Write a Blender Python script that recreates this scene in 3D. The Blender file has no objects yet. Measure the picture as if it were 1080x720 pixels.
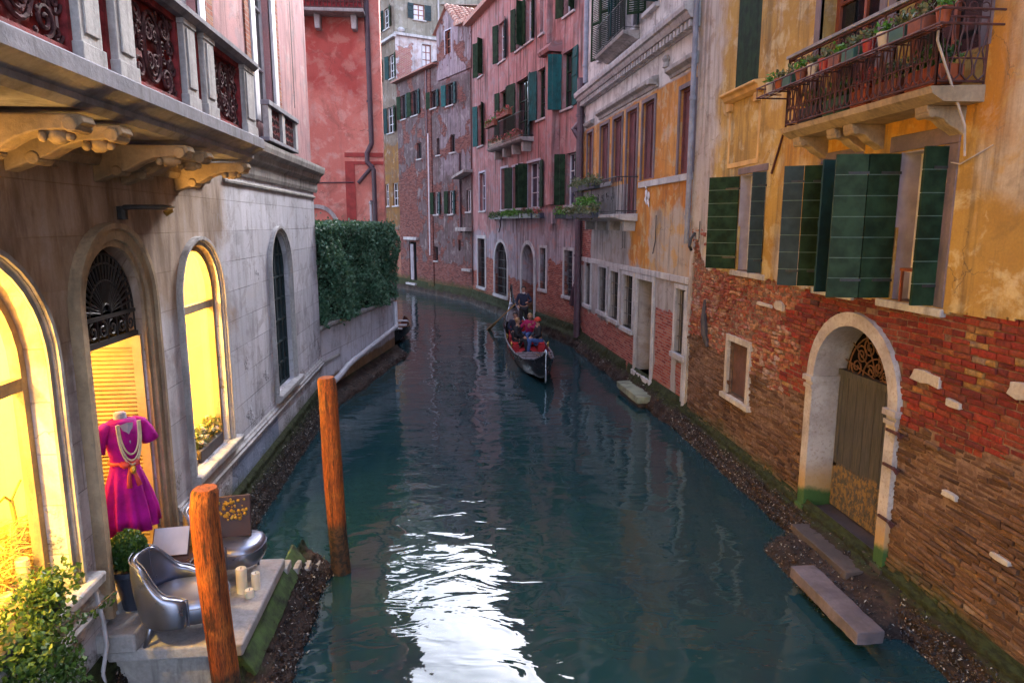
import bpy, bmesh, math, random
import numpy as np
from mathutils import Vector, Matrix
random.seed(7); rng = np.random.default_rng(11)
R = math.radians
SC = bpy.context.scene
COL = SC.collection
# ---------------------------------------------------------------- frames
class Frame:
    """vertical wall plane: s metres along it, z up, d metres out towards the canal"""
    def __init__(s, o, ang, side):
        a = R(ang); s.o = Vector((o[0], o[1], 0)); s.ang = ang; s.side = side
        s.u = Vector((math.sin(a), math.cos(a), 0))
        s.n = Vector((-math.cos(a), math.sin(a), 0)) if side == 'R' else Vector((math.cos(a), -math.sin(a), 0))
    def P(s, u, z, d=0.0):
        return s.o + s.u*u + s.n*d + Vector((0, 0, z))
    def sub(s, u, d, ang):
        """a leaf hinged at (u, d); ang 0 runs along +s, 90 sticks straight out"""
        f = Frame((0, 0), 0, 'R'); f.side = s.side
        f.o = s.o + s.u*u + s.n*d
        a = R(ang); f.u = s.u*math.cos(a) + s.n*math.sin(a)
        f.n = -s.u*math.sin(a) + s.n*math.cos(a)
        return f
FL = Frame((-3.1, 0), 0, 'L')
FD = Frame((4.9, 0), 0, 'R')
FC = Frame((4.9, 13.75), -2.5, 'R')
FP = Frame((4.481, 23.341), -13, 'R')
FB = Frame((1.197, 37.567), -26, 'R')
FA = Frame((-3.358, 46.905), -26, 'R')
FA2 = Frame((-3.358, 46.905), 64, 'L')
FR = Frame((0, 22.3), 90, 'L')
FG = Frame((-3.1, 16.2), 11, 'L')
XY = Frame((0, 0), 90, 'L')      # s = x, d = -y
class World:
    def P(s, x, y, z): return Vector((x, y, z))
# ---------------------------------------------------------------- mesh builder
class MB:
    def __init__(s): s.v = []; s.f = []; s.uv = []; s.mi = []; s.m = 0
    def add(s, pts, faces, uvs=None):
        b = len(s.v); s.v += [tuple(p) for p in pts]
        for f in faces:
            s.f.append(tuple(b+i for i in f)); s.mi.append(s.m)
        if uvs is None: uvs = [(p[0]+p[1], p[2]) for p in pts]
        s.uv += uvs
        return s
    def box(s, F, u0, u1, z0, z1, d0, d1):
        pts = [F.P(u, z, d) for d in (d0, d1) for z in (z0, z1) for u in (u0, u1)]
        uv = [(u+d*.9, z+d*.3) for d in (d0, d1) for z in (z0, z1) for u in (u0, u1)]
        return s.add(pts, [(0,1,3,2),(4,6,7,5),(0,4,5,1),(2,3,7,6),(0,2,6,4),(1,5,7,3)], uv)
    def wbox(s, x0, x1, y0, y1, z0, z1):
        pts = [(x, y, z) for y in (y0, y1) for z in (z0, z1) for x in (x0, x1)]
        uv = [(x+y*.7, z+y*.5) for y in (y0, y1) for z in (z0, z1) for x in (x0, x1)]
        return s.add(pts, [(0,1,3,2),(4,6,7,5),(0,4,5,1),(2,3,7,6),(0,2,6,4),(1,5,7,3)], uv)
    def quad(s, F, a, b, c, d_):
        pts = [F.P(*q) for q in (a, b, c, d_)]
        return s.add(pts, [(0,1,2,3)], [(q[0]+q[2]*.9, q[1]) for q in (a, b, c, d_)])
    def prism(s, F, poly, d0, d1):
        """polygon [(s,z)] extruded d0..d1"""
        n = len(poly)
        pts = [F.P(u, z, d0) for u, z in poly] + [F.P(u, z, d1) for u, z in poly]
        uv = [(u, z) for u, z in poly] + [(u+(d1-d0)*.9, z) for u, z in poly]
        return s.add(pts, [tuple(range(n)), tuple(range(2*n-1, n-1, -1))] + [(i, (i+1) % n, n+(i+1) % n, n+i) for i in range(n)], uv)
    def profile(s, F, prof, u0, u1, cap=True, n=1):
        """profile [(d,z)] swept along s"""
        m = len(prof); us = [u0+(u1-u0)*i/n for i in range(n+1)]
        acc = [0]
        for i in range(1, m): acc.append(acc[-1]+math.hypot(prof[i][0]-prof[i-1][0], prof[i][1]-prof[i-1][1]))
        pts = [F.P(u, z, d) for u in us for d, z in prof]
        uv = [(u, prof[0][1]+a) for u in us for a in acc]
        fs = [(k*m+i, k*m+(i+1) % m, (k+1)*m+(i+1) % m, (k+1)*m+i) for k in range(n) for i in range(m)]
        if cap: fs += [tuple(range(m)), tuple(range((n+1)*m-1, n*m-1, -1))]
        return s.add(pts, fs, uv)
    def ring(s, c, axis, r, n, rot=0.0, sq=1.0):
        axis = Vector(axis).normalized(); t = axis.orthogonal().normalized()
        if abs(axis.z) > .9: t = Vector((1, 0, 0)); t = (t-axis*t.dot(axis)).normalized()
        b = axis.cross(t)
        return [Vector(c)+(t*math.cos(rot+2*math.pi*i/n)+b*math.sin(rot+2*math.pi*i/n)*sq)*r for i in range(n)]
    def tube(s, pts, r, n=8, cap=True):
        """r a number or list"""
        pts = [Vector(p) for p in pts]; k = len(pts)
        rs = r if isinstance(r, (list, tuple)) else [r]*k
        P = []; uv = []; L = 0; prev = None
        for i in range(k):
            if i == 0: ax = pts[1]-pts[0]
            elif i == k-1: ax = pts[-1]-pts[-2]
            else: ax = (pts[i+1]-pts[i]).normalized()+(pts[i]-pts[i-1]).normalized()
            if ax.length < 1e-9: ax = Vector((0, 0, 1))
            ax.normalize()
            if prev is None:
                t = ax.orthogonal().normalized()
                if abs(ax.z) > .9: t = (Vector((1, 0, 0))-ax*ax.x).normalized()
            else: t = (prev-ax*prev.dot(ax)).normalized()
            prev = t; b = ax.cross(t)
            if i: L += (pts[i]-pts[i-1]).length
            for j in range(n):
                a = 2*math.pi*j/n
                P.append(pts[i]+(t*math.cos(a)+b*math.sin(a))*rs[i]); uv.append((j/n*.5, L))
        fs = [(i*n+j, i*n+(j+1) % n, (i+1)*n+(j+1) % n, (i+1)*n+j) for i in range(k-1) for j in range(n)]
        if cap: fs += [tuple(range(n-1, -1, -1)), tuple((k-1)*n+j for j in range(n))]
        return s.add(P, fs, uv)
    def lathe(s, c, prof, n=16, sx=1.0, sy=1.0):
        """prof [(r,z)] about vertical axis at c"""
        P = []; 
        for r, z in prof:
            for j in range(n):
                a = 2*math.pi*j/n; P.append((c[0]+r*sx*math.cos(a), c[1]+r*sy*math.sin(a), c[2]+z))
        m = len(prof)
        fs = [(i*n+j, i*n+(j+1) % n, (i+1)*n+(j+1) % n, (i+1)*n+j) for i in range(m-1) for j in range(n)]
        fs += [tuple(range(n-1, -1, -1)), tuple((m-1)*n+j for j in range(n))]
        return s.add(P, fs)
    def ball(s, c, rx, ry, rz, n=10, m=6, jit=0):
        P = [(c[0], c[1], c[2]-rz)]
        for i in range(1, m):
            a = -math.pi/2+math.pi*i/m
            for j in range(n):
                b = 2*math.pi*j/n; q = 1+random.uniform(-jit, jit)
                P.append((c[0]+rx*q*math.cos(a)*math.cos(b), c[1]+ry*q*math.cos(a)*math.sin(b), c[2]+rz*q*math.sin(a)))
        P.append((c[0], c[1], c[2]+rz)); fs = []
        for j in range(n):
            fs.append((0, 1+(j+1) % n, 1+j)); fs.append((len(P)-1, 1+(m-2)*n+j, 1+(m-2)*n+(j+1) % n))
        for i in range(m-2):
            for j in range(n): fs.append((1+i*n+j, 1+i*n+(j+1) % n, 1+(i+1)*n+(j+1) % n, 1+(i+1)*n+j))
        return s.add(P, fs)
    def leaves(s, C, size, flat=0.0, asp=1.7):
        """diamond leaf per centre (Nx3)"""
        C = np.asarray(C, float); N = len(C)
        a = rng.normal(size=(N, 3)); a /= np.linalg.norm(a, axis=1)[:, None]
        b = rng.normal(size=(N, 3)); b -= a*(a*b).sum(1)[:, None]; b /= np.linalg.norm(b, axis=1)[:, None]
        c = np.cross(a, b)
        sz = size*rng.uniform(.6, 1.3, N)[:, None]
        V = np.stack([C-a*sz*asp/2, C+b*sz/2+c*sz*.12, C+a*sz*asp/2, C-b*sz/2+c*sz*.12], 1).reshape(-1, 3)
        base = len(s.v); s.v += V.tolist(); s.uv += [(0, 0), (.5, 0), (1, 1), (0, .5)]*N
        s.f += [(base+4*i, base+4*i+1, base+4*i+2, base+4*i+3) for i in range(N)]; s.mi += [s.m]*N
        return s
def obj(name, mb, mat, parent=None, smooth=False, bevel=0, label=None, kind=None, recalc=True, cat=None, group=None, auto=None):
    me = bpy.data.meshes.new(name)
    off = Vector((0, 0, 0)); q = parent
    while q is not None: off += q.location; q = q.parent
    if off.length > 0: vs = [(v[0]-off.x, v[1]-off.y, v[2]-off.z) for v in mb.v]
    else: vs = mb.v
    me.from_pydata(vs, [], mb.f)
    uvl = me.uv_layers.new(name='UVMap')
    li = np.empty(len(me.loops), dtype=np.int32); me.loops.foreach_get('vertex_index', li)
    uvl.data.foreach_set('uv', np.asarray(mb.uv, dtype=np.float32)[li].ravel())
    mats = mat if isinstance(mat, (list, tuple)) else [mat]
    for m in mats: me.materials.append(m)
    if len(mats) > 1: me.polygons.foreach_set('material_index', np.asarray(mb.mi, dtype=np.int32))
    if recalc and len(mb.f) < 60000:
        bm = bmesh.new(); bm.from_mesh(me); bmesh.ops.recalc_face_normals(bm, faces=bm.faces); bm.to_mesh(me); bm.free()
    if smooth: me.polygons.foreach_set('use_smooth', [True]*len(me.polygons))
    if auto is not None:
        me.polygons.foreach_set('use_smooth', [True]*len(me.polygons)); me.set_sharp_from_angle(angle=R(auto))
    me.update()
    o = bpy.data.objects.new(name, me); COL.objects.link(o)
    if parent is not None: o.parent = parent
    if bevel:
        b = o.modifiers.new('bevel', 'BEVEL'); b.width = bevel; b.segments = 2; b.limit_method = 'ANGLE'; b.angle_limit = R(40)
    tag(o, label, cat, group, kind)
    return o
def split(name, mb, mat, parent, **kw):
    """one object per connected piece of the builder"""
    par = list(range(len(mb.v)))
    def find(a):
        while par[a] != a: par[a] = par[par[a]]; a = par[a]
        return a
    for f in mb.f:
        r = find(f[0])
        for i in f[1:]: par[find(i)] = r
    groups = {}
    for f in mb.f: groups.setdefault(find(f[0]), []).append(f)
    res = []
    for g in groups.values():
        ids = sorted(set(i for f in g for i in f)); mp = {a: b for b, a in enumerate(ids)}
        m = MB(); m.v = [mb.v[i] for i in ids]; m.uv = [mb.uv[i] for i in ids]; m.f = [tuple(mp[i] for i in f) for f in g]; m.mi = [0]*len(g)
        res.append(obj(name, m, mat, parent, **kw))
    return res
def tag(o, label=None, cat=None, group=None, kind=None):
    if label: o['label'] = label
    if cat: o['category'] = cat
    if group: o['group'] = group
    if kind: o['kind'] = kind
    return o
def thing(name, label, cat, loc=(0, 0, 0), group=None, rz=0):
    o = bpy.data.objects.new(name, None); COL.objects.link(o); o.location = loc; o.empty_display_size = .2
    o.rotation_euler = (0, 0, rz)
    return tag(o, label, cat, group)
def copy_tree(o, parent=None):
    c = o.copy(); COL.objects.link(c)
    if parent is not None: c.parent = parent
    for ch in list(o.children): copy_tree(ch, c)
    return c
# ---------------------------------------------------------------- material DSL
class NT:
    def __init__(s, name):
        s.mat = bpy.data.materials.new(name); s.mat.use_nodes = True
        s.t = s.mat.node_tree; s.t.nodes.clear()
        s.out = s.t.nodes.new('ShaderNodeOutputMaterial')
        s.uv = s.n('ShaderNodeUVMap').outputs[0]
        sx = s.n('ShaderNodeSeparateXYZ', {}, {0: s.uv}); s.s = sx.outputs[0]; s.z = sx.outputs[1]
    def n(s, ty, props={}, ins={}):
        nd = s.t.nodes.new(ty)
        for k, v in props.items(): setattr(nd, k, v)
        for k, v in ins.items(): s.set(nd.inputs[k], v)
        return nd
    def set(s, sock, v):
        if hasattr(v, 'links'): s.t.links.new(v, sock)
        elif isinstance(v, (tuple, list)):
            if sock.type == 'RGBA': sock.default_value = tuple(v) if len(v) == 4 else tuple(v)+(1,)
            else: sock.default_value = v
        else: sock.default_value = v
    def m(s, op, a, b=0.0, c=0.0, clamp=False):
        nd = s.n('ShaderNodeMath', {'operation': op, 'use_clamp': clamp}, {0: a, 1: b})
        if op in ('MULTIPLY_ADD', 'COMPARE', 'WRAP'): s.set(nd.inputs[2], c)
        return nd.outputs[0]
    def mix(s, f, a, b, mode='MIX'):
        nd = s.n('ShaderNodeMix', {'data_type': 'RGBA', 'blend_type': mode})
        s.set(nd.inputs[0], f); s.set(nd.inputs[6], a); s.set(nd.inputs[7], b); return nd.outputs[2]
    def mapv(s, sc=(1, 1, 1), loc=(0, 0, 0), v=None, rot=(0, 0, 0)):
        return s.n('ShaderNodeMapping', {}, {0: v if v is not None else s.uv, 1: loc, 2: rot, 3: sc}).outputs[0]
    def noise(s, scale=1, detail=4, rough=.55, v=None, sc=(1, 1, 1), loc=(0, 0, 0), dist=0.0, color=False):
        v2 = s.mapv(sc, loc, v)
        nd = s.n('ShaderNodeTexNoise', {}, {'Vector': v2, 'Scale': scale, 'Detail': detail, 'Roughness': rough, 'Distortion': dist})
        return nd.outputs[1 if color else 0]
    def step(s, x, lo, hi):
        nd = s.n('ShaderNodeMapRange', {'clamp': True, 'interpolation_type': 'SMOOTHSTEP'}, {0: x, 1: lo, 2: hi, 3: 0.0, 4: 1.0}); return nd.outputs[0]
    def rng(s, x, lo, hi, a, b):
        return s.n('ShaderNodeMapRange', {'clamp': True}, {0: x, 1: lo, 2: hi, 3: a, 4: b}).outputs[0]
    def ramp(s, x, stops, interp='LINEAR'):
        nd = s.n('ShaderNodeValToRGB', {}, {0: x}); cr = nd.color_ramp; cr.interpolation = interp
        while len(cr.elements) < len(stops): cr.elements.new(.5)
        for e, (p, c) in zip(cr.elements, stops): e.position = p; e.color = tuple(c)+(1,) if len(c) == 3 else c
        return nd.outputs[0]
    def bump(s, h, dist=.01, strength=1.0, normal=None):
        nd = s.n('ShaderNodeBump', {}, {'Height': h, 'Distance': dist, 'Strength': strength})
        if normal is not None: s.set(nd.inputs['Normal'], normal)
        return nd.outputs[0]
    def bsdf(s, color, rough=.9, normal=None, **kw):
        nd = s.n('ShaderNodeBsdfPrincipled'); s.set(nd.inputs['Base Color'], color); s.set(nd.inputs['Roughness'], rough)
        if normal is not None: s.set(nd.inputs['Normal'], normal)
        for k, v in kw.items(): s.set(nd.inputs[k.replace('_', ' ')], v)
        s.t.links.new(nd.outputs[0], s.out.inputs[0]); return nd
def simple(name, col, rough=.7, var=.25, scale=8, bump=.003, metal=0, coord='Object', spec=.5, bscale=None, **kw):
    t = NT(name)
    co = t.n('ShaderNodeTexCoord').outputs[3] if coord == 'Object' else t.uv
    a = t.noise(scale, 5, .6, v=co); 
    c2 = tuple(min(1, x*(1-var)) for x in col); c3 = tuple(min(1, x*(1+var)) for x in col)
    c = t.mix(t.step(a, .3, .7), c2, c3)
    r = t.rng(a, .3, .7, max(0, rough-.08), min(1, rough+.08))
    b = t.noise(bscale or scale*4, 4, .6, v=co)
    t.bsdf(c, r, t.bump(b, bump) if bump else None, Metallic=metal, Specular_IOR_Level=spec, **kw)
    return t.mat
def brick_tex(t, seed=0, bw=.24, bh=.068, c1=(.30, .075, .045), c2=(.17, .05, .035), c3=(.34, .17, .10), mortar=(.30, .25, .21), dist=.012):
    nv = t.n('ShaderNodeTexNoise', {}, {'Vector': t.mapv((1, 1, 1), (seed, seed, 0)), 'Scale': 3.5, 'Detail': 4.0}).outputs[1]
    off = t.n('ShaderNodeVectorMath', {'operation': 'MULTIPLY_ADD'}, {0: nv, 1: (dist*4, dist*3, 0), 2: t.uv}).outputs[0]
    b = t.n('ShaderNodeTexBrick', {}, {'Vector': off, 'Color1': (0, 0, 0), 'Color2': (1, 1, 1), 'Mortar': (.5, .5, .5), 'Scale': 1.0,
            'Mortar Size': .009, 'Mortar Smooth': .4, 'Bias': 0.0, 'Brick Width': bw, 'Row Height': bh})
    v = t.n('ShaderNodeSeparateColor', {}, {0: b.outputs[0]}).outputs[0]
    n2 = t.noise(30, 4, .6); n1 = t.noise(.9, 3, .5, loc=(seed*3, 0, 0))
    col = t.ramp(t.m('ADD', t.m('MULTIPLY', v, .6), t.m('MULTIPLY', n1, .4)), [(.2, c2), (.5, c1), (.8, c3)])
    col = t.mix(t.rng(n2, .3, .7, 0, .5), col, t.mix(.5, col, (.07, .04, .03)))
    lost = t.step(t.noise(2.2, 5, .65, loc=(seed, 7, 0)), .56, .7)
    col = t.mix(t.m('MAXIMUM', b.outputs[1], t.m('MULTIPLY', lost, .55)), col, mortar)
    h = t.m('SUBTRACT', t.m('MULTIPLY', n2, .5), b.outputs[1])
    return col, h
def plaster_tex(t, a, b, c, seed=0, streak=.35, dirt=(.06, .05, .045), scale=.7):
    n1 = t.noise(scale, 6, .6, loc=(seed, seed, 0)); n2 = t.noise(scale*3.2, 7, .65, loc=(seed+5, 1, 0), dist=.4)
    col = t.mix(t.step(n1, .35, .65), a, b)
    col = t.mix(t.m('MULTIPLY', t.step(n2, .50, .62), .85), col, c)
    n5 = t.noise(scale*1.7, 8, .7, loc=(seed+9, 4, 0), dist=.8)
    col = t.mix(t.m('MULTIPLY', t.step(n5, .53, .66), .30), col, dirt)
    col = t.mix(t.m('MULTIPLY', t.step(n5, .46, .36), .22), col, (.62, .56, .52))
    st = t.noise(1.0, 5, .65, sc=(5, .32, 1), loc=(seed, 0, 0))
    col = t.mix(t.m('MULTIPLY', t.step(st, .46, .66), streak), col, dirt)
    fn = t.noise(38, 4, .6)
    col = t.mix(t.rng(fn, .3, .75, 0, .22), col, dirt)
    crack = t.n('ShaderNodeTexVoronoi', {'feature': 'DISTANCE_TO_EDGE'}, {'Vector': t.n('ShaderNodeVectorMath', {'operation': 'MULTIPLY_ADD'}, {0: t.noise(3, 4, .6, color=True), 1: (.5, .5, 0), 2: t.uv}).outputs[0], 'Scale': .8}).outputs[0]
    cm = t.m('MULTIPLY', t.m('SUBTRACT', 1, t.step(crack, 0, .006)), t.step(t.noise(1.3, 2, .5, loc=(seed, 3, 0)), .5, .6))
    col = t.mix(t.m('MULTIPLY', cm, .6), col, dirt)
    h = t.m('ADD', t.m('MULTIPLY', n2, .8), t.m('MULTIPLY', fn, .25))
    return col, h
def edge_noise(t, seed=0, k=1.0):
    """signed noise in about -.5 .. .5, several octaves"""
    return t.m('MULTIPLY', t.m('SUBTRACT', t.noise(1.1, 8, .62, loc=(seed*2.3, seed, 0), dist=.3), .5), 2.2*k)
def algae(t, col, z1=.55, z0=.1, seed=0):
    nz = t.m('ADD', t.z, t.m('MULTIPLY', edge_noise(t, seed+3), .35))
    g = t.m('SUBTRACT', 1, t.step(nz, z1-.12, z1+.3)); fn = t.step(t.noise(14, 4, .6), .35, .65)
    col = t.mix(t.m('MULTIPLY', g, t.m('ADD', .45, t.m('MULTIPLY', fn, .5))), col, (.045, .065, .018))
    k = t.m('SUBTRACT', 1, t.step(nz, z0, z0+.25))
    return t.mix(t.m('MULTIPLY', k, .85), col, (.018, .016, .012))
def region(t, s0, s1, z0, z1, seed=0, k=.5, soft=.03, ksc=1.0):
    d = t.m('MINIMUM', t.m('MINIMUM', t.m('SUBTRACT', t.s, s0), t.m('SUBTRACT', s1, t.s)),
            t.m('MINIMUM', t.m('SUBTRACT', t.z, z0), t.m('SUBTRACT', z1, t.z)))
    return t.step(t.m('ADD', d, t.m('MULTIPLY', edge_noise(t, seed, ksc), k)), -soft, soft)
def wallmat(name, base, layers=(), bricks=(), patches=None, brickkw={}, alg=(.5, .1), rough=.92, streak=.35, seed=0, blocks=None, bumpd=.02):
    """base plaster (a,b,c); layers [(region, (a,b,c))] other plasters; bricks [region]; patches = threshold for random exposed brick"""
    t = NT(name)
    col, h = plaster_tex(t, *base, seed=seed, streak=streak)
    if blocks:
        bt = t.n('ShaderNodeTexBrick', {}, {'Vector': t.uv, 'Color1': (0, 0, 0), 'Color2': (1, 1, 1), 'Mortar': (.5, .5, .5), 'Scale': 1.0, 'Mortar Size': .006,
                 'Mortar Smooth': .3, 'Brick Width': blocks[0], 'Row Height': blocks[1]})
        v = t.n('ShaderNodeSeparateColor', {}, {0: bt.outputs[0]}).outputs[0]
        col = t.mix(t.rng(v, 0, 1, 0, .28), col, t.mix(.5, base[1], (.12, .11, .10)))
        vis = t.step(t.noise(1.1, 4, .6, loc=(9, 2, 0)), .38, .6)
        col = t.mix(t.m('MULTIPLY', bt.outputs[1], t.rng(vis, 0, 1, .15, .6)), col, (.09, .08, .075))
        h = t.m('SUBTRACT', h, t.m('MULTIPLY', bt.outputs[1], t.rng(vis, 0, 1, .2, .7)))
    for i, (rg, cols) in enumerate(layers):
        c2, h2 = plaster_tex(t, *cols, seed=seed+3+i*2.7, streak=streak)
        rk = dict(seed=seed+i+1); rk.update(rg[4] if len(rg) > 4 else {})
        mk = region(t, *rg[:4], **rk)
        col = t.mix(mk, col, c2)
    M = None
    if bricks or patches:
        bc, bh = brick_tex(t, seed, **brickkw)
        for i, rg in enumerate(bricks):
            rk = dict(seed=seed+20+i*1.7, k=.6); rk.update(rg[4] if len(rg) > 4 else {})
            mk = region(t, *rg[:4], **rk); M = mk if M is None else t.m('MAXIMUM', M, mk)
        if patches:
            mk = t.step(t.noise(.8, 7, .62, loc=(seed*5, 2, 0)), patches, patches+.02); M = mk if M is None else t.m('MAXIMUM', M, mk)
        # dirty rim of the broken plaster
        col = t.mix(M, col, bc)
        h = t.m('ADD', t.m('MULTIPLY', t.m('SUBTRACT', 1, M), t.m('ADD', 1.6, t.m('MULTIPLY', h, .5))), t.m('MULTIPLY', M, bh))
    if alg: col = algae(t, col, *alg, seed=seed)
    t.bsdf(col, rough, t.bump(h, bumpd, .9), Specular_IOR_Level=.12)
    return t.mat
M = {}
WH = ((.50, .49, .50), (.38, .37, .39), (.22, .20, .20))
M['left_stone'] = None
def left_stone():
    t = NT('istrian_stone_wall')
    col, h = plaster_tex(t, (.68, .67, .74), (.57, .57, .64), (.44, .42, .46), seed=2, streak=.28)
    bt = t.n('ShaderNodeTexBrick', {}, {'Vector': t.uv, 'Color1': (0, 0, 0), 'Color2': (1, 1, 1), 'Mortar': (.5, .5, .5), 'Scale': 1.0, 'Mortar Size': .005, 'Mortar Smooth': .3, 'Brick Width': 1.15, 'Row Height': .42})
    v = t.n('ShaderNodeSeparateColor', {}, {0: bt.outputs[0]}).outputs[0]
    col = t.mix(t.rng(v, 0, 1, 0, .30), col, (.22, .21, .24))
    vis = t.step(t.noise(.9, 4, .6, loc=(9, 2, 0)), .36, .6)
    mo = t.m('MULTIPLY', bt.outputs[1], t.rng(vis, 0, 1, .12, .65))
    col = t.mix(mo, col, (.10, .09, .09))
    # brown soot and rust grime under the balcony
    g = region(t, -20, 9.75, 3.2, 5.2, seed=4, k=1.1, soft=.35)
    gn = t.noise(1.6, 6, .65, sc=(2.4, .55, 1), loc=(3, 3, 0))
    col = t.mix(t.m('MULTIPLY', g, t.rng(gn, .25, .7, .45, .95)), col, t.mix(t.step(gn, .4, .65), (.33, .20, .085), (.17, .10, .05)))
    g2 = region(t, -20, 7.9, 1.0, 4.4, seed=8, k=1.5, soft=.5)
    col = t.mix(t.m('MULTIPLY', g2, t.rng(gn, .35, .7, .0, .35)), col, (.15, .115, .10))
    # rough pitted patches low down
    pit = t.step(t.m('ADD', t.noise(1.5, 5, .6, loc=(1, 8, 0)), t.rng(t.z, .4, 2.6, .12, -.1)), .56, .62)
    pn = t.noise(24, 5, .7)
    col = t.mix(t.m('MULTIPLY', pit, t.step(pn, .45, .65)), col, (.13, .11, .10))
    h = t.m('ADD', h, t.m('ADD', t.m('MULTIPLY', mo, -.8), t.m('MULTIPLY', pit, t.m('MULTIPLY', pn, 2.2))))
    col = t.mix(t.m('MULTIPLY', region(t, 9.4, 12.0, .55, .98, seed=12, k=.25), .75), col, (.16, .22, .36))
    col = algae(t, col, .52, .15, 3)
    t.bsdf(col, .85, t.bump(h, .014, .9), Specular_IOR_Level=.3)
    return t.mat
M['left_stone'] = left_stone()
def trimstone(name, a, b, grime=.5, seed=0):
    t = NT(name); co = t.n('ShaderNodeTexCoord').outputs[3]
    n1 = t.noise(2.2, 6, .65, v=co, loc=(seed, 0, 0)); n2 = t.noise(26, 5, .65, v=co)
    st = t.noise(3, 5, .6, v=co, sc=(2.5, 2.5, .35), loc=(seed, 4, 0))
    col = t.mix(t.step(n1, .35, .65), a, b)
    col = t.mix(t.m('MULTIPLY', t.step(st, .48, .72), grime), col, (.07, .06, .055))
    col = t.mix(t.rng(n2, .35, .75, 0, .35), col, (.09, .08, .075))
    t.bsdf(col, .85, t.bump(t.m('ADD', n2, n1), .006), Specular_IOR_Level=.3)
    return t.mat
M['trim'] = trimstone('weathered_white_stone', (.52, .50, .50), (.38, .36, .37))
M['trim_dirty'] = trimstone('grimy_grey_stone', (.40, .375, .36), (.27, .25, .245), .6, 4)
M['trim_brown'] = trimstone('brown_soiled_stone', (.42, .31, .20), (.28, .20, .125), .5, 6)
M['trim_grey'] = trimstone('slate_grey_stone', (.27, .26, .30), (.18, .175, .21), .5, 9)
M['trim_mauve'] = trimstone('mauve_stone_frame', (.20, .14, .15), (.13, .10, .11), .4, 11)
M['door_stone'] = trimstone('pale_pocked_stone', (.55, .49, .43), (.40, .34, .29), .35, 13)
M['step_stone'] = trimstone('wet_step_stone', (.17, .135, .155), (.10, .08, .095), .4, 15)
M['pave'] = trimstone('landing_pavement_stone', (.42, .40, .41), (.33, .31, .31), .3, 17)
M['left_pink'] = wallmat('faded_pink_stucco', ((.50, .26, .26), (.42, .22, .235), (.36, .23, .25)), seed=1, alg=None, streak=.5)
M['left_brick'] = wallmat('red_brick_trim', ((.3, .1, .07),)*3, bricks=[(-50, 90, -5, 60)], seed=3, alg=None, brickkw=dict(c1=(.34, .09, .05), c2=(.24, .06, .04), mortar=(.3, .2, .17)))
M['red_stucco'] = wallmat('salmon_red_stucco', ((.74, .27, .215), (.66, .21, .17), (.76, .37, .31)), seed=4, alg=None, streak=.10,
    layers=[((-4.6, -2.6, 8.2, 12, dict(k=1.0, soft=.5)), ((.46, .08, .07), (.52, .12, .10), (.56, .22, .18)))])
M['yellow'] = wallmat('ochre_yellow_plaster', ((.50, .315, .088), (.36, .205, .055), (.56, .44, .24)), seed=5, alg=None, streak=.5,
    layers=[((12.5, 13.9, -5, 30, dict(k=1.0, soft=.3)), ((.50, .44, .38), (.42, .36, .33), (.34, .26, .20))),
            ((5.3, 6.1, 4.6, 6.9, dict(k=.5, soft=.15)), ((.52, .45, .37), (.48, .38, .27), (.5, .34, .16))),
            ((8.9, 10.0, 3.3, 4.1, dict(k=.5, soft=.12)), ((.50, .44, .38), (.42, .36, .33), (.34, .26, .20))),
            ((5.8, 9.9, 5.1, 6.3, dict(k=.3, soft=.25)), ((.52, .25, .04), (.46, .20, .035), (.55, .33, .09)))])
M['c_wall'] = wallmat('peeling_orange_and_white_plaster', ((.38, .35, .34), (.32, .29, .29), (.30, .25, .22)), seed=6, streak=.42, alg=(.35, -.1),
    layers=[((-1, 4.1, 3.15, 7.35, dict(k=.75, soft=.12)), ((.55, .23, .045), (.47, .17, .035), (.52, .34, .15))),
            ((-1, 12, 5.35, 7.32, dict(k=.05, soft=.02)), ((.56, .26, .07), (.48, .19, .04), (.5, .34, .18))),
            ((.1, 2.5, 3.1, 4.6, dict(k=.8, soft=.2)), ((.42, .34, .27), (.36, .27, .2), (.5, .28, .1))),
            ((-2, 12, 7.36, 30, dict(k=.03, soft=.02)), ((.62, .59, .56), (.52, .49, .48), (.38, .34, .32)))],
    bricks=[(8.3, 9.9, 2.9, 4.6, dict(k=.35)), (.85, 1.95, .55, 2.35, dict(k=.3)), (3.4, 9.9, .3, 1.45, dict(k=.4)), (-.5, .5, .4, 1.3, dict(k=.35))],
    brickkw=dict(c1=(.34, .075, .055), c2=(.20, .045, .04), c3=(.40, .16, .12), mortar=(.27, .20, .185)))
M['p_wall'] = wallmat('peeling_pink_stucco', ((.41, .205, .20), (.33, .155, .155), (.34, .23, .24)), seed=7, streak=.8, alg=(.75, .3),
    layers=[((-2, 9.8, 2.6, 4.9, dict(k=.9, soft=.15)), ((.36, .30, .34), (.33, .25, .28), (.42, .22, .22))),
            ((-2, 16, 1.2, 3.9, dict(k=1.0, soft=.15)), ((.37, .32, .36), (.30, .26, .30), (.42, .24, .23)))],
    bricks=[(-2, 16, .2, 1.9, dict(k=.75)), (1.4, 3.2, 1.0, 2.9, dict(k=.55)), (10.4, 12.2, .4, 2.6, dict(k=.4))],
    brickkw=dict(c1=(.32, .075, .05), c2=(.18, .045, .035), c3=(.40, .16, .11), mortar=(.24, .175, .16)))
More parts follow.
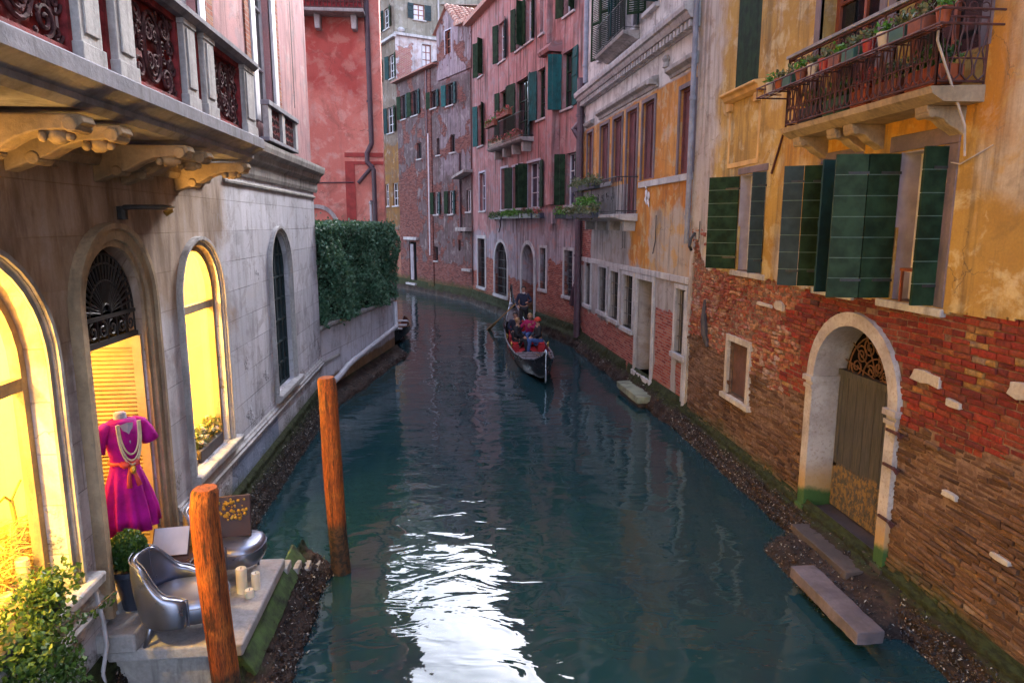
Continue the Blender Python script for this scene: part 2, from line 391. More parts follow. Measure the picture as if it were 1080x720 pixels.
M['b_wall'] = wallmat('decayed_brick_and_mauve_plaster', ((.145, .10, .105), (.10, .07, .075), (.18, .145, .15)), seed=8, streak=.75, alg=(.8, .4), patches=.53,
    layers=[((-.5, 4.0, 7, 10.5, dict(k=1.2, soft=.15)), ((.21, .165, .185), (.17, .13, .15), (.25, .2, .22))),
            ((-.5, 4.2, 12.2, 20, dict(k=.3, soft=.1)), ((.30, .24, .27), (.25, .19, .22), (.22, .15, .17)))],
    bricks=[(-2, 20, .1, 2.0, dict(k=.8)), (5.0, 5.9, 2, 13, dict(k=.25)), (7.2, 11, 3, 7.5, dict(k=1.2))],
    brickkw=dict(c1=(.20, .06, .045), c2=(.10, .035, .032), c3=(.24, .11, .09), mortar=(.13, .10, .105)))
M['a_wall'] = wallmat('olive_grey_stucco', ((.20, .155, .12), (.16, .12, .095), (.24, .20, .17)), seed=9, streak=.5, alg=(.8, .4),
    layers=[((-1, 9, 4.2, 9.5, dict(k=.8, soft=.2)), ((.26, .13, .035), (.2, .10, .04), (.17, .11, .07)))],
    bricks=[(-1, 9, 0, 4.0, dict(k=.5))])
M['a_side'] = wallmat('olive_and_whitewashed_stucco', ((.26, .235, .19), (.21, .19, .155), (.30, .28, .25)), seed=10, streak=.4, alg=None,
    layers=[((-1, 9, 10, 16.25, dict(k=.05, soft=.02)), ((.58, .54, .56), (.50, .45, .47), (.40, .30, .28)))], bricks=[(.1, 1.2, 13.4, 15.6, dict(k=.9))],
    brickkw=dict(c1=(.4, .13, .1), c2=(.3, .1, .08), mortar=(.5, .45, .44)))
M['garden_wall'] = wallmat('grey_garden_wall_render', ((.68, .66, .74), (.60, .58, .65), (.48, .45, .49)), seed=12, streak=.3, alg=(.15, -.1), blocks=(1.4, .6),
    layers=[((-1, 9, .25, .62, dict(k=.15, soft=.05)), ((.30, .18, .10), (.25, .15, .09), (.2, .12, .08)))])
M['plain_wall'] = wallmat('plain_stucco', ((.40, .30, .22), (.34, .25, .19), (.3, .24, .2)), seed=14, streak=.3, alg=(.5, .1), patches=.6)
def footing_old():
    t = NT('mussel_crusted_footing'); co = t.n('ShaderNodeTexCoord').outputs[3]
    z = t.n('ShaderNodeSeparateXYZ', {}, {0: t.n('ShaderNodeNewGeometry').outputs['Position']}).outputs[2]
    n1 = t.noise(3, 6, .65, v=co); n2 = t.noise(30, 5, .7, v=co); vo = t.n('ShaderNodeTexVoronoi', {}, {'Vector': co, 'Scale': 26.0}).outputs[0]
    col = t.mix(t.step(n1, .4, .62), (.040, .018, .015), (.075, .030, .022)); col = t.mix(t.rng(n2, .35, .7, 0, .8), col, (.018, .012, .012))
    zz = t.m('ADD', z, t.m('MULTIPLY', t.m('SUBTRACT', n1, .5), .5))
    col = t.mix(t.m('MULTIPLY', t.step(zz, .25, .42), .8), col, t.mix(t.step(n2, .4, .6), (.022, .030, .012), (.04, .05, .02)))
    t.bsdf(col, .6, t.bump(t.m('ADD', n2, t.m('MULTIPLY', vo, -1.6)), .06), Specular_IOR_Level=.4)
    return t.mat
def footing_mat():
    t = NT('mussel_crusted_footing'); co = t.n('ShaderNodeTexCoord').outputs[3]
    z = t.n('ShaderNodeSeparateXYZ', {}, {0: t.n('ShaderNodeNewGeometry').outputs['Position']}).outputs[2]
    n1 = t.noise(2.2, 6, .65, v=co, sc=(1, 1, 3)); n2 = t.noise(16, 5, .7, v=co, sc=(1, .5, 2)); n3 = t.noise(60, 3, .6, v=co)
    col = t.mix(t.step(n1, .38, .62), (.026, .016, .014), (.075, .042, .030)); col = t.mix(t.rng(n2, .35, .65, 0, .85), col, (.014, .011, .011))
    col = t.mix(t.m('MULTIPLY', t.step(n3, .66, .72), .55), col, (.16, .14, .12))
    zz = t.m('ADD', z, t.m('MULTIPLY', t.m('SUBTRACT', n1, .5), .55))
    col = t.mix(t.m('MULTIPLY', t.step(zz, .26, .40), .85), col, t.mix(t.step(n2, .4, .6), (.014, .020, .009), (.036, .048, .016)))
    wet = t.rng(z, 0, .35, .5, .9)
    t.bsdf(col, wet, t.bump(t.m('ADD', n2, t.m('MULTIPLY', n3, .3)), .018), Specular_IOR_Level=.2)
    return t.mat
M['footing'] = footing_mat()
def shell_mat():
    t = NT('mussel_shells'); r = t.n('ShaderNodeNewGeometry').outputs['Random Per Island']
    c = t.ramp(r, [(0, (.010, .010, .014)), (.40, (.045, .026, .018)), (.62, (.09, .05, .03)), (.78, (.05, .055, .07)), (.88, (.17, .13, .10)), (.95, (.38, .35, .32))], 'CONSTANT')
    t.bsdf(c, .45); return t.mat
M['shells'] = shell_mat()
def brick_geo(name, stops, stain, rough=.9):
    t = NT(name); r = t.n('ShaderNodeNewGeometry').outputs['Random Per Island']
    n1 = t.noise(.8, 4, .6, loc=(3, 0, 0)); n2 = t.noise(22, 6, .7); n3 = t.noise(2.6, 6, .65, loc=(0, 9, 0))
    v = t.m('ADD', t.m('MULTIPLY', r, .75), t.m('MULTIPLY', t.rng(n1, .3, .7, 0, 1), .25))
    c = t.ramp(v, stops)
    c = t.mix(t.rng(n2, .32, .62, 0, .85), c, t.mix(.65, c, (.03, .015, .012)))
    c = t.mix(t.m('MULTIPLY', t.step(t.noise(1.2, 5, .65, loc=(6, 2, 0)), .48, .62), .35), c, (.04, .022, .018))
    c = t.mix(t.m('MULTIPLY', t.step(n3, .52, .7), stain[1]), c, stain[0])
    c = algae(t, c, .42, .12, 5)
    t.bsdf(c, rough, t.bump(t.m('ADD', n2, t.m('MULTIPLY', t.noise(7, 4, .6), .8)), .016, 1.0), Specular_IOR_Level=.25)
    return t.mat
M['brick_red'] = brick_geo('old_red_bricks', [(0, (.07, .022, .018)), (.2, (.19, .022, .018)), (.42, (.33, .034, .020)), (.60, (.28, .056, .026)), (.74, (.22, .036, .024)), (.86, (.34, .13, .05)), (.91, (.46, .25, .07)), (.95, (.26, .17, .13)), (1, (.42, .31, .24))], ((.16, .09, .065), .45))
M['brick_brown'] = brick_geo('eroded_brown_bricks', [(0, (.08, .04, .024)), (.3, (.14, .068, .036)), (.6, (.20, .10, .055)), (.85, (.25, .14, .08)), (.97, (.33, .22, .15)), (1, (.45, .36, .30))], ((.085, .045, .026), .6))
M['brick_pink'] = brick_geo('broken_pale_bricks', [(0, (.22, .04, .035)), (.35, (.40, .10, .06)), (.6, (.42, .17, .10)), (.75, (.5, .25, .12)), (.9, (.5, .36, .30)), (1, (.6, .5, .45))], ((.40, .28, .25), .6))
def mortar():
    t = NT('crumbling_mortar'); n = t.noise(9, 6, .7)
    c = t.mix(t.step(n, .4, .62), (.20, .12, .08), (.11, .055, .035)); c = algae(t, c, .42, .12, 5)
    t.bsdf(c, .95, t.bump(n, .02)); return t.mat
M['mortar'] = mortar()
M['wood_dark'] = simple('dark_aged_wood', (.055, .045, .05), .75, .35, 6, .004)
def doorwood():
    t = NT('grey_plank_door'); n = t.noise(6, 5, .6, sc=(6, .5, 1)); f = t.noise(40, 3, .6, sc=(3, .4, 1))
    c = t.mix(t.step(n, .35, .65), (.038, .037, .040), (.068, .062, .064))
    rust = region(t, -90, 90, -5, 1.0, seed=2, k=.15, soft=.03); c = t.mix(t.m('MULTIPLY', rust, t.step(t.noise(14, 6, .75, sc=(1, .6, 1)), .45, .56)), c, (.21, .125, .05))
    t.bsdf(c, .8, t.bump(f, .004)); return t.mat
M['door_wood'] = doorwood()
def louv(): 
    return simple('pale_peach_painted_wood', (.50, .31, .16), .6, .15, 5, .002)
M['peach'] = simple('pale_beige_painted_wood', (.42, .31, .20), .6, .15, 5, .002)
M['iron'] = simple('black_wrought_iron', (.022, .02, .022), .5, .4, 20, .002, spec=.5)
M['iron_rust'] = simple('rusty_dark_red_iron', (.065, .017, .015), .65, .5, 14, .003)
M['iron_brown'] = simple('rust_brown_iron', (.13, .055, .025), .75, .4, 14, .003)
M['cast_red'] = simple('oxblood_cast_iron', (.20, .028, .032), .75, .5, 10, .004, spec=.2)
M['cast_dark'] = simple('dark_cast_iron', (.075, .032, .036), .8, .5, 12, .004, spec=.15)
M['seam'] = simple('highlight_shutter_seam', (.07, .11, .09), .6, .3, 6, 0)  # pale gaps between boards, painted highlights of light-catching edges
M['green_sh'] = simple('dark_green_shutter_paint', (.014, .030, .015), .8, .5, 5, .003, spec=.12)
M['green_sh2'] = simple('faded_green_shutter_paint', (.020, .040, .022), .7, .4, 5, .003, spec=.2)
M['teal_sh'] = simple('teal_shutter_paint', (.009, .070, .072), .7, .35, 4, .003, spec=.2)
M['teal_dark'] = simple('dark_teal_shutter_paint', (.008, .032, .034), .7, .35, 4, .003, spec=.2)
M['bluegrey_sh'] = simple('blue_grey_shutter_paint', (.026, .042, .048), .75, .3, 4, .003, spec=.2)
M['maroon_sh'] = simple('maroon_roller_blind', (.12, .038, .042), .7, .3, 4, .003)
M['red_wood'] = simple('red_brown_frame_wood', (.20, .05, .025), .5, .3, 6, .002)
M['white_paint'] = simple('white_frame_paint', (.55, .53, .56), .6, .12, 6, .002)
M['lavender'] = simple('lavender_grey_frame', (.36, .33, .40), .7, .15, 6, .002)
M['pane'] = simple('dark_window_glass', (.009, .011, .014), .08, .3, 1.5, 0, spec=.5)
M['pane_blue'] = simple('bluish_window_glass', (.03, .035, .07), .1, .4, 1.5, 0, spec=.8)
M['void'] = simple('dark_room_beyond', (.005, .005, .006), .95, .3, 2, 0, spec=.05)
M['curtain'] = simple('pale_curtain', (.62, .60, .64), .9, .1, 6, .003)
M['blind_yellow'] = simple('yellow_slatted_blind', (.50, .36, .10), .7, .15, 6, .002)
M['pipe_dark'] = simple('dark_downpipe_paint', (.075, .04, .055), .5, .3, 4, .002)
M['pipe_grey'] = simple('blue_grey_downpipe', (.20, .21, .26), .5, .25, 4, .002)
M['pipe_pale'] = simple('pale_pipe', (.48, .46, .50), .5, .15, 5, .002)
def tiles():
    t = NT('terracotta_roof_tiles'); n = t.noise(5, 5, .6); r = t.n('ShaderNodeNewGeometry').outputs['Random Per Island']
    c = t.ramp(r, [(0, (.24, .10, .08)), (.5, (.34, .16, .12)), (1, (.42, .27, .22))]); c = t.mix(t.step(n, .5, .7), c, (.18, .16, .15))
    t.bsdf(c, .9, t.bump(n, .01)); return t.mat
M['tile'] = tiles()
def pole_mat():
    t = NT('orange_weathered_timber'); co = t.n('ShaderNodeTexCoord').outputs[3]
    z = t.n('ShaderNodeSeparateXYZ', {}, {0: t.n('ShaderNodeNewGeometry').outputs['Position']}).outputs[2]
    g = t.noise(7, 6, .65, v=co, sc=(5, 5, .35)); g2 = t.noise(2.2, 4, .6, v=co); f = t.noise(60, 4, .6, v=co, sc=(3, 3, .25))
    c = t.mix(t.step(g, .35, .65), (.44, .105, .016), (.20, .045, .012)); c = t.mix(t.step(g2, .52, .75), c, (.56, .19, .035))
    c = t.mix(t.rng(f, .42, .62, 0, .85), c, (.06, .02, .01))
    c = t.mix(t.m('MULTIPLY', t.step(t.noise(3, 6, .7, v=co, sc=(6, 6, .5), loc=(3, 0, 0)), .56, .60), .8), c, (.025, .012, .008))
    zz = t.m('ADD', z, t.m('MULTIPLY', t.m('SUBTRACT', g, .5), .35))
    c = t.mix(t.m('SUBTRACT', 1, t.step(zz, .60, .72)), c, t.mix(t.step(t.noise(16, 5, .7, v=co), .4, .6), (.022, .018, .014), (.10, .045, .02)))
    t.bsdf(c, .7, t.bump(t.m('ADD', g, t.m('MULTIPLY', f, .6)), .012), Specular_IOR_Level=.3); return t.mat
M['pole'] = pole_mat()
def leafm(name, a, b, c):
    t = NT(name); r = t.n('ShaderNodeNewGeometry').outputs['Random Per Island']; co = t.n('ShaderNodeTexCoord').outputs[3]
    n = t.noise(2.2, 3, .5, v=co)
    col = t.ramp(t.m('ADD', t.m('MULTIPLY', r, .6), t.m('MULTIPLY', n, .4)), [(.15, a), (.5, b), (.85, c)])
    bs = t.bsdf(col, .45, None, Specular_IOR_Level=.4)
    tr = t.n('ShaderNodeBsdfTranslucent', {}, {0: t.mix(.4, col, (.2, .3, .05))}); mx = t.n('ShaderNodeMixShader', {}, {0: .2, 1: bs.outputs[0], 2: tr.outputs[0]})
    t.t.links.new(mx.outputs[0], t.out.inputs[0]); return t.mat
M['hedge'] = leafm('hedge_leaves', (.022, .075, .05), (.06, .15, .09), (.16, .27, .18))
M['ivy'] = leafm('ivy_leaves', (.010, .035, .008), (.028, .08, .015), (.09, .16, .03))
M['grassy'] = leafm('bright_plant_leaves', (.035, .11, .015), (.07, .21, .025), (.15, .28, .06))
M['olive_leaf'] = leafm('dusty_plant_leaves', (.05, .075, .035), (.11, .13, .06), (.22, .17, .11))
M['flower'] = leafm('pink_and_red_flowers', (.30, .03, .04), (.45, .07, .07), (.5, .22, .26))
M['twig'] = simple('twigs', (.07, .045, .03), .8, .3, 8, 0)
M['terracotta'] = simple('terracotta_pot', (.20, .06, .035), .8, .25, 8, .003)
M['red_pot'] = simple('bright_red_pot', (.32, .02, .018), .5, .2, 8, .002)
M['green_pot'] = simple('green_plastic_planter', (.03, .09, .07), .6, .2, 8, .002)
M['orange_pot'] = simple('orange_pot', (.26, .05, .012), .6, .2, 8, .002)
M['cream_pot'] = simple('cream_pot', (.5, .42, .32), .6, .2, 8, .002)
M['slate_pot'] = simple('dark_slate_planter', (.03, .035, .055), .5, .2, 8, .002)
M['rope'] = simple('old_cable', (.42, .36, .34), .8, .2, 8, 0)
M['silver'] = simple('silver_leather', (.22, .235, .31), .33, .06, 5, 0, metal=.85)
M['magenta'] = simple('magenta_cloth', (.38, .004, .22), .8, .3, 5, .012, bscale=11, spec=.25)
M['dress_red'] = simple('coral_ribbon', (.6, .06, .05), .6, .15, 6, .002)
M['gold'] = simple('gold_trinket', (.55, .33, .06), .35, .3, 20, .003, metal=.8)
M['skin'] = simple('skin', (.42, .22, .15), .55, .1, 10, .001, Subsurface_Weight=.05)
M['form'] = simple('grey_linen_form', (.30, .27, .34), .8, .15, 14, .002)
M['pearl'] = simple('pearl_beads', (.62, .50, .34), .3, .15, 10, 0)
M['candle'] = simple('ivory_wax', (.72, .66, .52), .45, .08, 8, .001, Subsurface_Weight=.2)
M['paper'] = simple('white_paper', (.62, .58, .62), .8, .06, 8, .001)
M['book_cover'] = simple('dark_red_cover', (.035, .009, .009), .5, .2, 8, .001)
M['table'] = simple('dark_table_lacquer', (.05, .022, .024), .3, .3, 6, .001)
M['straw'] = simple('straw', (.62, .42, .14), .8, .3, 10, 0)
M['warm_wall'] = simple('yellow_cream_display_wall', (.80, .64, .25), .8, .08, 3, .001)
M['boat_black'] = simple('black_lacquered_hull', (.012, .012, .016), .22, .4, 5, .002, spec=.6)
M['boat_trim'] = simple('silvered_boat_trim', (.35, .36, .42), .3, .2, 12, .002, metal=.7)
M['boat_wood'] = simple('boat_deck_wood', (.06, .045, .05), .4, .3, 8, .002)
M['brass'] = simple('polished_brass', (.55, .36, .10), .3, .2, 10, 0, metal=.9)
M['red_fab'] = simple('red_cushion_velvet', (.38, .012, .02), .8, .25, 10, .004)
M['navy'] = simple('navy_cloth', (.012, .016, .04), .8, .3, 10, .004)
M['black_cloth'] = simple('black_cloth', (.012, .012, .016), .8, .3, 10, .004)
M['jeans'] = simple('blue_denim', (.045, .09, .24), .85, .25, 14, .004)
M['pink_cloth'] = simple('crimson_pink_cloth', (.42, .015, .10), .8, .2, 10, .004)
M['hair_dark'] = simple('dark_hair', (.015, .011, .01), .5, .3, 20, .004)
M['hair_gold'] = simple('fair_hair', (.30, .16, .06), .5, .3, 20, .004)
M['orange_cloth'] = simple('orange_red_cloth', (.50, .045, .02), .8, .25, 10, .004)
M['eye'] = simple('dark_eye', (.01, .008, .008), .3, 0, 10, 0)
M['oar'] = simple('honey_oar_wood', (.42, .22, .07), .5, .25, 8, .002)
M['bulb'] = None
def emit(name, col, st):
    t = NT(name); e = t.n('ShaderNodeEmission', {}, {0: col, 1: st}); t.t.links.new(e.outputs[0], t.out.inputs[0]); return t.mat
M['bulb'] = emit('lit_bulb', (1, .72, .28), 12.0)
def glassm():
    t = NT('clear_shop_glass'); g = t.n('ShaderNodeBsdfGlossy', {}, {0: (1, 1, 1), 1: .03}); tr = t.n('ShaderNodeBsdfTransparent', {}, {0: (.95, .95, .92)})
    fr = t.m('MULTIPLY_ADD', t.m('POWER', t.n('ShaderNodeLayerWeight', {}, {0: .5}).outputs[1], 4.0), .35, .04); mx = t.n('ShaderNodeMixShader', {}, {0: fr, 1: tr.outputs[0], 2: g.outputs[0]})
    t.t.links.new(mx.outputs[0], t.out.inputs[0]); return t.mat
M['glass'] = glassm()
def water_mat():
    t = NT('canal_water'); co = t.n('ShaderNodeNewGeometry').outputs['Position']
    w1 = t.noise(.55, 2, .5, v=co, sc=(1.0, 1.3, 1), dist=.6); w2 = t.noise(1.9, 2, .45, v=co, sc=(.8, 1.5, 1), dist=.9, loc=(4, 0, 0)); w3 = t.noise(6.5, 2, .45, v=co, sc=(.8, 1.3, 1), loc=(0, 3, 0), dist=.5)
    calm = t.step(t.noise(.22, 2, .5, v=co, loc=(2, 5, 0)), .35, .65)
    h = t.m('ADD', t.m('MULTIPLY', w1, .042), t.m('ADD', t.m('MULTIPLY', w2, .0115), t.m('MULTIPLY', w3, t.rng(calm, 0, 1, .0006, .0018))))
    n = t.noise(.35, 5, .6, v=co); n2 = t.noise(1.3, 6, .7, v=co, loc=(7, 0, 0))
    c = t.mix(t.step(n, .35, .7), (.008, .034, .043), (.013, .041, .048)); c = t.mix(t.m('MULTIPLY', t.step(n2, .52, .75), .5), c, (.026, .042, .035))
    t.bsdf(c, .03, t.bump(h, 1.0, 1.0), IOR=1.45, Specular_IOR_Level=.62)
    return t.mat
M['water'] = water_mat()
M['algae'] = simple('green_algae_stone', (.030, .055, .012), .8, .8, 6, .01)
M['band_red'] = simple('dark_red_painted_band', (.34, .05, .045), .85, .25, 4, .003)
M['hedge_core'] = simple('dark_hedge_branches', (.018, .03, .016), .9, .4, 6, .01)
M['oliveplaster'] = simple('ochre_panel_plaster', (.50, .30, .11), .9, .2, 3, .004)
M['plain_brick'] = wallmat('plain_brown_brickwork', ((.2, .12, .08),)*3, bricks=[(-50, 90, -5, 60)], seed=16, brickkw=dict(c1=(.26, .13, .07), c2=(.15, .07, .04), mortar=(.2, .14, .1)))
def door_surr():
    t = NT('pocked_doorway_stone'); co = t.n('ShaderNodeTexCoord').outputs[3]
    z = t.n('ShaderNodeSeparateXYZ', {}, {0: t.n('ShaderNodeNewGeometry').outputs['Position']}).outputs[2]
    n1 = t.noise(2.0, 6, .65, v=co); n2 = t.noise(22, 6, .7, v=co); c = t.mix(t.step(n1, .35, .65), (.48, .43, .40), (.30, .255, .235))
    c = t.mix(t.m('MULTIPLY', t.step(n2, .5, .68), .5), c, (.2, .13, .09))
    zz = t.m('ADD', z, t.m('MULTIPLY', t.m('SUBTRACT', n1, .5), .35))
    c = t.mix(t.m('MULTIPLY', t.m('SUBTRACT', 1, t.step(zz, .75, 1.15)), .75), c, (.40, .22, .05)); c = t.mix(t.m('SUBTRACT', 1, t.step(zz, .62, .72)), c, (.035, .09, .018)); c = t.mix(t.m('SUBTRACT', 1, t.step(zz, .38, .46)), c, (.05, .035, .03))
    t.bsdf(c, .85, t.bump(t.m('ADD', n2, n1), .012)); return t.mat
M['door_surr'] = door_surr()
M['lav_door'] = simple('weathered_lilac_door', (.26, .23, .26), .8, .25, 3, .004)
M['step_green'] = simple('algae_stained_step_stone', (.16, .17, .12), .75, .5, 3, .01)
M['step_dark'] = trimstone('mud_dark_step_stone', (.09, .065, .06), (.06, .045, .045), .4, 21)
M['silver_dark'] = simple('dark_silver_piping', (.14, .15, .20), .45, .1, 8, 0, metal=.5)
# ---------------------------------------------------------------- building helpers
def outline(op, n=18, grow=0.0, base=True):
    a, b, lo, hi = op[:4]; arch = len(op) > 4 and op[4]
    a -= grow; b += grow; hi += grow
    if not base: pass
    if not arch: return [(a, lo), (a, hi), (b, hi), (b, lo)]
    r = (b-a)/2; ry = r*(arch if isinstance(arch, float) else 1.0); c = (a+b)/2; sp = hi-ry
    return [(a, lo)]+[(c-r*math.cos(math.pi*i/n), sp+ry*math.sin(math.pi*i/n)) for i in range(n+1)]+[(b, lo)]
def facade(mb, F, s0, s1, z0, z1, ops, depth=.25, reveals=True, ret=None):
    """wall front with openings, each with reveals going in by depth"""
    ss = sorted(set([s0, s1]+[min(max(o[i], s0), s1) for o in ops for i in (0, 1)]))
    zs = sorted(set([z0, z1]+[min(max(o[i], z0), z1) for o in ops for i in (2, 3)]))
    for i in range(len(ss)-1):
        for j in range(len(zs)-1):
            cs = (ss[i]+ss[i+1])/2; cz = (zs[j]+zs[j+1])/2
            if ss[i+1]-ss[i] < 1e-6 or zs[j+1]-zs[j] < 1e-6: continue
            if any(o[0] < cs < o[1] and o[2] < cz < o[3] for o in ops): continue
            mb.quad(F, (ss[i], zs[j], 0), (ss[i+1], zs[j], 0), (ss[i+1], zs[j+1], 0), (ss[i], zs[j+1], 0))
    for o in ops:
        ol = outline(o); dd = o[5] if len(o) > 5 else depth
        if len(o) > 4 and o[4]:
            n = (len(ol)-2)//2; mid = (o[0]+o[1])/2
            for side in (0, 1):
                arc = ol[1:1+n+1] if side == 0 else ol[1+n:-1]
                cor = (o[0], o[3]) if side == 0 else (o[1], o[3])
                for k in range(len(arc)-1):
                    mb.add([F.P(cor[0], cor[1]), F.P(*arc[k]), F.P(*arc[k+1])], [(0, 1, 2)], [cor, arc[k], arc[k+1]])
        if reveals:
            m = len(ol)
            for k in range(m):
                p, q = ol[k], ol[(k+1) % m]
                mb.quad(F, (p[0], p[1], 0), (q[0], q[1], 0), (q[0], q[1], -dd), (p[0], p[1], -dd))
def shell(mb, F, s0, s1, z0, z1, back):
    """side, back and top walls behind a facade"""
    mb.quad(F, (s0, z0, 0), (s0, z1, 0), (s0, z1, -back), (s0, z0, -back))
    mb.quad(F, (s1, z0, 0), (s1, z1, 0), (s1, z1, -back), (s1, z0, -back))
    mb.quad(F, (s0, z0, -back), (s0, z1, -back), (s1, z1, -back), (s1, z0, -back))
    mb.quad(F, (s0, z1, 0), (s0, z1, -back), (s1, z1, -back), (s1, z1, 0))
def band(mb, F, op, w, d0, d1, grow0=0.0, skip_base=True):
    """frame band round an opening, between outlines grown by grow0 and grow0+w"""
    a = outline(op, grow=grow0); b = outline(op, grow=grow0+w); m = len(a)
    pts = [F.P(p[0], p[1], d) for ol in (a, b) for d in (d0, d1) for p in ol]
    uv = [(p[0], p[1]) for ol in (a, b) for d in (d0, d1) for p in ol]
    I = lambda g, d, k: (g*2+d)*m+k
    fs = []
    for k in range(m-1):
        fs += [(I(0,1,k), I(0,1,k+1), I(1,1,k+1), I(1,1,k)), (I(0,0,k), I(0,0,k+1), I(0,1,k+1), I(0,1,k)), (I(1,0,k), I(1,0,k+1), I(1,1,k+1), I(1,1,k))]
    for k in (0, m-1): fs.append((I(0,0,k), I(0,1,k), I(1,1,k), I(1,0,k)))
    mb.add(pts, fs, uv)
def leaf(F, parent, w, z0, z1, style, mat, th=.035, label=None):
    mb = MB()
    if style == 'ledge':            # wide horizontal boards
        n = max(3, round((z1-z0)/.235)); h = (z1-z0)/n
        mb.m = 1; mb.box(F, .004, w-.004, z0+.01, z1-.01, .004, th-.004); mb.m = 2
        for zz in (z0+(z1-z0)*.12, z0+(z1-z0)*.86):
            mb.box(F, -.015, min(w*.6, .22), zz, zz+.028, -.008, .0); mb.box(F, -.015, min(w*.6, .22), zz, zz+.028, th, th+.008)
        mb.m = 0
        for i in range(n): mb.box(F, 0, w, z0+i*h+.005, z0+(i+1)*h-.005, 0, th)
    elif style == 'louver':
        for a, b in ((0, .05), (w-.05, w)): mb.box(F, a, b, z0, z1, 0, th)
        zz = [z0, (z0+z1)/2, z1]
        for q in (z0, (z0+z1)/2-.03, z1-.06): mb.box(F, .05, w-.05, q, q+.06, .002, th-.002)
        for lo, hi in ((z0+.06, (z0+z1)/2-.03), ((z0+z1)/2+.03, z1-.06)):
            n = int((hi-lo)/.05)
            for i in range(n):
                c = lo+(i+.5)*(hi-lo)/n
                mb.add([F.P(.05, c-.018, th-.004), F.P(w-.05, c-.018, th-.004), F.P(w-.05, c+.018, .004), F.P(.05, c+.018, .004),
                    F.P(.05, c-.010, th-.004), F.P(w-.05, c-.010, th-.004), F.P(w-.05, c+.026, .004), F.P(.05, c+.026, .004)], [(0,1,2,3),(4,5,6,7),(0,1,5,4),(2,3,7,6),(0,3,7,4),(1,2,6,5)])
    else:                            # vertical planks with two battens
        n = max(2, round(w/.16)); h = w/n
        for i in range(n): mb.box(F, i*h+.003, (i+1)*h-.003, z0, z1, .004, th)
        for q in (z0+(z1-z0)*.15, z0+(z1-z0)*.5, z0+(z1-z0)*.82): mb.box(F, .01, w-.01, q, q+.08, -.02, .003)
    return obj('shutter', mb, [mat, M['seam'], M['iron']], parent, label=label)
def window(bld, F, s0, s1, z0, z1, arch=False, depth=.18, sur=None, pane='pane', mull=(1, 2), fm='wood_dark', sill=None, shutters=(), grille=None, curtain=None, fw=.045, label=None, name='window'):
    op = (s0, s1, z0, z1, arch); mb = MB()
    fd0, fd1 = -depth-.02, -depth+.03
    if arch: band(mb, F, (s0+fw, s1-fw, z0, z1-fw, arch), fw, fd0, fd1)
    else:
        mb.box(F, s0, s0+fw, z0, z1, fd0, fd1); mb.box(F, s1-fw, s1, z0, z1, fd0, fd1); mb.box(F, s0+fw, s1-fw, z1-fw, z1, fd0+.002, fd1-.002)
    mb.box(F, s0+fw, s1-fw, z0, z0+fw, fd0+.002, fd1-.002)
    for i in range(mull[0]):
        c = s0+(s1-s0)*(i+1)/(mull[0]+1); mb.box(F, c-.025, c+.025, z0+fw, z1-fw-(.02 if not arch else .0), fd0+.004, fd1-.004)
    for i in range(mull[1]):
        c = z0+(z1-z0)*(i+1)/(mull[1]+1); mb.box(F, s0+fw, s1-fw, c-.018, c+.018, fd0+.006, fd1-.006)
    w = obj(name, mb, M[fm], bld, label=label)
    if pane:
        pm = MB(); ol = outline(op); pm.add([F.P(u, z, -depth-.012) for u, z in ol], [tuple(range(len(ol)))], ol); obj('pane', pm, M[pane], w)
    if curtain:
        cm = MB(); a, b = s0+(s1-s0)*curtain[0], s0+(s1-s0)*curtain[1]; n = 14
        pts = [F.P(a+(b-a)*i/n, z, -depth-.0+.034+.012*math.sin(i*2.1)) for z in (z0+fw, z1-fw) for i in range(n+1)]
        cm.add(pts, [(i, i+1, n+2+i, n+1+i) for i in range(n)]); obj('curtain', cm, M[curtain[2] if len(curtain) > 2 else 'curtain'], w, smooth=True)
    if sur:
        sw, sd, sm = sur[:3]; b = MB(); band(b, F, op, sw, -.02, sd); obj('surround', b, M[sm], w)
    if sill:
        sm, proj, h, ext = sill; b = MB(); b.box(F, s0-ext, s1+ext, z0-h, z0, -depth+.02, proj); obj('sill', b, M[sm], w, bevel=.012)
    for sh in shutters:
        side, wd, ang, mat, style = sh[:5]; d = sh[5] if len(sh) > 5 else .03
        G = F.sub(s0 if side == 'a' else s1, d, ang); leaf(G, w, wd, z0+.01, z1-.01, style, M[mat], label=sh[6] if len(sh) > 6 else None)
    if grille:
        g = MB(); nv, nh = grille; dd = -.05
        for i in range(nv):
            c = s0+(s1-s0)*(i+1)/(nv+1); g.tube([F.P(c, z0, dd), F.P(c, z1, dd)], .009, 5)
        for i in range(nh):
            c = z0+(z1-z0)*(i+1)/(nh+1); g.tube([F.P(s0, c, dd+.01), F.P(s1, c, dd+.01)], .009, 5)
        obj('grille', g, M['iron'], w)
    return w
def spiral(mb, F, cs, cz, r, d, turns=1.6, flip=1, a0=0.0, th=.011, n=22, r1=.15):
    pts = []
    for i in range(n):
        t = i/(n-1); a = a0+flip*turns*2*math.pi*t; rr = r*(1-(1-r1)*t); pts.append(F.P(cs+rr*math.cos(a), cz+rr*math.sin(a), d))
    mb.tube(pts, th, 5)
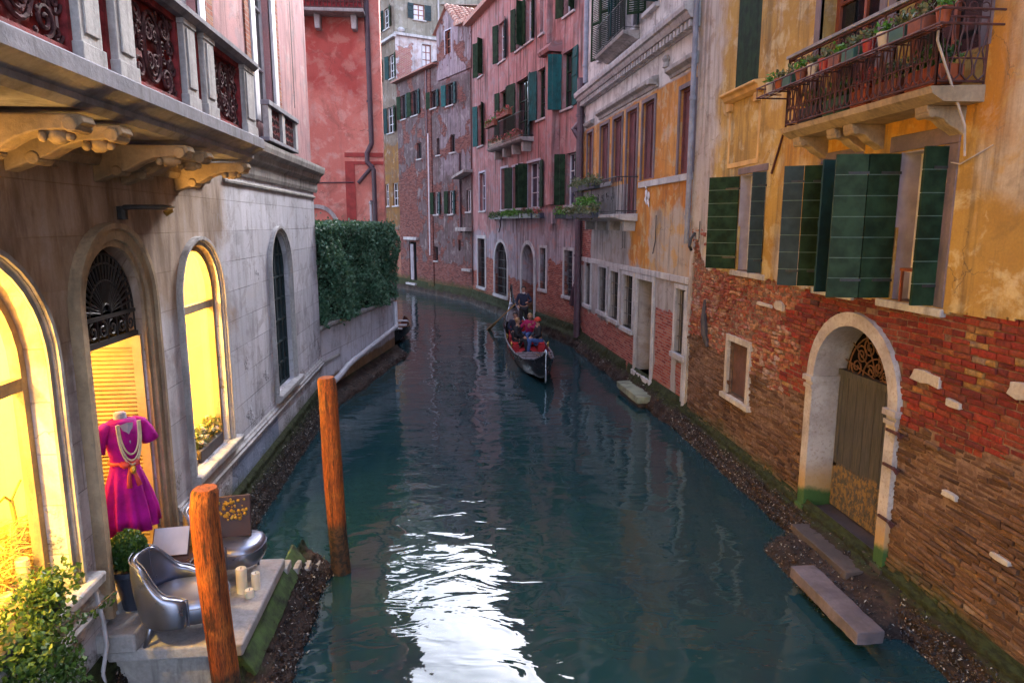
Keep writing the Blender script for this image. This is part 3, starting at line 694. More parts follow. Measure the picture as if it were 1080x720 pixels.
def footing(F, parent, s0, s1, profile, seed=0, cell=.07, amp=.05, shells=0, mat='footing', taper=0):
    """rough mussel-grown foot of a wall: grid over a (d,z) profile"""
    r = np.random.default_rng(seed); L = [0]
    for i in range(1, len(profile)): L.append(L[-1]+math.hypot(profile[i][0]-profile[i-1][0], profile[i][1]-profile[i-1][1]))
    nt = max(4, int(L[-1]/cell)); ns = max(4, int((s1-s0)/cell))
    def rough(n1, n2, k):
        g = r.normal(size=(n1//k+3, n2//k+3)); i = np.arange(n1)/k; j = np.arange(n2)/k
        i0 = i.astype(int); j0 = j.astype(int); fi = (i-i0)[:, None]; fj = (j-j0)[None, :]
        return g[np.ix_(i0, j0)]*(1-fi)*(1-fj)+g[np.ix_(i0+1, j0)]*fi*(1-fj)+g[np.ix_(i0, j0+1)]*(1-fi)*fj+g[np.ix_(i0+1, j0+1)]*fi*fj
    H = (rough(ns+1, nt+1, 9)*.5+rough(ns+1, nt+1, 3)*.5+r.normal(size=(ns+1, nt+1))*.45)*amp
    pts = []; uv = []
    for i in range(ns+1):
        for j in range(nt+1):
            t = L[-1]*j/nt; k = max(q for q in range(len(L)-1) if L[q] <= t+1e-9); f = (t-L[k])/(L[k+1]-L[k])
            d = profile[k][0]*(1-f)+profile[k+1][0]*f; z = profile[k][1]*(1-f)+profile[k+1][1]*f; s = s0+(s1-s0)*i/ns
            e = min(1, j*.7)
            if taper:
                q_ = min(1, max(0, min(s-s0, s1-s)/taper))**.6; d *= q_; z = z if z < 0 else z*q_-.25*(1-q_)
            pts.append(F.P(s, z+H[i, j]*.4*e, d+H[i, j]*e)); uv.append((s, z))
    W = nt+1; mb = MB(); mb.add(pts, [(i*W+j, (i+1)*W+j, (i+1)*W+j+1, i*W+j+1) for i in range(ns) for j in range(nt)], uv)
    f = obj('footing', mb, M[mat], parent, smooth=True)
    if shells:
        sb = MB(); zmax = profile[0][1]
        for _ in range(shells):
            i = r.integers(0, ns); j = int(nt*(.25+.75*r.random()**.8)); j = min(nt-1, j); c = np.array(pts[i*W+j])+r.normal(size=3)*.02
            a = r.normal(size=3); a /= np.linalg.norm(a); b = np.cross(a, r.normal(size=3)); b /= np.linalg.norm(b); n = np.cross(a, b); sz = r.uniform(.010, .024)
            sb.add([c-a*sz, c+b*sz*.5, c+a*sz, c-b*sz*.5, c+n*sz*.4, c-n*sz*.4], [(0,1,4),(1,2,4),(2,3,4),(3,0,4),(0,1,5),(1,2,5),(2,3,5),(3,0,5)])
        o = obj('mussels', sb, M['shells'], f, kind='stuff')
    return f
def roughen(o, strength=.02, size=.25, lv=4):
    t = bpy.data.textures.new('chips', 'CLOUDS'); t.noise_scale = size; t.noise_depth = 4
    for m in list(o.modifiers): o.modifiers.remove(m)
    s = o.modifiers.new('sub', 'SUBSURF'); s.subdivision_type = 'SIMPLE'; s.levels = s.render_levels = lv
    b = o.modifiers.new('round', 'SMOOTH'); b.factor = .6; b.iterations = 3
    d = o.modifiers.new('disp', 'DISPLACE'); d.texture = t; d.strength = strength; d.mid_level = .5; d.texture_coords = 'LOCAL'
    for p in o.data.polygons: p.use_smooth = True
    return o
def blob_pts(c, rad, n, shell=.55):
    v = rng.normal(size=(n, 3)); v /= np.linalg.norm(v, axis=1)[:, None]; r = (shell+(1-shell)*rng.random(n))[:, None]
    return np.asarray(c)+v*r*np.asarray(rad)
# ================================================================ WATER
w = MB(); w.add([(-400, -400, 0), (400, -400, 0), (400, 900, 0), (-400, 900, 0)], [(0, 1, 2, 3)])
obj('canal_water', w, M['water'], kind='structure', label='dark teal canal water with rippled reflections')
bed = MB(); bed.add([(-420, -420, -2.2), (420, -420, -2.2), (420, 920, -2.2), (-420, 920, -2.2)], [(0, 1, 2, 3)])
obj('ground', bed, M['footing'], kind='structure', label='muddy canal bed below the water')
# ================================================================ LEFT PALAZZO
LB = thing('stone_palazzo', 'white stone palazzo with arched lit shop windows and a carved balcony, left side', 'building', (-3.1, 9, 0))
W1 = (3.62, 5.42, 1.40, 4.13, True, .24); DR = (6.0, 7.1, .88, 4.10, True, .14); W2 = (8.1, 9.4, 1.36, 4.04, True, .15); W3 = (12.08, 13.4, 1.34, 4.14, True, .14)
NEAR = -7.0; END = 16.25
mb = MB(); facade(mb, FL, NEAR, END, -.6, 5.1, [W1, DR, W2, W3])
mb.quad(FL, (END, -.6, 0), (END, 5.1, 0), (END, 5.1, -9), (END, -.6, -9)); mb.quad(FL, (NEAR, -.6, 0), (NEAR, 5.1, 0), (NEAR, 5.1, -9), (NEAR, -.6, -9))
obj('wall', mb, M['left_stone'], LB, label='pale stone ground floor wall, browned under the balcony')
UW = (11.95, 13.05, 5.95, 8.9); UW2 = (5.2, 6.5, 5.6, 8.9)
mb = MB(); facade(mb, FL, NEAR, END-.1, 5.1, 15.4, [UW, UW2, (2.2, 3.6, 5.6, 8.9), (8.3, 9.4, 5.6, 8.9)] + [(a, b, 10.6, 13.2) for a, b in ((2.2, 3.6), (5.2, 6.5), (8.3, 9.4), (11.95, 13.05))], .22)
shell(mb, FL, NEAR, END-.1, 5.1, 15.4, 9)
obj('upper_wall', mb, M['left_pink'], LB)
mb = MB(); mb.box(FL, NEAR-.3, END+.3, 15.4, 15.65, -9.4, .5)
obj('roof', mb, M['tile'], LB)
for a, b in ((2.2, 3.6), (5.2, 6.5), (8.3, 9.4), (11.95, 13.05)):
    window(LB, FL, a, b, 10.6, 13.2, depth=.16, sur=(.12, .03, 'trim'), sill=('trim', .12, .09, .15), shutters=[('b', .55, 8, 'green_sh', 'plank'), ('a', .55, 172, 'green_sh', 'plank')])
for a, b in ((2.2, 3.6), (5.2, 6.5), (8.3, 9.4)):
    window(LB, FL, a, b, 5.6, 8.9, depth=.16, sur=(.2, .03, 'white_paint'), fm='white_paint')
window(LB, FL, *UW, depth=.16, sur=(.24, .045, 'white_paint'), fm='white_paint')
bt = MB()
for a, b in ((11.43, 11.68), (13.32, 13.56), (9.65, 9.9), (6.75, 7.0), (7.8, 8.05), (4.7, 4.95)): bt.box(FL, a, b, 5.58, 9.4, -.02, .022)
split('brick_strip', bt, M['left_brick'], LB)
mb = MB(); mb.box(FL, 14.72, 14.745, 6.6, 15.3, -.01, .006); obj('wall_groove', mb, M['pipe_dark'], LB)
# string courses, cornice, plinth mouldings
mb = MB(); mb.profile(FL, [(0, 5.0), (.03, 5.0), (.05, 5.06), (.05, 5.2), (.12, 5.27), (.14, 5.36), (.22, 5.42), (.24, 5.5), (.24, 5.56), (0, 5.6)], 8.6, END+.24)
mb.profile(FL, [(0, 4.86), (.035, 4.87), (.04, 4.9), (0, 4.93)], 9.9, END+.02)
obj('cornice', mb, M['trim_dirty'], LB)
mb = MB()
for a, b in ((NEAR, 5.98), (7.55, END+.03)):
    mb.profile(FL, [(0, .98), (.05, 1.0), (.06, 1.04), (.03, 1.06), (.05, 1.10), (.02, 1.13), (.02, 1.15), (0, 1.17)], a, b)
split('plinth_moulding', mb, M['trim'], LB)
# window and door surrounds
def archivolt(op, w1, name='archivolt', m='trim_dirty'):
    b = MB(); band(b, FL, op, .05, -.03, .02, .002); band(b, FL, op, w1-.09, -.01, .045, .05); band(b, FL, op, .04, -.01, .07, w1-.04)
    return b
def keep_open(o): return (o[0], o[1], o[2], o[3], True)
def shopwin(op, zbar, label, dpt):
    a, b, lo, hi = op[:4]; fw = .07; F = FL; m_ = MB(); d0, d1 = -dpt-.03, -dpt+.05
    band(m_, F, (a+fw, b-fw, lo, hi-fw, True), fw, d0, d1)
    m_.box(F, a+fw, b-fw, zbar, zbar+.10, d0+.004, d1-.004); m_.box(F, a+fw, b-fw, lo, lo+.07, d0+.004, d1-.004)
    wi = obj('window', m_, M['trim_brown'], LB, label=label)
    p = MB(); ol = outline((a, b, lo, hi, True)); p.add([F.P(u, z, -dpt) for u, z in ol], [tuple(range(len(ol)))], ol); obj('pane', p, M['glass'], wi)
    s_ = MB(); s_.profile(F, [(-dpt-.02, lo), (-dpt-.02, lo-.09), (.0, lo-.17), (.07, lo-.15), (.12, lo-.10), (.13, lo-.03), (.12, lo-.01)], a-.12, b+.28)
    obj('sill', s_, M['trim'], wi, bevel=.008)
    return wi
w1 = shopwin(W1, 3.05, 'lit arched shop window with straw and candles, nearest the front', .20)
obj('surround', archivolt(keep_open(W1), .10), M['trim_dirty'], w1)
w2 = shopwin(W2, 3.22, 'lit arched window right of the shop door', .11)
obj('surround', archivolt(keep_open(W2), .11), M['trim'], w2)
w3 = window(LB, FL, *W3[:4], arch=True, depth=.11, mull=(3, 6), fm='bluegrey_sh', pane='bluegrey_sh', sill=None, label='narrow arched window with closed grey leaded glazing')
s_ = MB(); s_.profile(FL, [(-.12, 1.34), (-.12, 1.25), (0, 1.18), (.08, 1.19), (.13, 1.26), (.13, 1.33)], 11.95, 13.75); obj('sill', s_, M['trim'], w3, bevel=.008)
obj('surround', archivolt(keep_open(W3), .12), M['trim'], w3)
# door
dm = MB(); F = FL
band(dm, F, (6.0, 7.1, .88, 4.10, True), .06, -.05, .03, .002); band(dm, F, (6.0, 7.1, .88, 4.10, True), .10, -.02, .065, .06); band(dm, F, (6.0, 7.1, .88, 4.10, True), .05, -.02, .10, .16)
obj('door_surround', dm, M['trim_brown'], LB)
door = MB(); Lf = FL.sub(7.06, -.02, 268); 
w_, z0_, z1_ = .60, .90, 3.2
for a, b in ((0, .085), (w_-.085, w_)): door.box(Lf, a, b, z0_, z1_, 0, .045)
for q0, q1 in ((z0_, z0_+.14), (1.95, 2.12), (z1_-.12, z1_)): door.box(Lf, .085, w_-.085, q0, q1, .002, .043)
for lo, hi in ((z0_+.14, 1.95), (2.12, z1_-.12)):
    n = int((hi-lo)/.042)
    for i in range(n):
        c = lo+(i+.5)*(hi-lo)/n; a, b = .085, w_-.085
        door.add([Lf.P(a, c-.017, .002), Lf.P(b, c-.017, .002), Lf.P(b, c+.012, .043), Lf.P(a, c+.012, .043), Lf.P(a, c-.009, .002), Lf.P(b, c-.009, .002), Lf.P(b, c+.020, .043), Lf.P(a, c+.020, .043)],
                 [(0,1,2,3),(4,5,6,7),(0,1,5,4),(2,3,7,6),(0,3,7,4),(1,2,6,5)])
dr = obj('door', door, M['peach'], LB, label='half open louvred peach wooden door')
door2 = MB(); Lg = FL.sub(6.02, -.14, -100); 
for a, b in ((0, .1), (.45, .55)): door2.box(Lg, a, b, z0_, z1_, 0, .045)
for q0, q1 in ((z0_, z0_+.8), (1.95, 2.12), (z1_-.12, z1_)): door2.box(Lg, .1, .45, q0, q1, .004, .041)
obj('door', door2, M['peach'], LB)
h = MB(); h.tube([Lf.P(.54, 1.95, -.03), Lf.P(.54, 2.1, -.03)], .01, 6); h.box(Lf, .52, .56, 1.9, 2.15, -.012, 0); obj('handle', h, M['brass'], dr)
# fan grille above the door
g = MB(); cs, cz = 6.55, 3.48; d = -.07
g.box(F, 6.0, 7.1, 3.20, 3.25, d-.02, d+.02); g.box(F, 6.0, 7.1, 3.44, 3.475, d-.015, d+.015)
for i in range(1, 22):
    a = math.pi*i/22; g.tube([F.P(cs+.10*math.cos(a), cz+.10*math.sin(a), d), F.P(cs+.52*math.cos(a), cz+.54*math.sin(a), d)], [.007, .014], 5)
for r_ in (.09, .30, .45, .53):
    g.tube([F.P(cs+r_*math.cos(math.pi*i/20), cz+r_*math.sin(math.pi*i/20)*1.04, d) for i in range(21)], .011, 5)
for i in range(6):
    c = 6.10+i*.18
    spiral(g, F, c, 3.345, .085, d, 1.4, 1 if i % 2 else -1, math.pi/2*(1 if i % 2 else 1), .010, 16)
    g.tube([F.P(c+.09, 3.25, d), F.P(c+.09, 3.44, d)], .008, 5)
obj('fan_grille', g, M['iron'], LB)
tp = MB(); ol = outline((6.0, 7.1, 3.22, 4.10, True)); tp.add([F.P(u, z, -.137) for u, z in ol], [tuple(range(len(ol)))], ol); obj('transom_pane', tp, M['pane'], LB)
# ---- shop interior: room, display backs, lamps
rm = MB()
def room(s0, s1, z0, z1, d0, d1):
    q = rm
    q.quad(F, (s0, z0, d1), (s1, z0, d1), (s1, z1, d1), (s0, z1, d1))      # back
    q.quad(F, (s0, z0, d0), (s0, z1, d0), (s0, z1, d1), (s0, z0, d1)); q.quad(F, (s1, z0, d0), (s1, z1, d0), (s1, z1, d1), (s1, z0, d1))
    q.quad(F, (s0, z0, d0), (s1, z0, d0), (s1, z0, d1), (s0, z0, d1)); q.quad(F, (s0, z1, d0), (s1, z1, d0), (s1, z1, d1), (s0, z1, d1))
room(3.0, 5.62, 1.38, 4.35, -.245, -1.3); room(7.75, 9.75, 1.34, 4.3, -.155, -1.2); room(5.66, 7.7, .86, 4.3, -.145, -3.0)
obj('display_room', rm, M['warm_wall'], LB, label='cream shop interior lit by warm lamps')
# balcony
B = MB(); PX = .9
B.profile(FL, [(0, 4.98), (.10, 4.98), (.14, 5.02), (PX-.16, 5.02), (PX-.10, 5.06), (PX-.10, 5.10), (PX-.03, 5.14), (PX+.03, 5.17), (PX+.03, 5.27), (PX, 5.29), (0, 5.29)], 1.2, 8.55)
bal = obj('balcony', B, M['trim_grey'], LB, label='long carved stone balcony with oxblood scroll panels')
up = MB(); up.profile(FL, [(0, 4.80), (.06, 4.80), (.09, 4.86), (.09, 4.92), (.16, 4.97), (0, 4.97)], 1.2, 9.2); obj('bed_moulding', up, M['trim_brown'], bal)
rl = MB(); rl.profile(FL, [(PX-.20, 6.02), (PX-.02, 6.02), (PX+.03, 6.06), (PX+.03, 6.10), (PX-.02, 6.14), (PX-.18, 6.14), (PX-.22, 6.08)], 1.2, 8.5)
rl.box(FL, 8.28, 8.46, 6.022, 6.12, .0, PX-.2)
obj('handrail', rl, M['trim_grey'], bal)
posts = []; panels = []
x = 8.5-1.75*4
for k in range(4):
    o = 8.10-1.73*k
    posts += [(o-.00, o+.38) if k == 0 else (o, o+.27)]
    posts += [(o-1.25, o-.97)]; panels += [(o-.97, o, 1), (o-1.25-.23, o-1.25, 0)]
for a, b in posts:
    p = MB(); p.box(FL, a, b, 5.29, 6.02, PX-.19, PX-.03); p.box(FL, a-.015, b+.015, 5.29, 5.40, PX-.205, PX-.015); p.box(FL, a+.05, b-.05, 5.46, 5.95, PX-.03, PX-.018)
    p.box(FL, a-.012, b+.012, 5.97, 6.018, PX-.2, PX-.018)
    obj('baluster_post', p, M['trim'], bal, bevel=.006)
for a, b, wide in panels:
    p = MB(); d = PX-.11
    for q in ((a, a+.045, 5.29, 6.02), (b-.045, b, 5.29, 6.02)): p.box(FL, *q, d-.02, d+.03)
    p.box(FL, a+.045, b-.045, 5.29, 5.35, d-.018, d+.028); p.box(FL, a+.045, b-.045, 5.97, 6.02, d-.018, d+.028)
    obj('scroll_panel_frame', p, M['cast_red'], bal)
    p = MB(); c = (a+b)/2; zc = 5.66; th = .012
    if wide:
        p.tube([FL.P(c+.16*math.cos(t*math.pi/12), zc+.26*math.sin(t*math.pi/12), d) for t in range(25)], .016, 5)
        p.tube([FL.P(c+.12*math.cos(t*math.pi/12), zc+.21*math.sin(t*math.pi/12), d) for t in range(25)], .010, 5)
        for sx in (-1, 1):
            for sz in (-1, 1):
                spiral(p, FL, c+sx*.06, zc+sz*.10, .07, d, 1.5, sx*sz, math.pi/2*sz, th); spiral(p, FL, c+sx*.25, zc+sz*.20, .10, d, 1.7, -sx*sz, math.pi/2*sz, .014)
                spiral(p, FL, c+sx*.36, zc+sz*.07, .08, d, 1.5, sx*sz, 0, th); spiral(p, FL, c+sx*.37, zc+sz*.25, .06, d, 1.3, sx*sz, 0, .013); spiral(p, FL, c+sx*.20, zc+sz*.04, .05, d, 1.3, sx*sz, 0, th)
        for _ in range(40):
            q = FL.P(random.uniform(a+.06, b-.06), random.uniform(5.37, 5.95), d); p.ball(q, .012, .022, .022, 6, 4)
    else:
        for i in range(6): spiral(p, FL, c+(.03 if i % 2 else -.03), 5.42+i*.1, .06, d, 1.4, 1 if i % 2 else -1, math.pi/2, .011, 14)
    obj('scroll_work', p, M['cast_dark'], bal)
    p = MB(); p.box(FL, a+.04, b-.04, 5.33, 5.99, d-.05, d-.038)
    obj('back_plate', p, M['cast_red'], bal)
for c in (2.95, 3.5, 4.75, 5.28, 6.50, 7.0, 8.28):
    p = MB(); wv = .085
    prof = [(0, 4.98), (.80, 4.98), (.82, 4.93), (.76, 4.89), (.64, 4.88), (.52, 4.87), (.40, 4.83), (.30, 4.77), (.20, 4.74), (.10, 4.70), (0, 4.66)]
    pts = [FL.P(c-wv, z, d) for d, z in prof]+[FL.P(c+wv, z, d) for d, z in prof]; n = len(prof)
    p.add(pts, [tuple(range(n)), tuple(range(2*n-1, n-1, -1))]+[(i, (i+1) % n, n+(i+1) % n, n+i) for i in range(n)])
    for (dd, zz, rr) in ((.74, 4.915, .05), (.20, 4.755, .045)):
        p.tube([FL.P(c-wv-.02, zz, dd), FL.P(c+wv+.02, zz, dd)], rr, 12)
    co = obj('corbel', p, M['trim_brown'], bal, bevel=.012)
    hd = MB(); q = FL.P(c, 4.86, .62); hd.ball(q, .075, .075, .06, 10, 7, .06); hd.ball(FL.P(c, 4.85, .69), .035, .04, .032, 8, 6, .05)
    for sx in (-1, 1):
        hd.ball(FL.P(c+sx*.045, 4.89, .66), .02, .02, .02, 6, 5, .1); hd.ball(FL.P(c+sx*.07, 4.84, .56), .03, .03, .035, 7, 5, .12)
    obj('carved_head', hd, M['trim_brown'], co, smooth=True)
# balconette further along
b2 = MB(); b2.box(FL, 11.5, 13.62, 5.6, 5.66, 0, .27); bb = obj('balconette', b2, M['trim_grey'], LB, bevel=.01)
p = MB(); p.box(FL, 11.47, 13.62, 6.14, 6.22, .16, .30); obj('handrail', p, M['trim_grey'], bb, bevel=.01)
for a, b in ((11.5, 11.7), (12.4, 12.6), (13.42, 13.6)):
    p = MB(); p.box(FL, a, b, 5.66, 6.14, .18, .27); obj('baluster_post', p, M['trim'], bb)
for a, b in ((11.7, 12.4), (12.6, 13.42)):
    p = MB(); p.box(FL, a, b, 5.66, 6.14, .20, .22); obj('back_plate', p, M['cast_red'], bb)
    p = MB()
    for i in range(int((b-a)/.12)):
        for j in range(4): spiral(p, FL, a+.07+i*.12, 5.72+j*.12, .05, .235, 1.3, 1 if (i+j) % 2 else -1, 0, .009, 12)
    obj('scroll_work', p, M['cast_dark'], bb)
footing(FL, LB, 3.0, END+.35, [(0, .58), (.065, .54), (.07, .43), (.10, .42), (.11, .32), (.15, .31), (.16, .19), (.20, .17), (.21, .05), (.24, .03), (.25, -.25)], 3, .033, .014, 26000)
st = MB(); st.box(FL, NEAR, END+.06, -.5, .46, -.1, .06); obj('base_course', st, M['footing'], LB)
# wall lamp over the door
wl = thing('wall_lamp', 'black metal wall lamp above the arched shop door', 'lamp', (-3.1, 6.85, 4.42))
m_ = MB(); m_.lathe(FL.P(6.82, 4.40, .03), [(.05, -.06), (.05, .06)], 10); m_.tube([FL.P(6.82, 4.42, .0), FL.P(6.82, 4.45, .10)], .02, 8); obj('bracket', m_, M['iron'], wl)
m_ = MB()
prof = [(-.02, 4.45), (.02, 4.475), (.38, 4.475), (.44, 4.455), (.38, 4.43), (.02, 4.43)]
m_.profile(FL, [(.06+a, z) for a, z in prof], 6.75, 6.89); obj('lamp_head', m_, M['iron'], wl, bevel=.012)
# ================================================================ PLATFORM
PF = thing('landing_stage', 'pale stone landing stage in front of the shop door', 'landing stage', (-2.5, 6.6, 0))
m_ = MB(); m_.wbox(-3.14, -1.9, 5.72, 7.32, .50, .62); obj('top_slab', m_, M['pave'], PF, bevel=.02)
m_ = MB(); m_.wbox(-3.14, -1.97, 5.80, 7.25, -.5, .50); obj('base', m_, M['trim_dirty'], PF)
m_ = MB(); m_.wbox(-3.14, -2.78, 5.66, 7.15, .62, .80); obj('step', m_, M['pave'], PF, bevel=.02)
m_ = MB(); m_.wbox(-3.5, -3.06, 6.0, 7.1, .62, .90); obj('threshold', m_, M['trim'], PF, bevel=.01)
FS = Frame((-1.9, 0), 0, 'L')
m_ = MB(); m_.profile(FS, [(-.06, .5), (-.04, .5), (.06, .36), (.10, .30), (.0, .2), (-.06, .2)], 5.74, 7.9); roughen(obj('green_ledge', m_, M['algae'], PF), .03, .15, 5)
footing(FS, PF, 5.55, 8.25, [(-.02, .40), (.08, .30), (.22, .16), (.34, .03), (.36, -.3)], 5, .045, .03, 2500)
m_ = MB()
for k in range(4): m_.wbox(-2.75, -1.88+.07*k, 7.30+.2*k, 7.52+.2*k, -.3, .50-.11*k)
obj('side_steps', m_, M['trim_dirty'], PF, bevel=.015)
m_ = MB(); m_.tube([(-3.04, 5.62, 1.25), (-3.02, 5.66, .95), (-2.98, 5.60, .75), (-3.03, 5.58, .5), (-3.0, 5.6, .1)], .018, 8)
obj('hose', m_, M['pipe_pale'], smooth=True, label='pale hose running down the wall at the near end of the landing stage', cat='hose')
# ---------------------------------------------------------------- mooring poles
def pole(base, top, r, label, tilt=0):
    t = thing('mooring_pole', label, 'pole', (base[0], base[1], 0), 'orange timber mooring poles')
    b = Vector(base); e = Vector(top); n = 22; pts = []; rs = []
    for i in range(n):
        f = i/(n-1); p = b.lerp(e, f); p.x += .018*math.sin(f*5+tilt); p.y += .015*math.sin(f*4+1); pts.append(p); rs.append(r*(1.04-.05*f)*(1+.025*math.sin(f*17+tilt)))
    pts[-1] = e; rs[-1] = r*.80; pts.insert(-1, e-(e-b).normalized()*.03); rs.insert(-1, r*.93)
    m_ = MB(); m_.tube(pts, rs, 20)
    for i, v in enumerate(m_.v):
        a = math.atan2(v[1]-base[1], v[0]-base[0]); 
    k = [1+.035*math.sin(3*j+.7)+random.uniform(-.02, .02) for j in range(20)]
    for i in range(len(m_.v)):
        c = pts[min(len(pts)-1, i//20)]; q = k[i % 20]; m_.v[i] = (c.x+(m_.v[i][0]-c.x)*q, c.y+(m_.v[i][1]-c.y)*q, m_.v[i][2])
    obj('shaft', m_, M['pole'], t, auto=50)
    return t
pole((-1.87, 5.32, -1.5), (-1.95, 5.28, 2.26), .108, 'tall orange mooring pole in front of the landing stage with the armchairs')
pole((-1.36, 8.1, -1.5), (-1.50, 8.1, 2.50), .112, 'leaning orange mooring pole in open water beyond the landing stage', 2)
# ---------------------------------------------------------------- armchairs
def armchair(x, y, z, ang, label):
    t = thing('armchair', label, 'chair', (x, y, z), 'silver armchairs on the landing stage')
    a = R(ang); ux = Vector((math.cos(a), math.sin(a), 0)); uy = Vector((-math.sin(a), math.cos(a), 0)); O = Vector((x, y, z))
    W = lambda f, s, h: O+ux*f+uy*s+Vector((0, 0, h))
    # wrap-around shell: back tall, arms low
    m_ = MB(); n = 28; pts = []; 
    def shellpt(i, lvl, off):
        th = math.pi*(-.66+1.32*i/n)        # 0 = back centre
        rr = .30+off; f = -math.cos(th)*rr*.98; s = math.sin(th)*rr*1.06
        if abs(th) > 2.0: pass
        ss = lambda x, a, b: (lambda q: q*q*(3-2*q))(min(1, max(0, (x-a)/(b-a)))); hb = .52+.30*(1-ss(abs(th), .22*math.pi, .50*math.pi))-.05*ss(abs(th), .5*math.pi, .66*math.pi)
        top = hb
        h = .20+(top-.20)*lvl
        f -= .06*lvl*max(0, math.cos(th))+.0; bul = 1+.05*math.sin(math.pi*lvl)
        return W(f*bul, s*bul, h)
    L = 8
    for off, ls in ((.035, range(L+1)), (-.035, range(L, -1, -1))):
        for l in ls:
            for i in range(n+1): pts.append(shellpt(i, l/L, off*(1 if 0 < i < n else .2)*(.85 if l in (L,) else 1)))
    rows = 2*(L+1); fs = []
    for r_ in range(rows):
        q = (r_+1) % rows
        for i in range(n): fs.append((r_*(n+1)+i, r_*(n+1)+i+1, q*(n+1)+i+1, q*(n+1)+i))
    fs += [tuple(r_*(n+1) for r_ in range(rows)), tuple(r_*(n+1)+n for r_ in range(rows-1, -1, -1))]
    m_.add(pts, fs); o = obj('backrest', m_, M['silver'], t, smooth=True); o.modifiers.new('sub', 'SUBSURF').render_levels = 1
    for off in (.038, -.038):
        mp_ = MB(); mp_.tube([shellpt(i, 1.0, off*.85 if 0 < i < n else .0)+Vector((0, 0, .002)) for i in range(n+1)], .006, 6); obj('piping', mp_, M['silver_dark'], o)
    mp_ = MB(); mp_.tube([shellpt(n, l/8, 0)+ux*.004 for l in range(9)], .007, 6); mp_.tube([shellpt(0, l/8, 0)+ux*.004 for l in range(9)], .007, 6)
    for th_ in (n//2-4, n//2+4): mp_.tube([shellpt(th_, l/8, -.037) for l in range(3, 9)], .004, 5)
    obj('seam', mp_, M['silver_dark'], o)
    # seat cushion
    m_ = MB(); k = 24; pr = [(.0, .44), (.80, .435), (.95, .41), (1.0, .36), (1.0, .26), (.93, .20), (.0, .19)]; pts = []
    for rr, h in pr[1:-1]:
        for j in range(k):
            b = 2*math.pi*j/k; c_, s_ = math.cos(b), math.sin(b); q = (abs(c_)**3+abs(s_)**3)**(-1/3); pts.append(W(.10+.36*rr*q*c_, .29*rr*q*s_, h))
    m = len(pr)-2; pts += [W(.10, 0, .455), W(.10, 0, .19)]
    fs = [(i*k+j, i*k+(j+1) % k, (i+1)*k+(j+1) % k, (i+1)*k+j) for i in range(m-1) for j in range(k)]
    fs += [(m*k, j, (j+1) % k) for j in range(k)]+[(m*k+1, (m-1)*k+(j+1) % k, (m-1)*k+j) for j in range(k)]
    m_.add(pts, fs); se_ = obj('seat', m_, M['silver'], t, smooth=True)
    mp_ = MB(); mp_.tube([Vector(pts[2*k+j])+Vector((0, 0, .004)) for j in list(range(k))+[0]], .006, 5, False); obj('piping', mp_, M['silver_dark'], se_)
    for f, s, of, os_ in ((.26, .20, .04, .03), (.26, -.20, .04, -.03), (-.20, .18, -.07, .04), (-.20, -.18, -.07, -.04)):
        m_ = MB(); m_.tube([W(f, s, .24), W(f+of*.4, s+os_*.4, .12), W(f+of, s+os_, 0)], [.032, .026, .015], 8); obj('leg', m_, M['silver'], t, smooth=True)
    t.scale = (.94, .94, .94)
    return t
armchair(-2.52, 5.98, .62, 8, 'silver leather armchair nearest the front of the landing stage')
armchair(-2.45, 7.0, .62, -4, 'silver leather armchair with a dark box standing on its seat')
# table, menu, box, candles
tb = thing('side_table', 'small dark table between the two silver armchairs', 'table', (-2.78, 6.55, .62))
m_ = MB(); m_.wbox(-2.98, -2.55, 6.38, 6.74, 1.06, 1.085); obj('tabletop', m_, M['table'], tb, bevel=.004)
for sx in (-2.95, -2.58):
    for sy in (6.41, 6.71): m_ = MB(); m_.tube([(sx, sy, 1.06), (sx, sy, .62)], .012, 6); obj('leg', m_, M['table'], tb)
mn = thing('menu_book', 'open white menu book propped on the small dark table', 'menu', (-2.7, 6.5, 1.09))
m_ = MB(); Fm = Frame((-2.92, 6.62), 112, 'L')
Fm.n = (Fm.n+Vector((0, 0, .9))).normalized()
up_ = Vector((0, 0, 1)); 
def tilted(F, u0, u1, v0, v1, d0, d1, m_, bz, lean):
    """box on a plane leaning back"""
    e = F.u; v = Vector((-F.n.x, -F.n.y, 0)).normalized()*math.sin(lean)+Vector((0, 0, 1))*math.cos(lean); n = e.cross(v).normalized(); o = F.o+Vector((0, 0, bz))
    pts = [o+e*u+v*w_+n*d for d in (d0, d1) for w_ in (v0, v1) for u in (u0, u1)]
    m_.add(pts, [(0,1,3,2),(4,6,7,5),(0,4,5,1),(2,3,7,6),(0,2,6,4),(1,5,7,3)])
Fm = Frame((-2.93, 6.42), 82, 'L')
tilted(Fm, 0, .34, 0, .30, 0, .012, m_, 1.11, .75); obj('cover', m_, M['book_cover'], mn)
m_ = MB(); tilted(Fm, .012, .328, .01, .29, .014, .024, m_, 1.115, .75); tilted(Fm, .012, .328, .01, .29, -.012, -.002, m_, 1.115, .75); obj('pages', m_, M['paper'], mn)
bx = thing('display_box', 'dark box with gold trinkets standing on the far silver armchair', 'box', (-2.3, 7.05, 1.07))
m_ = MB(); Fb = Frame((-2.52, 7.02), 82, 'L'); tilted(Fb, 0, .36, -.03, .40, 0, .05, m_, 1.06, .22); obj('box_body', m_, M['book_cover'], bx, bevel=.006)
m_ = MB()
for i in range(46):
    u, v = random.uniform(.04, .32), random.uniform(.15, .37); e = Fb.u; vv = Vector((-Fb.n.x, -Fb.n.y, 0))*math.sin(.22)+Vector((0, 0, 1))*math.cos(.22); nn = e.cross(vv)
    s_ = random.uniform(.008, .022)
    for sg in (.055, -.006): m_.ball(Fb.o+Vector((0, 0, 1.06))+e*u+vv*v+nn*sg, s_, s_*.6, s_, 6, 4, .1)
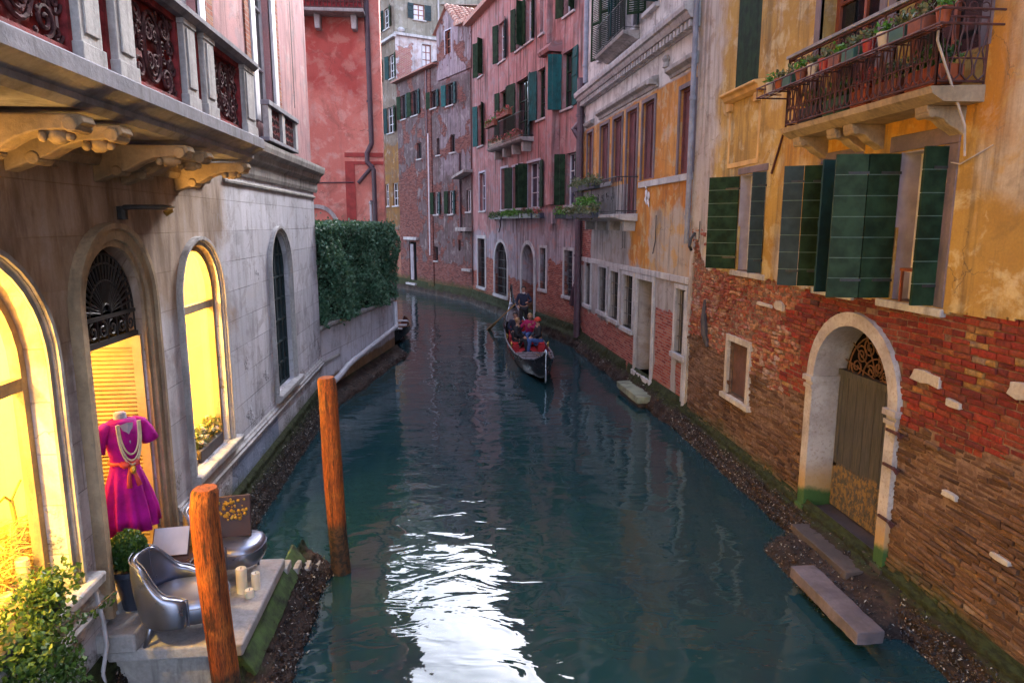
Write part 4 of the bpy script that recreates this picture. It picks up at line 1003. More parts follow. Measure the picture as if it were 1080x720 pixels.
obj('trinkets', m_, M['gold'], bx)
for (cx, cy, r_, h_, lb) in ((-2.16, 6.62, .052, .26, 'tallest ivory pillar candle on the landing stage'), (-2.04, 6.68, .043, .17, 'middle sized ivory candle, right of the tallest one'), (-2.06, 6.52, .045, .08, 'shortest ivory candle of the three, in front')):
    c = thing('candle', lb, 'candle', (cx, cy, .62), 'ivory candles on the landing stage')
    m_ = MB(); m_.lathe((cx, cy, .62), [(r_, 0), (r_*1.02, h_*.5), (r_, h_-.008), (r_*.9, h_), (r_*.45, h_-.012)], 18); obj('wax', m_, M['candle'], c, auto=40)
    m_ = MB(); m_.tube([(cx, cy, .62+h_-.015), (cx+.003, cy, .62+h_+.012)], .003, 5); obj('wick', m_, M['wood_dark'], c)
# potted topiary by the door
pt = thing('potted_topiary', 'clipped green ball plant in a dark tapered pot beside the shop door', 'potted plant', (-2.98, 6.12, .80))
m_ = MB(); m_.lathe((-2.98, 6.12, .80), [(.085, 0), (.14, .34), (.155, .35), (.155, .40), (.135, .40), (.13, .36)], 20); obj('pot', m_, M['slate_pot'], pt, auto=40)
m_ = MB(); m_.leaves(blob_pts((-2.98, 6.12, 1.36), (.16, .16, .19), 1500, .8), .028); m_.ball((-2.98, 6.12, 1.36), .135, .135, .165); obj('foliage', m_, M['ivy'], pt, recalc=False)
# dress on a form
dx, dy, ang = -3.13, 6.52, R(32)
ds = thing('mannequin', 'headless dress form in a magenta dress with pearl necklaces in the shop doorway', 'mannequin', (dx, dy, .9))
def loft(c, rows, n=88, ang=0.0, fold=0.0, nf=9, cap=True):
    """rows of (z, rx, ry, ox, oy)"""
    m_ = MB(); pts = []
    for i, row in enumerate(rows):
        z, rx, ry = row[:3]; ox, oy = (row[3], row[4]) if len(row) > 3 else (0, 0)
        fk = fold*(row[5] if len(row) > 5 else 0)
        for j in range(n):
            a = 2*math.pi*j/n; q = 1+fk*math.sin(nf*a+i*.12)+fk*.5*math.sin(4*a+2); x = rx*q*math.cos(a)+ox; y = ry*q*math.sin(a)+oy
            pts.append((c[0]+x*math.cos(ang)-y*math.sin(ang), c[1]+x*math.sin(ang)+y*math.cos(ang), z))
    m = len(rows); fs = [(i*n+j, i*n+(j+1) % n, (i+1)*n+(j+1) % n, (i+1)*n+j) for i in range(m-1) for j in range(n)]
    if cap: fs += [tuple(range(n-1, -1, -1)), tuple((m-1)*n+j for j in range(n))]
    m_.add(pts, fs); return m_
# local: y axis = front (towards the canal and camera)
DA = R(-125)
rows = [(1.40, .245, .20, 0, 0, 1), (1.55, .237, .19, 0, 0, .9), (1.70, .212, .17, 0, 0, .7), (1.86, .175, .14, 0, 0, .4), (1.97, .145, .115, 0, 0, .15), (2.05, .125, .10), (2.12, .122, .098), (2.24, .15, .115, 0, .01), (2.33, .165, .12, 0, .012), (2.42, .168, .105), (2.47, .145, .085), (2.50, .07, .06)]
m_ = loft((dx, dy), rows, ang=DA, fold=.15, nf=11, cap=False)
o = obj('dress', m_, M['magenta'], ds, smooth=True); sd = o.modifiers.new('solid', 'SOLIDIFY'); sd.thickness = .008
def DP(x, y, z): return Vector((dx+x*math.cos(DA)-y*math.sin(DA), dy+x*math.sin(DA)+y*math.cos(DA), z))
for sx in (-1, 1):
    m_ = MB(); m_.tube([DP(sx*.12, 0, 2.44), DP(sx*.19, 0, 2.40), DP(sx*.235, .01, 2.31), DP(sx*.265, .02, 2.22)], [.055, .068, .072, .08], 12); obj('sleeve', m_, M['magenta'], ds, smooth=True)
m_ = MB(); m_.tube([DP(0, 0, .9), DP(0, 0, 1.6)], .018, 8); m_.lathe((dx, dy, .9), [(.17, 0), (.17, .015), (.03, .03), (.02, .06)], 16); obj('stand', m_, M['brass'], ds)
m_ = loft((dx, dy), [(2.40, .12, .085), (2.45, .085, .068), (2.49, .058, .055), (2.54, .055, .052), (2.555, .045, .042)], ang=DA, n=16); obj('neck', m_, M['form'], ds, smooth=True)
m_ = MB(); m_.add([DP(-.065, .095, 2.455), DP(.065, .095, 2.455), DP(.0, .134, 2.27), DP(0, .11, 2.47)], [(0, 2, 3), (3, 2, 1)]); obj('neckline', m_, M['form'], ds)
for k, (dz, wv) in enumerate(((.30, .10), (.36, .115), (.40, .125))):
    m_ = MB(); pts = []
    for i in range(25):
        a = math.pi*i/24; pts.append(DP(math.cos(a)*wv*.9, .125+.02*math.sin(a), 2.47-dz*math.sin(a)**.8))
    m_.tube(pts, .0085, 6); obj('necklace', m_, M['pearl'], ds)
m_ = MB()
for sx in (-1, 1): m_.ball(DP(.02+sx*.05, .125, 2.08), .05, .028, .035, 8, 6, .1); m_.tube([DP(.02, .13, 2.08), DP(.02+sx*.035, .15, 1.95), DP(.02+sx*.05, .17, 1.86)], [.014, .02, .026], 6)
m_.tube([DP(.127*math.cos(t*math.pi/12), .103*math.sin(t*math.pi/12), 2.08) for t in range(25)], .018, 6)
obj('sash', m_, M['dress_red'], ds, smooth=True)
m_ = MB(); m_.ball(DP(.02, .17, 2.03), .03, .02, .045, 8, 6, .1); obj('ornament', m_, M['gold'], ds)
# plants and candles at the near window
iv = thing('trailing_ivy', 'leafy green ivy spilling over the nearest shop window sill', 'plant', (-3.0, 4.6, 1.4))
C = [blob_pts((-3.02, 4.92, 1.60), (.20, .42, .24), 900, .2), blob_pts((-2.90, 4.55, 1.34), (.17, .42, .30), 1200, .2), blob_pts((-2.85, 4.75, 1.08), (.09, .26, .24), 420, .1), blob_pts((-3.05, 4.2, 1.55), (.2, .4, .26), 700, .2), blob_pts((-2.84, 4.35, 1.02), (.08, .2, .2), 220, .1)]
def vine(p0, p1, sag, n=60, j=.025):
    t = rng.random(n)[:, None]; p = np.array(p0)*(1-t)+np.array(p1)*t; p[:, 2] -= (sag*4*t*(1-t))[:, 0]; return p+rng.normal(size=(n, 3))*j
C += [vine((-2.92, 4.95, 1.45), (-2.82, 5.5, 1.30), .12, 60, .022), vine((-2.9, 4.8, 1.3), (-2.82, 5.05, .78), .02, 70), vine((-2.9, 4.5, 1.2), (-2.82, 4.62, .66), .0, 70)]
m_ = MB(); m_.leaves(np.concatenate(C), .034, asp=1.4); obj('foliage', m_, M['ivy'], iv, recalc=False)
m_ = MB(); m_.wbox(-3.16, -2.98, 4.0, 5.05, 1.41, 1.5); obj('planter', m_, M['slate_pot'], iv)
m_ = MB(); m_.tube([(-2.92, 4.95, 1.45), (-2.85, 5.2, 1.3), (-2.82, 5.5, 1.30)], .005, 4); m_.tube([(-2.9, 4.8, 1.3), (-2.83, 5.05, .8)], .005, 4); obj('stem', m_, M['twig'], iv)
sb = MB()
for _ in range(3200):
    c = np.array([random.uniform(-4.1, -3.40), random.uniform(4.2, 5.58), 0]); c[2] = 1.43+abs(random.gauss(0, .06))+random.random()*.42*max(0, min(1, (c[1]-4.9)/.5)); a = rng.normal(size=3)*.07; a[2] *= .6
    sb.tube([c-a, c+a*.2+np.array([0, 0, .02]), c+a], .004, 3, False)
obj('straw', sb, M['straw'], kind='stuff', label='loose straw heaped in the nearest lit shop window')
for (cx, cy, h_, lb) in ((-3.37, 5.28, .30, 'taller pale candle in the straw of the lit window'), (-3.38, 5.06, .13, 'round short pale candle in the straw of the lit window')):
    m_ = MB(); m_.lathe((cx, cy, 1.42), [(.05, 0), (.05, h_), (.04, h_+.008), (.0, h_)], 16); obj('window_candle', m_, M['candle'], label=lb, cat='candle', group='candles in the window', auto=40)
bp = MB(); 
bo = np.array([.10, .48, .12])
bp.tube([np.array(q)+bo for q in ((-3.62, 5.0, 1.40), (-3.61, 5.01, 1.75), (-3.62, 5.0, 2.02))], .018, 7); bp.tube([np.array(q)+bo for q in ((-3.62, 5.0, 2.0), (-3.6, 4.9, 2.08), (-3.6, 4.78, 2.05))], .010, 6); bp.tube([np.array(q)+bo for q in ((-3.62, 5.0, 2.0), (-3.6, 5.04, 2.08), (-3.56, 5.05, 2.16))], .009, 6); bp.tube([np.array(q)+bo for q in ((-3.61, 5.02, 1.72), (-3.52, 5.08, 1.80), (-3.50, 5.09, 2.0))], .012, 6)
obj('branch_ornament', bp, simple('olive_green_branch', (.20, .19, .03), .8, .3, 8, 0), smooth=True, label='bare forked twig standing in the nearest lit window', cat='branch')
fb = thing('window_flower_box', 'flower box with yellowish blooms inside the lit window right of the door', 'flower box', (-3.28, 8.7, 1.36))
m_ = MB(); m_.wbox(-3.36, -3.12, 8.42, 9.25, 1.37, 1.52); obj('planter', m_, M['wood_dark'], fb, bevel=.01)
m_ = MB(); m_.leaves(np.concatenate([blob_pts((-3.23, 8.55+.2*i, 1.62), (.13, .16, .16), 190, .1) for i in range(4)]), .042); obj('foliage', m_, M['olive_leaf'], fb, recalc=False)
m_ = MB()
for _ in range(16): m_.ball((random.uniform(-3.3, -3.14), random.uniform(8.45, 9.2), random.uniform(1.6, 1.76)), .03, .03, .025, 6, 5, .2)
obj('blooms', m_, M['candle'], fb)
m_ = MB(); 
for _ in range(40):
    a = random.uniform(0, 6.28); L = random.uniform(.3, .6); c = Vector((-3.9, 8.35, 1.9)); m_.tube([c, c+Vector((math.cos(a)*.1, math.sin(a)*.1, L*.7)), c+Vector((math.cos(a)*.28, math.sin(a)*.28, L*.75))], [.008, .006, .002], 3, False)
m_.lathe((-3.9, 8.35, 1.36), [(.09, 0), (.13, .45), (.11, .5)], 12)
obj('spiky_plant', m_, M['olive_leaf'], label='spiky potted plant at the left of the second lit window', cat='plant')
# ================================================================ lamps of the shop
def lamp(name, loc, power, r=.06, col=(1, .66, .22), kind='POINT'):
    l = bpy.data.lights.new(name, kind); l.energy = power; l.color = col; l.shadow_soft_size = r
    o = bpy.data.objects.new(name, l); COL.objects.link(o); o.location = loc; return o
def bulb(loc, power, label, col=(1, .66, .22), r=.045):
    m_ = MB(); m_.ball(loc, r, r, r, 12, 8); 
    t = thing('spot_bulb', label, 'lamp', loc); b = obj('bulb', m_, M['bulb'], t, smooth=True); b.visible_shadow = True
    l = lamp('bulb_light', (0, 0, 0), power, r+.01, col); l.parent = t; return t
# ================================================================ GARDEN WALL, HEDGE, RED HOUSE
GW = thing('garden_wall', 'grey rendered garden wall with a sloping pale pipe, below the hedge', 'wall', (-2.6, 18.5, 0))
m_ = MB(); m_.box(FG, .02, 6.35, -.6, 1.82, -.35, 0); obj('wall', m_, M['garden_wall'], GW)
m_ = MB(); m_.profile(FG, [(-.4, 1.82), (.03, 1.82), (.07, 1.87), (.07, 1.93), (-.4, 1.96)], .0, 6.42); m_.profile(FG, [(0, .98), (.03, 1.0), (.03, 1.05), (0, 1.07)], .02, 1.2); obj('coping', m_, M['trim_dirty'], GW)
m_ = MB(); m_.tube([FG.P(.5, .50, .10), FG.P(.9, .55, .11), FG.P(1.5, .68, .11), FG.P(2.1, .74, .11), FG.P(6.2, 1.0, .11), FG.P(6.36, 1.08, .06), FG.P(6.38, 1.8, .03)], .075, 12); obj('pipe', m_, M['pipe_pale'], GW, smooth=True)
m_ = MB(); m_.box(FG, 6.0, 6.349, -.6, 1.81, -5, -.34); obj('return_wall', m_, M['garden_wall'], GW)
footing(FG, GW, -.3, 6.6, [(0, .35), (.06, .28), (.10, .2), (.34, .10), (.42, -.02), (.44, -.3)], 9, .07, .035, 2500)
G_ = MB(); G_.box(FG, -.1, 6.2, -.5, 1.8, -9, -.36); obj('garden_ground', G_, M['mortar'], kind='structure', label='raised garden soil behind the wall')
HG = thing('hedge', 'dense clipped dark green hedge on top of the garden wall', 'hedge', (-2.9, 18.8, 1.9))
m_ = MB(); N = 30000
u = rng.random(N)*6.55-.02; zt = 4.30; pick = rng.random(N); zz = 1.86+rng.random(N)*(zt-1.86); dd = .10-rng.random(N)**1.7*.22
top = pick > .80; zz[top] = zt-rng.random(top.sum())**2*.16; dd[top] = .10-rng.random(top.sum())*1.5
end = (pick > .70) & (pick <= .80); u[end] = 6.52-rng.random(end.sum())**2*.16; dd[end] = .08-rng.random(end.sum())*1.5
und = .11*np.sin(u*2.3+zz*1.7)+.05*np.sin(zz*4.1+u)+.05*np.sin(u*5.1-zz*3.3+1)+.035*np.sin(u*9+zz*7); dd = dd+np.where(top | end, 0, und); zz = zz+np.where(top, .05*np.sin(u*3.1)+.04*np.sin(u*7.7+1), 0)
P_ = np.array(FG.o)[None, :]+u[:, None]*np.array(FG.u)[None, :]+dd[:, None]*np.array(FG.n)[None, :]; P_[:, 2] = zz
k_ = rng.random(N) < .03; P_[k_] += rng.normal(size=(k_.sum(), 3))*.09; P_[k_, 2] += .04
gap = (np.sin(u*3.7+1)*np.sin(zz*4.3+u*1.3) > .80) & ~top & ~end & (rng.random(N) < .7); P_ = P_[~gap]
m_.leaves(P_, .058, asp=1.5); obj('foliage', m_, M['hedge'], HG, recalc=False)
m_ = MB(); m_.box(FG, .05, 6.40, 1.9, 4.14, -1.4, -.10); obj('branches', m_, M['hedge_core'], HG)
RH = thing('red_house', 'salmon red house rising behind the hedge', 'building', (-5, 24, 0))
m_ = MB(); F = FR
facade(m_, F, -13, -2.06, 0, 15.2, [(-4.55, -3.35, 11.3, 13.9), (-7.6, -6.4, 6.2, 8.2), (-7.6, -6.4, 11.3, 13.9)])
e = Frame((-2.06, 22.3), -5, 'R'); m_.quad(e, (0, 0, 0), (11, 0, 0), (11, 15.2, 0), (0, 15.2, 0)); m_.add([(-13, 22.3, 15.2), (-2.06, 22.3, 15.2), (-3.0, 33.2, 15.2), (-13, 33.2, 15.2)], [(0, 1, 2, 3)])
m_.add([(-13, 33.2, 0), (-3.02, 33.2, 0), (-3.02, 33.2, 15.2), (-13, 33.2, 15.2)], [(0, 1, 2, 3)])
obj('wall', m_, M['red_stucco'], RH)
m_ = MB(); m_.wbox(-13.2, -1.8, 22.0, 33.5, 15.2, 15.4); obj('roof', m_, M['tile'], RH)
for a, b, lo, hi in ((-4.55, -3.35, 11.3, 13.9), (-7.6, -6.4, 6.2, 8.2), (-7.6, -6.4, 11.3, 13.9)):
    window(RH, F, a, b, lo, hi, sur=(.12, .03, 'trim'), shutters=[('a', .5, 172, 'green_sh', 'plank'), ('b', .5, 8, 'green_sh', 'plank')])
m_ = MB(); m_.box(F, -4.9, -2.45, 10.42, 10.52, 0, .62); bl = obj('balcony', m_, M['trim_dirty'], RH, bevel=.02)
for c in (-4.35, -3.85, -2.78): m_ = MB(); m_.prism(F, [(c-.09, 10.42), (c+.09, 10.42), (c+.07, 10.02), (c-.07, 10.02)], 0, .34); obj('bracket', m_, M['trim'], bl, bevel=.015)
m_ = MB()
for i in range(20): 
    c = -4.85+i*.124; m_.tube([F.P(c, 10.52, .56), F.P(c, 11.4, .56)], .014, 5)
    spiral(m_, F, c+.06, 10.72, .055, .56, 1.2, 1, 0, .009, 10); spiral(m_, F, c+.06, 10.95, .055, .56, 1.2, -1, 0, .009, 10)
m_.box(F, -4.9, -2.45, 11.4, 11.44, .53, .59); m_.box(F, -4.9, -2.45, 10.52, 10.56, .53, .59)
obj('railing', m_, M['iron_rust'], bl)
m_ = MB(); m_.box(F, -4.9, -2.5, 10.55, 11.35, .50, .52); obj('reed_screen', m_, M['cast_red'], bl)
m_ = MB(); a = F
m_.tube([F.P(-2.44, 15.2, .10), F.P(-2.40, 7.0, .10), F.P(-2.40, 6.75, .10), F.P(-2.55, 6.45, .10), F.P(-2.55, 6.2, .12), F.P(-2.36, 5.95, .12), F.P(-2.36, 3.0, .12)], .075, 10)
m_.tube([F.P(-2.36, 6.1, .12), F.P(-2.85, 5.55, .10)], .06, 8)
for z in (13, 11.9, 9.5, 8.0, 5.0): m_.tube([F.P(-2.42, z-.03, .10), F.P(-2.42, z+.03, .10)], .09, 10)
obj('downpipe', m_, M['pipe_dark'], RH)
m_ = MB(); m_.tube([F.P(-2.49, 4.9, .08), F.P(-2.49, 3.0, .08)], .04, 8); m_.ball(F.P(-2.49, 4.95, .08), .06, .06, .06); obj('vent_pipe', m_, M['pipe_pale'], RH)
m_ = MB(); m_.box(F, -3.25, -2.06, 6.35, 6.48, 0, .025); m_.box(F, -3.25, -2.06, 6.12, 6.22, 0, .025); m_.box(F, -3.25, -2.95, 3, 6.118, 0, .022); obj('painted_band', m_, M['band_red'], RH)
m_ = MB(); band(m_, F, (-4.75, -3.62, 2.5, 4.78, True), .12, -.01, .05); obj('arch_moulding', m_, M['trim'], RH)
m_ = MB(); m_.tube([F.P(-4.6, 5.55, .03), F.P(-3.0, 5.58, .03)], .018, 6); obj('cable', m_, M['pipe_dark'], RH)
bt = thing('moored_boat', 'small dark moored boat beyond the end of the garden wall', 'boat', (-2.2, 26.2, 0))
def hullmesh(c, L, W, H, ang, bow=.35, n=14):
    m_ = MB(); a = R(ang); ux = Vector((math.sin(a), math.cos(a), 0)); uy = Vector((math.cos(a), -math.sin(a), 0)); pts = []; 
    prof = [(-1, 1), (-.93, .5), (-.6, .05), (0, -.1), (.6, .05), (.93, .5), (1, 1), (.90, .98), (.8, .55), (.5, .3), (0, .2), (-.5, .3), (-.8, .55), (-.90, .98)]
    for i in range(n+1):
        t = -1+2*i/n; w = W/2*(1-abs(t)**3.2*(.95 if t < 0 else .35)); lift = bow*max(0, -t)**3
        for x, z in prof: pts.append(Vector(c)+ux*(t*L/2)+uy*(x*w)+Vector((0, 0, z*H+lift)))
    k = len(prof); m_.add(pts, [(i*k+j, i*k+(j+1) % k, (i+1)*k+(j+1) % k, (i+1)*k+j) for i in range(n) for j in range(k)]+[tuple(range(k)), tuple(range((n+1)*k-1, n*k-1, -1))])
    return m_
obj('hull', hullmesh((-2.25, 26.6, .02), 4.2, 1.3, .5, -4, .1), M['boat_black'], bt, auto=40)
m_ = MB(); 
for yy in (25.4, 26.6, 27.8): m_.wbox(-2.8, -1.75, yy-.12, yy+.12, .40, .44)
obj('bench', m_, M['white_paint'], bt)
m_ = MB(); m_.tube([(-2.75, 24.75, .56), (-2.3, 24.5, .6), (-1.8, 24.7, .56)], .035, 8); m_.wbox(-2.6, -2.0, 24.8, 25.1, .5, .56); obj('gunwale_trim', m_, M['white_paint'], bt)
# ================================================================ YELLOW HOUSE (right, near)
YH = thing('yellow_house', 'ochre yellow house over exposed red and brown brickwork, nearest on the right', 'building', (4.9, 8, 0))
F = FD; E1 = 13.74; N1 = -7.0
DO = (7.02, 8.62, .34, 3.07, True); SM = (10.72, 11.52, 1.32, 2.28); WA = (8.02, 8.70, 3.47, 5.06); WB = (6.52, 7.24, 3.47, 5.06); WC = (10.45, 11.42, 3.52, 5.10)
UP = (7.85, 9.15, 5.9, 8.3); UP2 = (6.25, 7.55, 5.9, 8.3); SH = (10.95, 11.85, 6.5, 8.6)
def lerpf(tab, s):
    for i in range(len(tab)-1):
        if tab[i][0] <= s <= tab[i+1][0]:
            f = (s-tab[i][0])/(tab[i+1][0]-tab[i][0]); return tab[i][1]*(1-f)+tab[i+1][1]*f
    return tab[0][1] if s < tab[0][0] else tab[-1][1]
PL = [(-8, 3.5), (5.2, 3.48), (6.4, 3.44), (9.7, 3.42), (10.2, 3.44), (12.2, 3.45), (12.6, 3.46), (12.85, 3.60), (13.1, 3.75), (13.35, 3.98), (13.45, 4.08), (13.52, 3.6), (13.6, .4), (13.8, .2)]
RB = [(-8, 2.9), (3, 2.6), (5.2, 2.24), (7, 2.06), (8.6, 1.98), (9.6, 1.80), (11.6, 1.95), (13.8, 2.15)]
# broken-edged plaster strip
c = .022; s_lo = 2.0; ns = int((E1-s_lo)/c); nz = int(4.25/c)
sN = s_lo+np.arange(ns+1)*(E1-s_lo)/ns; zN = np.arange(nz+1)*(4.26/nz)
def vnoise(x, k, seed):
    r = np.random.default_rng(seed); g = r.random(4000); i = np.floor(x*k).astype(int) % 3999; f = x*k-np.floor(x*k); f = f*f*(3-2*f); return g[i]*(1-f)+g[i+1]*f-.5
def vn2(x, y, k, seed):
    r = np.random.default_rng(seed); g = r.random((512, 512)); i = np.floor(x*k).astype(int) % 511; j = np.floor(y*k).astype(int) % 511
    f = x*k-np.floor(x*k); h = y*k-np.floor(y*k); f = f*f*(3-2*f); h = h*h*(3-2*h)
    return (g[i, j]*(1-f)+g[i+1, j]*f)*(1-h)+(g[i, j+1]*(1-f)+g[i+1, j+1]*f)*h-.5
def plaster_keep(s, z):
    e = np.interp(s, [p[0] for p in PL], [p[1] for p in PL])
    n = .10*vn2(s, z, 2.2, 1)+.07*vn2(s, z, 6, 2)+.045*vn2(s, z, 16, 3)
    amp = np.where(s > 12.3, 2.0, np.where(s < 6.4, .35, .8))
    k = z+n*amp > e
    for o in (WA, WB, WC, SM, DO): k &= ~((s > o[0]) & (s < o[1]) & (z > o[2]) & (z < o[3]))
    return k
cs_, cz_ = np.meshgrid((sN[:-1]+sN[1:])/2, (zN[:-1]+zN[1:])/2, indexing='ij'); K = plaster_keep(cs_, cz_)
vid = {}; mb = MB(); V = []; UVv = []; Fc = []
ii, jj = np.nonzero(K)
def gv(i, j):
    k = (i, j)
    if k not in vid:
        vid[k] = len(V); V.append(F.P(sN[i], zN[j], .018)); UVv.append((sN[i], zN[j]))
    return vid[k]
for i, j in zip(ii.tolist(), jj.tolist()): Fc.append((gv(i, j), gv(i, j+1), gv(i+1, j+1), gv(i+1, j)))
mb.add(V, Fc, UVv)
for o in (WA, WB, WC):
    for p, q in (((o[0], o[2]), (o[0], 4.26)), ((o[1], o[2]), (o[1], 4.26))): mb.quad(F, (p[0], p[1], .018), (q[0], q[1], .018), (q[0], q[1], -.014), (p[0], p[1], -.014))
o_ = obj('plaster', mb, M['yellow'], YH, recalc=False); sd = o_.modifiers.new('solid', 'SOLIDIFY'); sd.thickness = .03; sd.offset = -1 
mb = MB(); facade(mb, Frame((4.882, 0), 0, 'R'), s_lo, E1, 4.26, 15.6, [(o[0], o[1], 4.26, o[3], False, .032) for o in (WA, WB, WC)]+[UP, UP2, SH]+[(a, b, 10.4, 12.6) for a, b in ((6.3, 7.4), (8.2, 9.3), (10.9, 11.9))], .3)
facade(mb, Frame((4.882, 0), 0, 'R'), N1, s_lo, 3.45, 15.6, [(-1.5, -.5, 3.6, 5.2), (-1.5, -.5, 6.5, 8.6), (-5, -4, 3.6, 5.2), (-5, -4, 6.5, 8.6)], .3)
shell(mb, F, N1, E1, 0, 15.6, 9)
obj('upper_wall', mb, M['yellow'], YH)
# backing and bricks
mb = MB(); facade(mb, Frame((4.915, 0), 0, 'R'), N1, E1, -.5, 4.3, [(DO[0]-.03, DO[1]+.03, .3, 3.10, True, .6), SM, WA, WB, WC]); obj('mortar_bed', mb, M['mortar'], YH)
def bricks(s0, s1, z0, z1, bw, bh, keep, seed, rough, name):
    r = np.random.default_rng(seed); mb = MB(); row = 0; z = z0; sk = 0
    while z < z1:
        h = bh*r.uniform(.86, 1.12); s = s0-r.uniform(0, bw)
        while s < s1:
            w = bw*r.choice([1, 1, 1, .5, .72])*r.uniform(.85, 1.1); a, b = max(s, s0), min(s+w-.009, s1)
            wav = .012*math.sin(s*1.3+seed)+.008*math.sin(s*3.1+z*2)
            lo, hi = z+wav, z+wav+h-.010
            mid = ((a+b)/2, (lo+hi)/2)
            if b-a > .03 and keep(mid[0], mid[1]) and r.random() > rough[2]:
                d = r.normal()*rough[0]+rough[0]*1.5*math.sin(s*2+z*3); d = max(-.012, min(.035, d)); c = min(.012, h*.22)
                J = lambda: r.normal()*rough[1]
                q = [(a+J(), lo+J()), (b+J(), lo+J()), (b+J(), hi+J()), (a+J(), hi+J())]
                inn = [(q[0][0]+c, q[0][1]+c), (q[1][0]-c, q[1][1]+c), (q[2][0]-c, q[2][1]-c), (q[3][0]+c, q[3][1]-c)]
                dd = [d+J()*.8 for _ in range(4)]
                pts = [F.P(x, y, -.02) for x, y in q]+[F.P(x, y, e-.006) for (x, y), e in zip(q, dd)]+[F.P(x, y, e) for (x, y), e in zip(inn, dd)]
                mb.add(pts, [(0,1,5,4),(1,2,6,5),(2,3,7,6),(3,0,4,7),(4,5,9,8),(5,6,10,9),(6,7,11,10),(7,4,8,11),(8,9,10,11)], q+q+inn)
            s += w
        z += h
    return mb
def free(s, z, g=.03):
    if s > 13.6-.05*math.sin(z*9): return False
    for o in (SM, WA, WB, WC):
        if o[0]-g < s < o[1]+g and o[2]-g < z < o[3]+g: return False
    if DO[0]-.15 < s < DO[1]+.12 and z < 2.3: return False
    if z >= 2.3:
        if math.hypot((s-7.82)/1.0, (z-2.28)) < .95: return False
    return True
def plast(s, z): return bool(plaster_keep(np.array([s]), np.array([z]))[0]) and z > 3.3 and s < 12.6
def isred(s, z): return z > lerpf(RB, s)+.05*math.sin(s*5)+.03*math.sin(s*13)
obj('red_brickwork', bricks(2.2, 13.62, 1.6, 4.15, .235, .067, lambda s, z: free(s, z) and isred(s, z) and not plast(s, z) and s < 9.4+.3*math.sin(z*7), 1, (.006, .003, .015), 'a'), M['brick_red'], YH)
obj('broken_brickwork', bricks(8.9, 13.62, 1.7, 4.15, .15, .062, lambda s, z: free(s, z) and isred(s, z) and not plast(s, z) and s >= 9.4+.3*math.sin(z*7), 2, (.012, .010, .03), 'b'), M['brick_pink'], YH)
obj('brown_brickwork', bricks(2.2, 13.62, .1, 2.7, .27, .056, lambda s, z: free(s, z) and not isred(s, z), 3, (.010, .007, .02), 'c'), M['brick_brown'], YH)
mb = MB(); mb.box(F, N1, 2.2, -.3, 3.5, -.1, .0); obj('brick_wall_end', mb, M['plain_brick'], YH)
sm_ = MB()
for (a, b, z0, z1) in ((6.30, 6.72, 2.66, 2.80), (5.98, 6.18, 2.52, 2.60), (5.15, 5.45, 2.80, 2.95), (9.65, 9.9, 3.02, 3.16), (10.0, 10.5, 3.02, 3.08), (5.9, 6.1, 1.62, 1.68), (5.2, 5.42, 1.30, 1.36), (4.9, 5.05, 1.5, 1.57)):
    n = 9; c = ((a+b)/2, (z0+z1)/2); poly = [(c[0]+(b-a)/2*x*random.uniform(.85, 1.1), c[1]+(z1-z0)/2*y*random.uniform(.8, 1.1)) for x, y in ((-1, -1), (-.3, -.9), (.3, -1), (1, -.8), (1, .2), (.9, 1), (.1, 1), (-.6, .9), (-1, .8))]
    sm_.prism(F, poly, -.02, .035)
split('stone_inset', sm_, M['door_stone'], YH, bevel=.008)
# white corner strip of next house
footing(F, YH, 1.0, E1+.2, [(.0, .52), (.02, .45), (.055, .44), (.06, .35), (.10, .34), (.105, .24), (.15, .23), (.155, .12), (.20, .11), (.21, .01), (.23, -.02), (.24, -.3)], 13, .032, .015, 22000)
# doorway
w = MB(); F = FD
for (a, b) in ((DO[0]-.17, DO[0]), (DO[1], DO[1]+.17)):
    w.box(F, a, b, .42, 2.20, -.42, .05); w.box(F, a-.03, b+.03, 2.20, 2.27, -.42, .09); w.box(F, a-.015, b+.015, 2.10, 2.15, -.41, .075); w.box(F, a-.02, b+.02, .18, .42, -.42, .075)
band(w, F, (DO[0], DO[1], 2.27, 3.07, 1.0*((3.07-2.27)/((DO[1]-DO[0])/2))), .17, -.42, .05)
dsu = obj('door_surround', w, M['door_surr'], YH, bevel=.012)
dleaf = MB()
for i in range(8):
    a = 7.04+i*.195; dleaf.box(F, a+.004, a+.191, .50, 2.30, -.38, -.335)
dleaf.box(F, 7.04, 8.6, 2.30, 2.38, -.40, -.30); dleaf.box(F, 7.04, 8.6, .46, .56, -.38, -.32); dleaf.box(F, 7.04, 8.6, 1.02, 1.07, -.38, -.325); dleaf.box(F, 7.04, 7.12, .5, 2.3, -.38, -.325); dleaf.box(F, 8.52, 8.6, .5, 2.3, -.38, -.325)
dd = obj('door', dleaf, M['door_wood'], YH, label='weathered grey plank water door with peeling ochre foot')
gm = MB(); d = -.34; cs, cz = 7.82, 2.38
for rr in (.30, .62): gm.tube([F.P(cs+rr*math.cos(math.pi*i/16), cz+rr*.9*math.sin(math.pi*i/16), d) for i in range(17)], .011, 5)
for i in range(7):
    a = math.pi*(i+.5)/7; spiral(gm, F, cs+.46*math.cos(a), cz+.42*math.sin(a), .125, d, 1.7, 1 if i % 2 else -1, a, .011, 20); gm.tube([F.P(cs+.06*math.cos(a), cz+.06*math.sin(a), d), F.P(cs+.72*math.cos(a), cz+.62*math.sin(a), d)], .009, 5)
for i in range(3): a = math.pi*(i+.5)/3; spiral(gm, F, cs+.17*math.cos(a), cz+.17*math.sin(a), .09, d, 1.5, 1, a, .010, 16)
obj('fan_grille', gm, M['iron_brown'], YH)
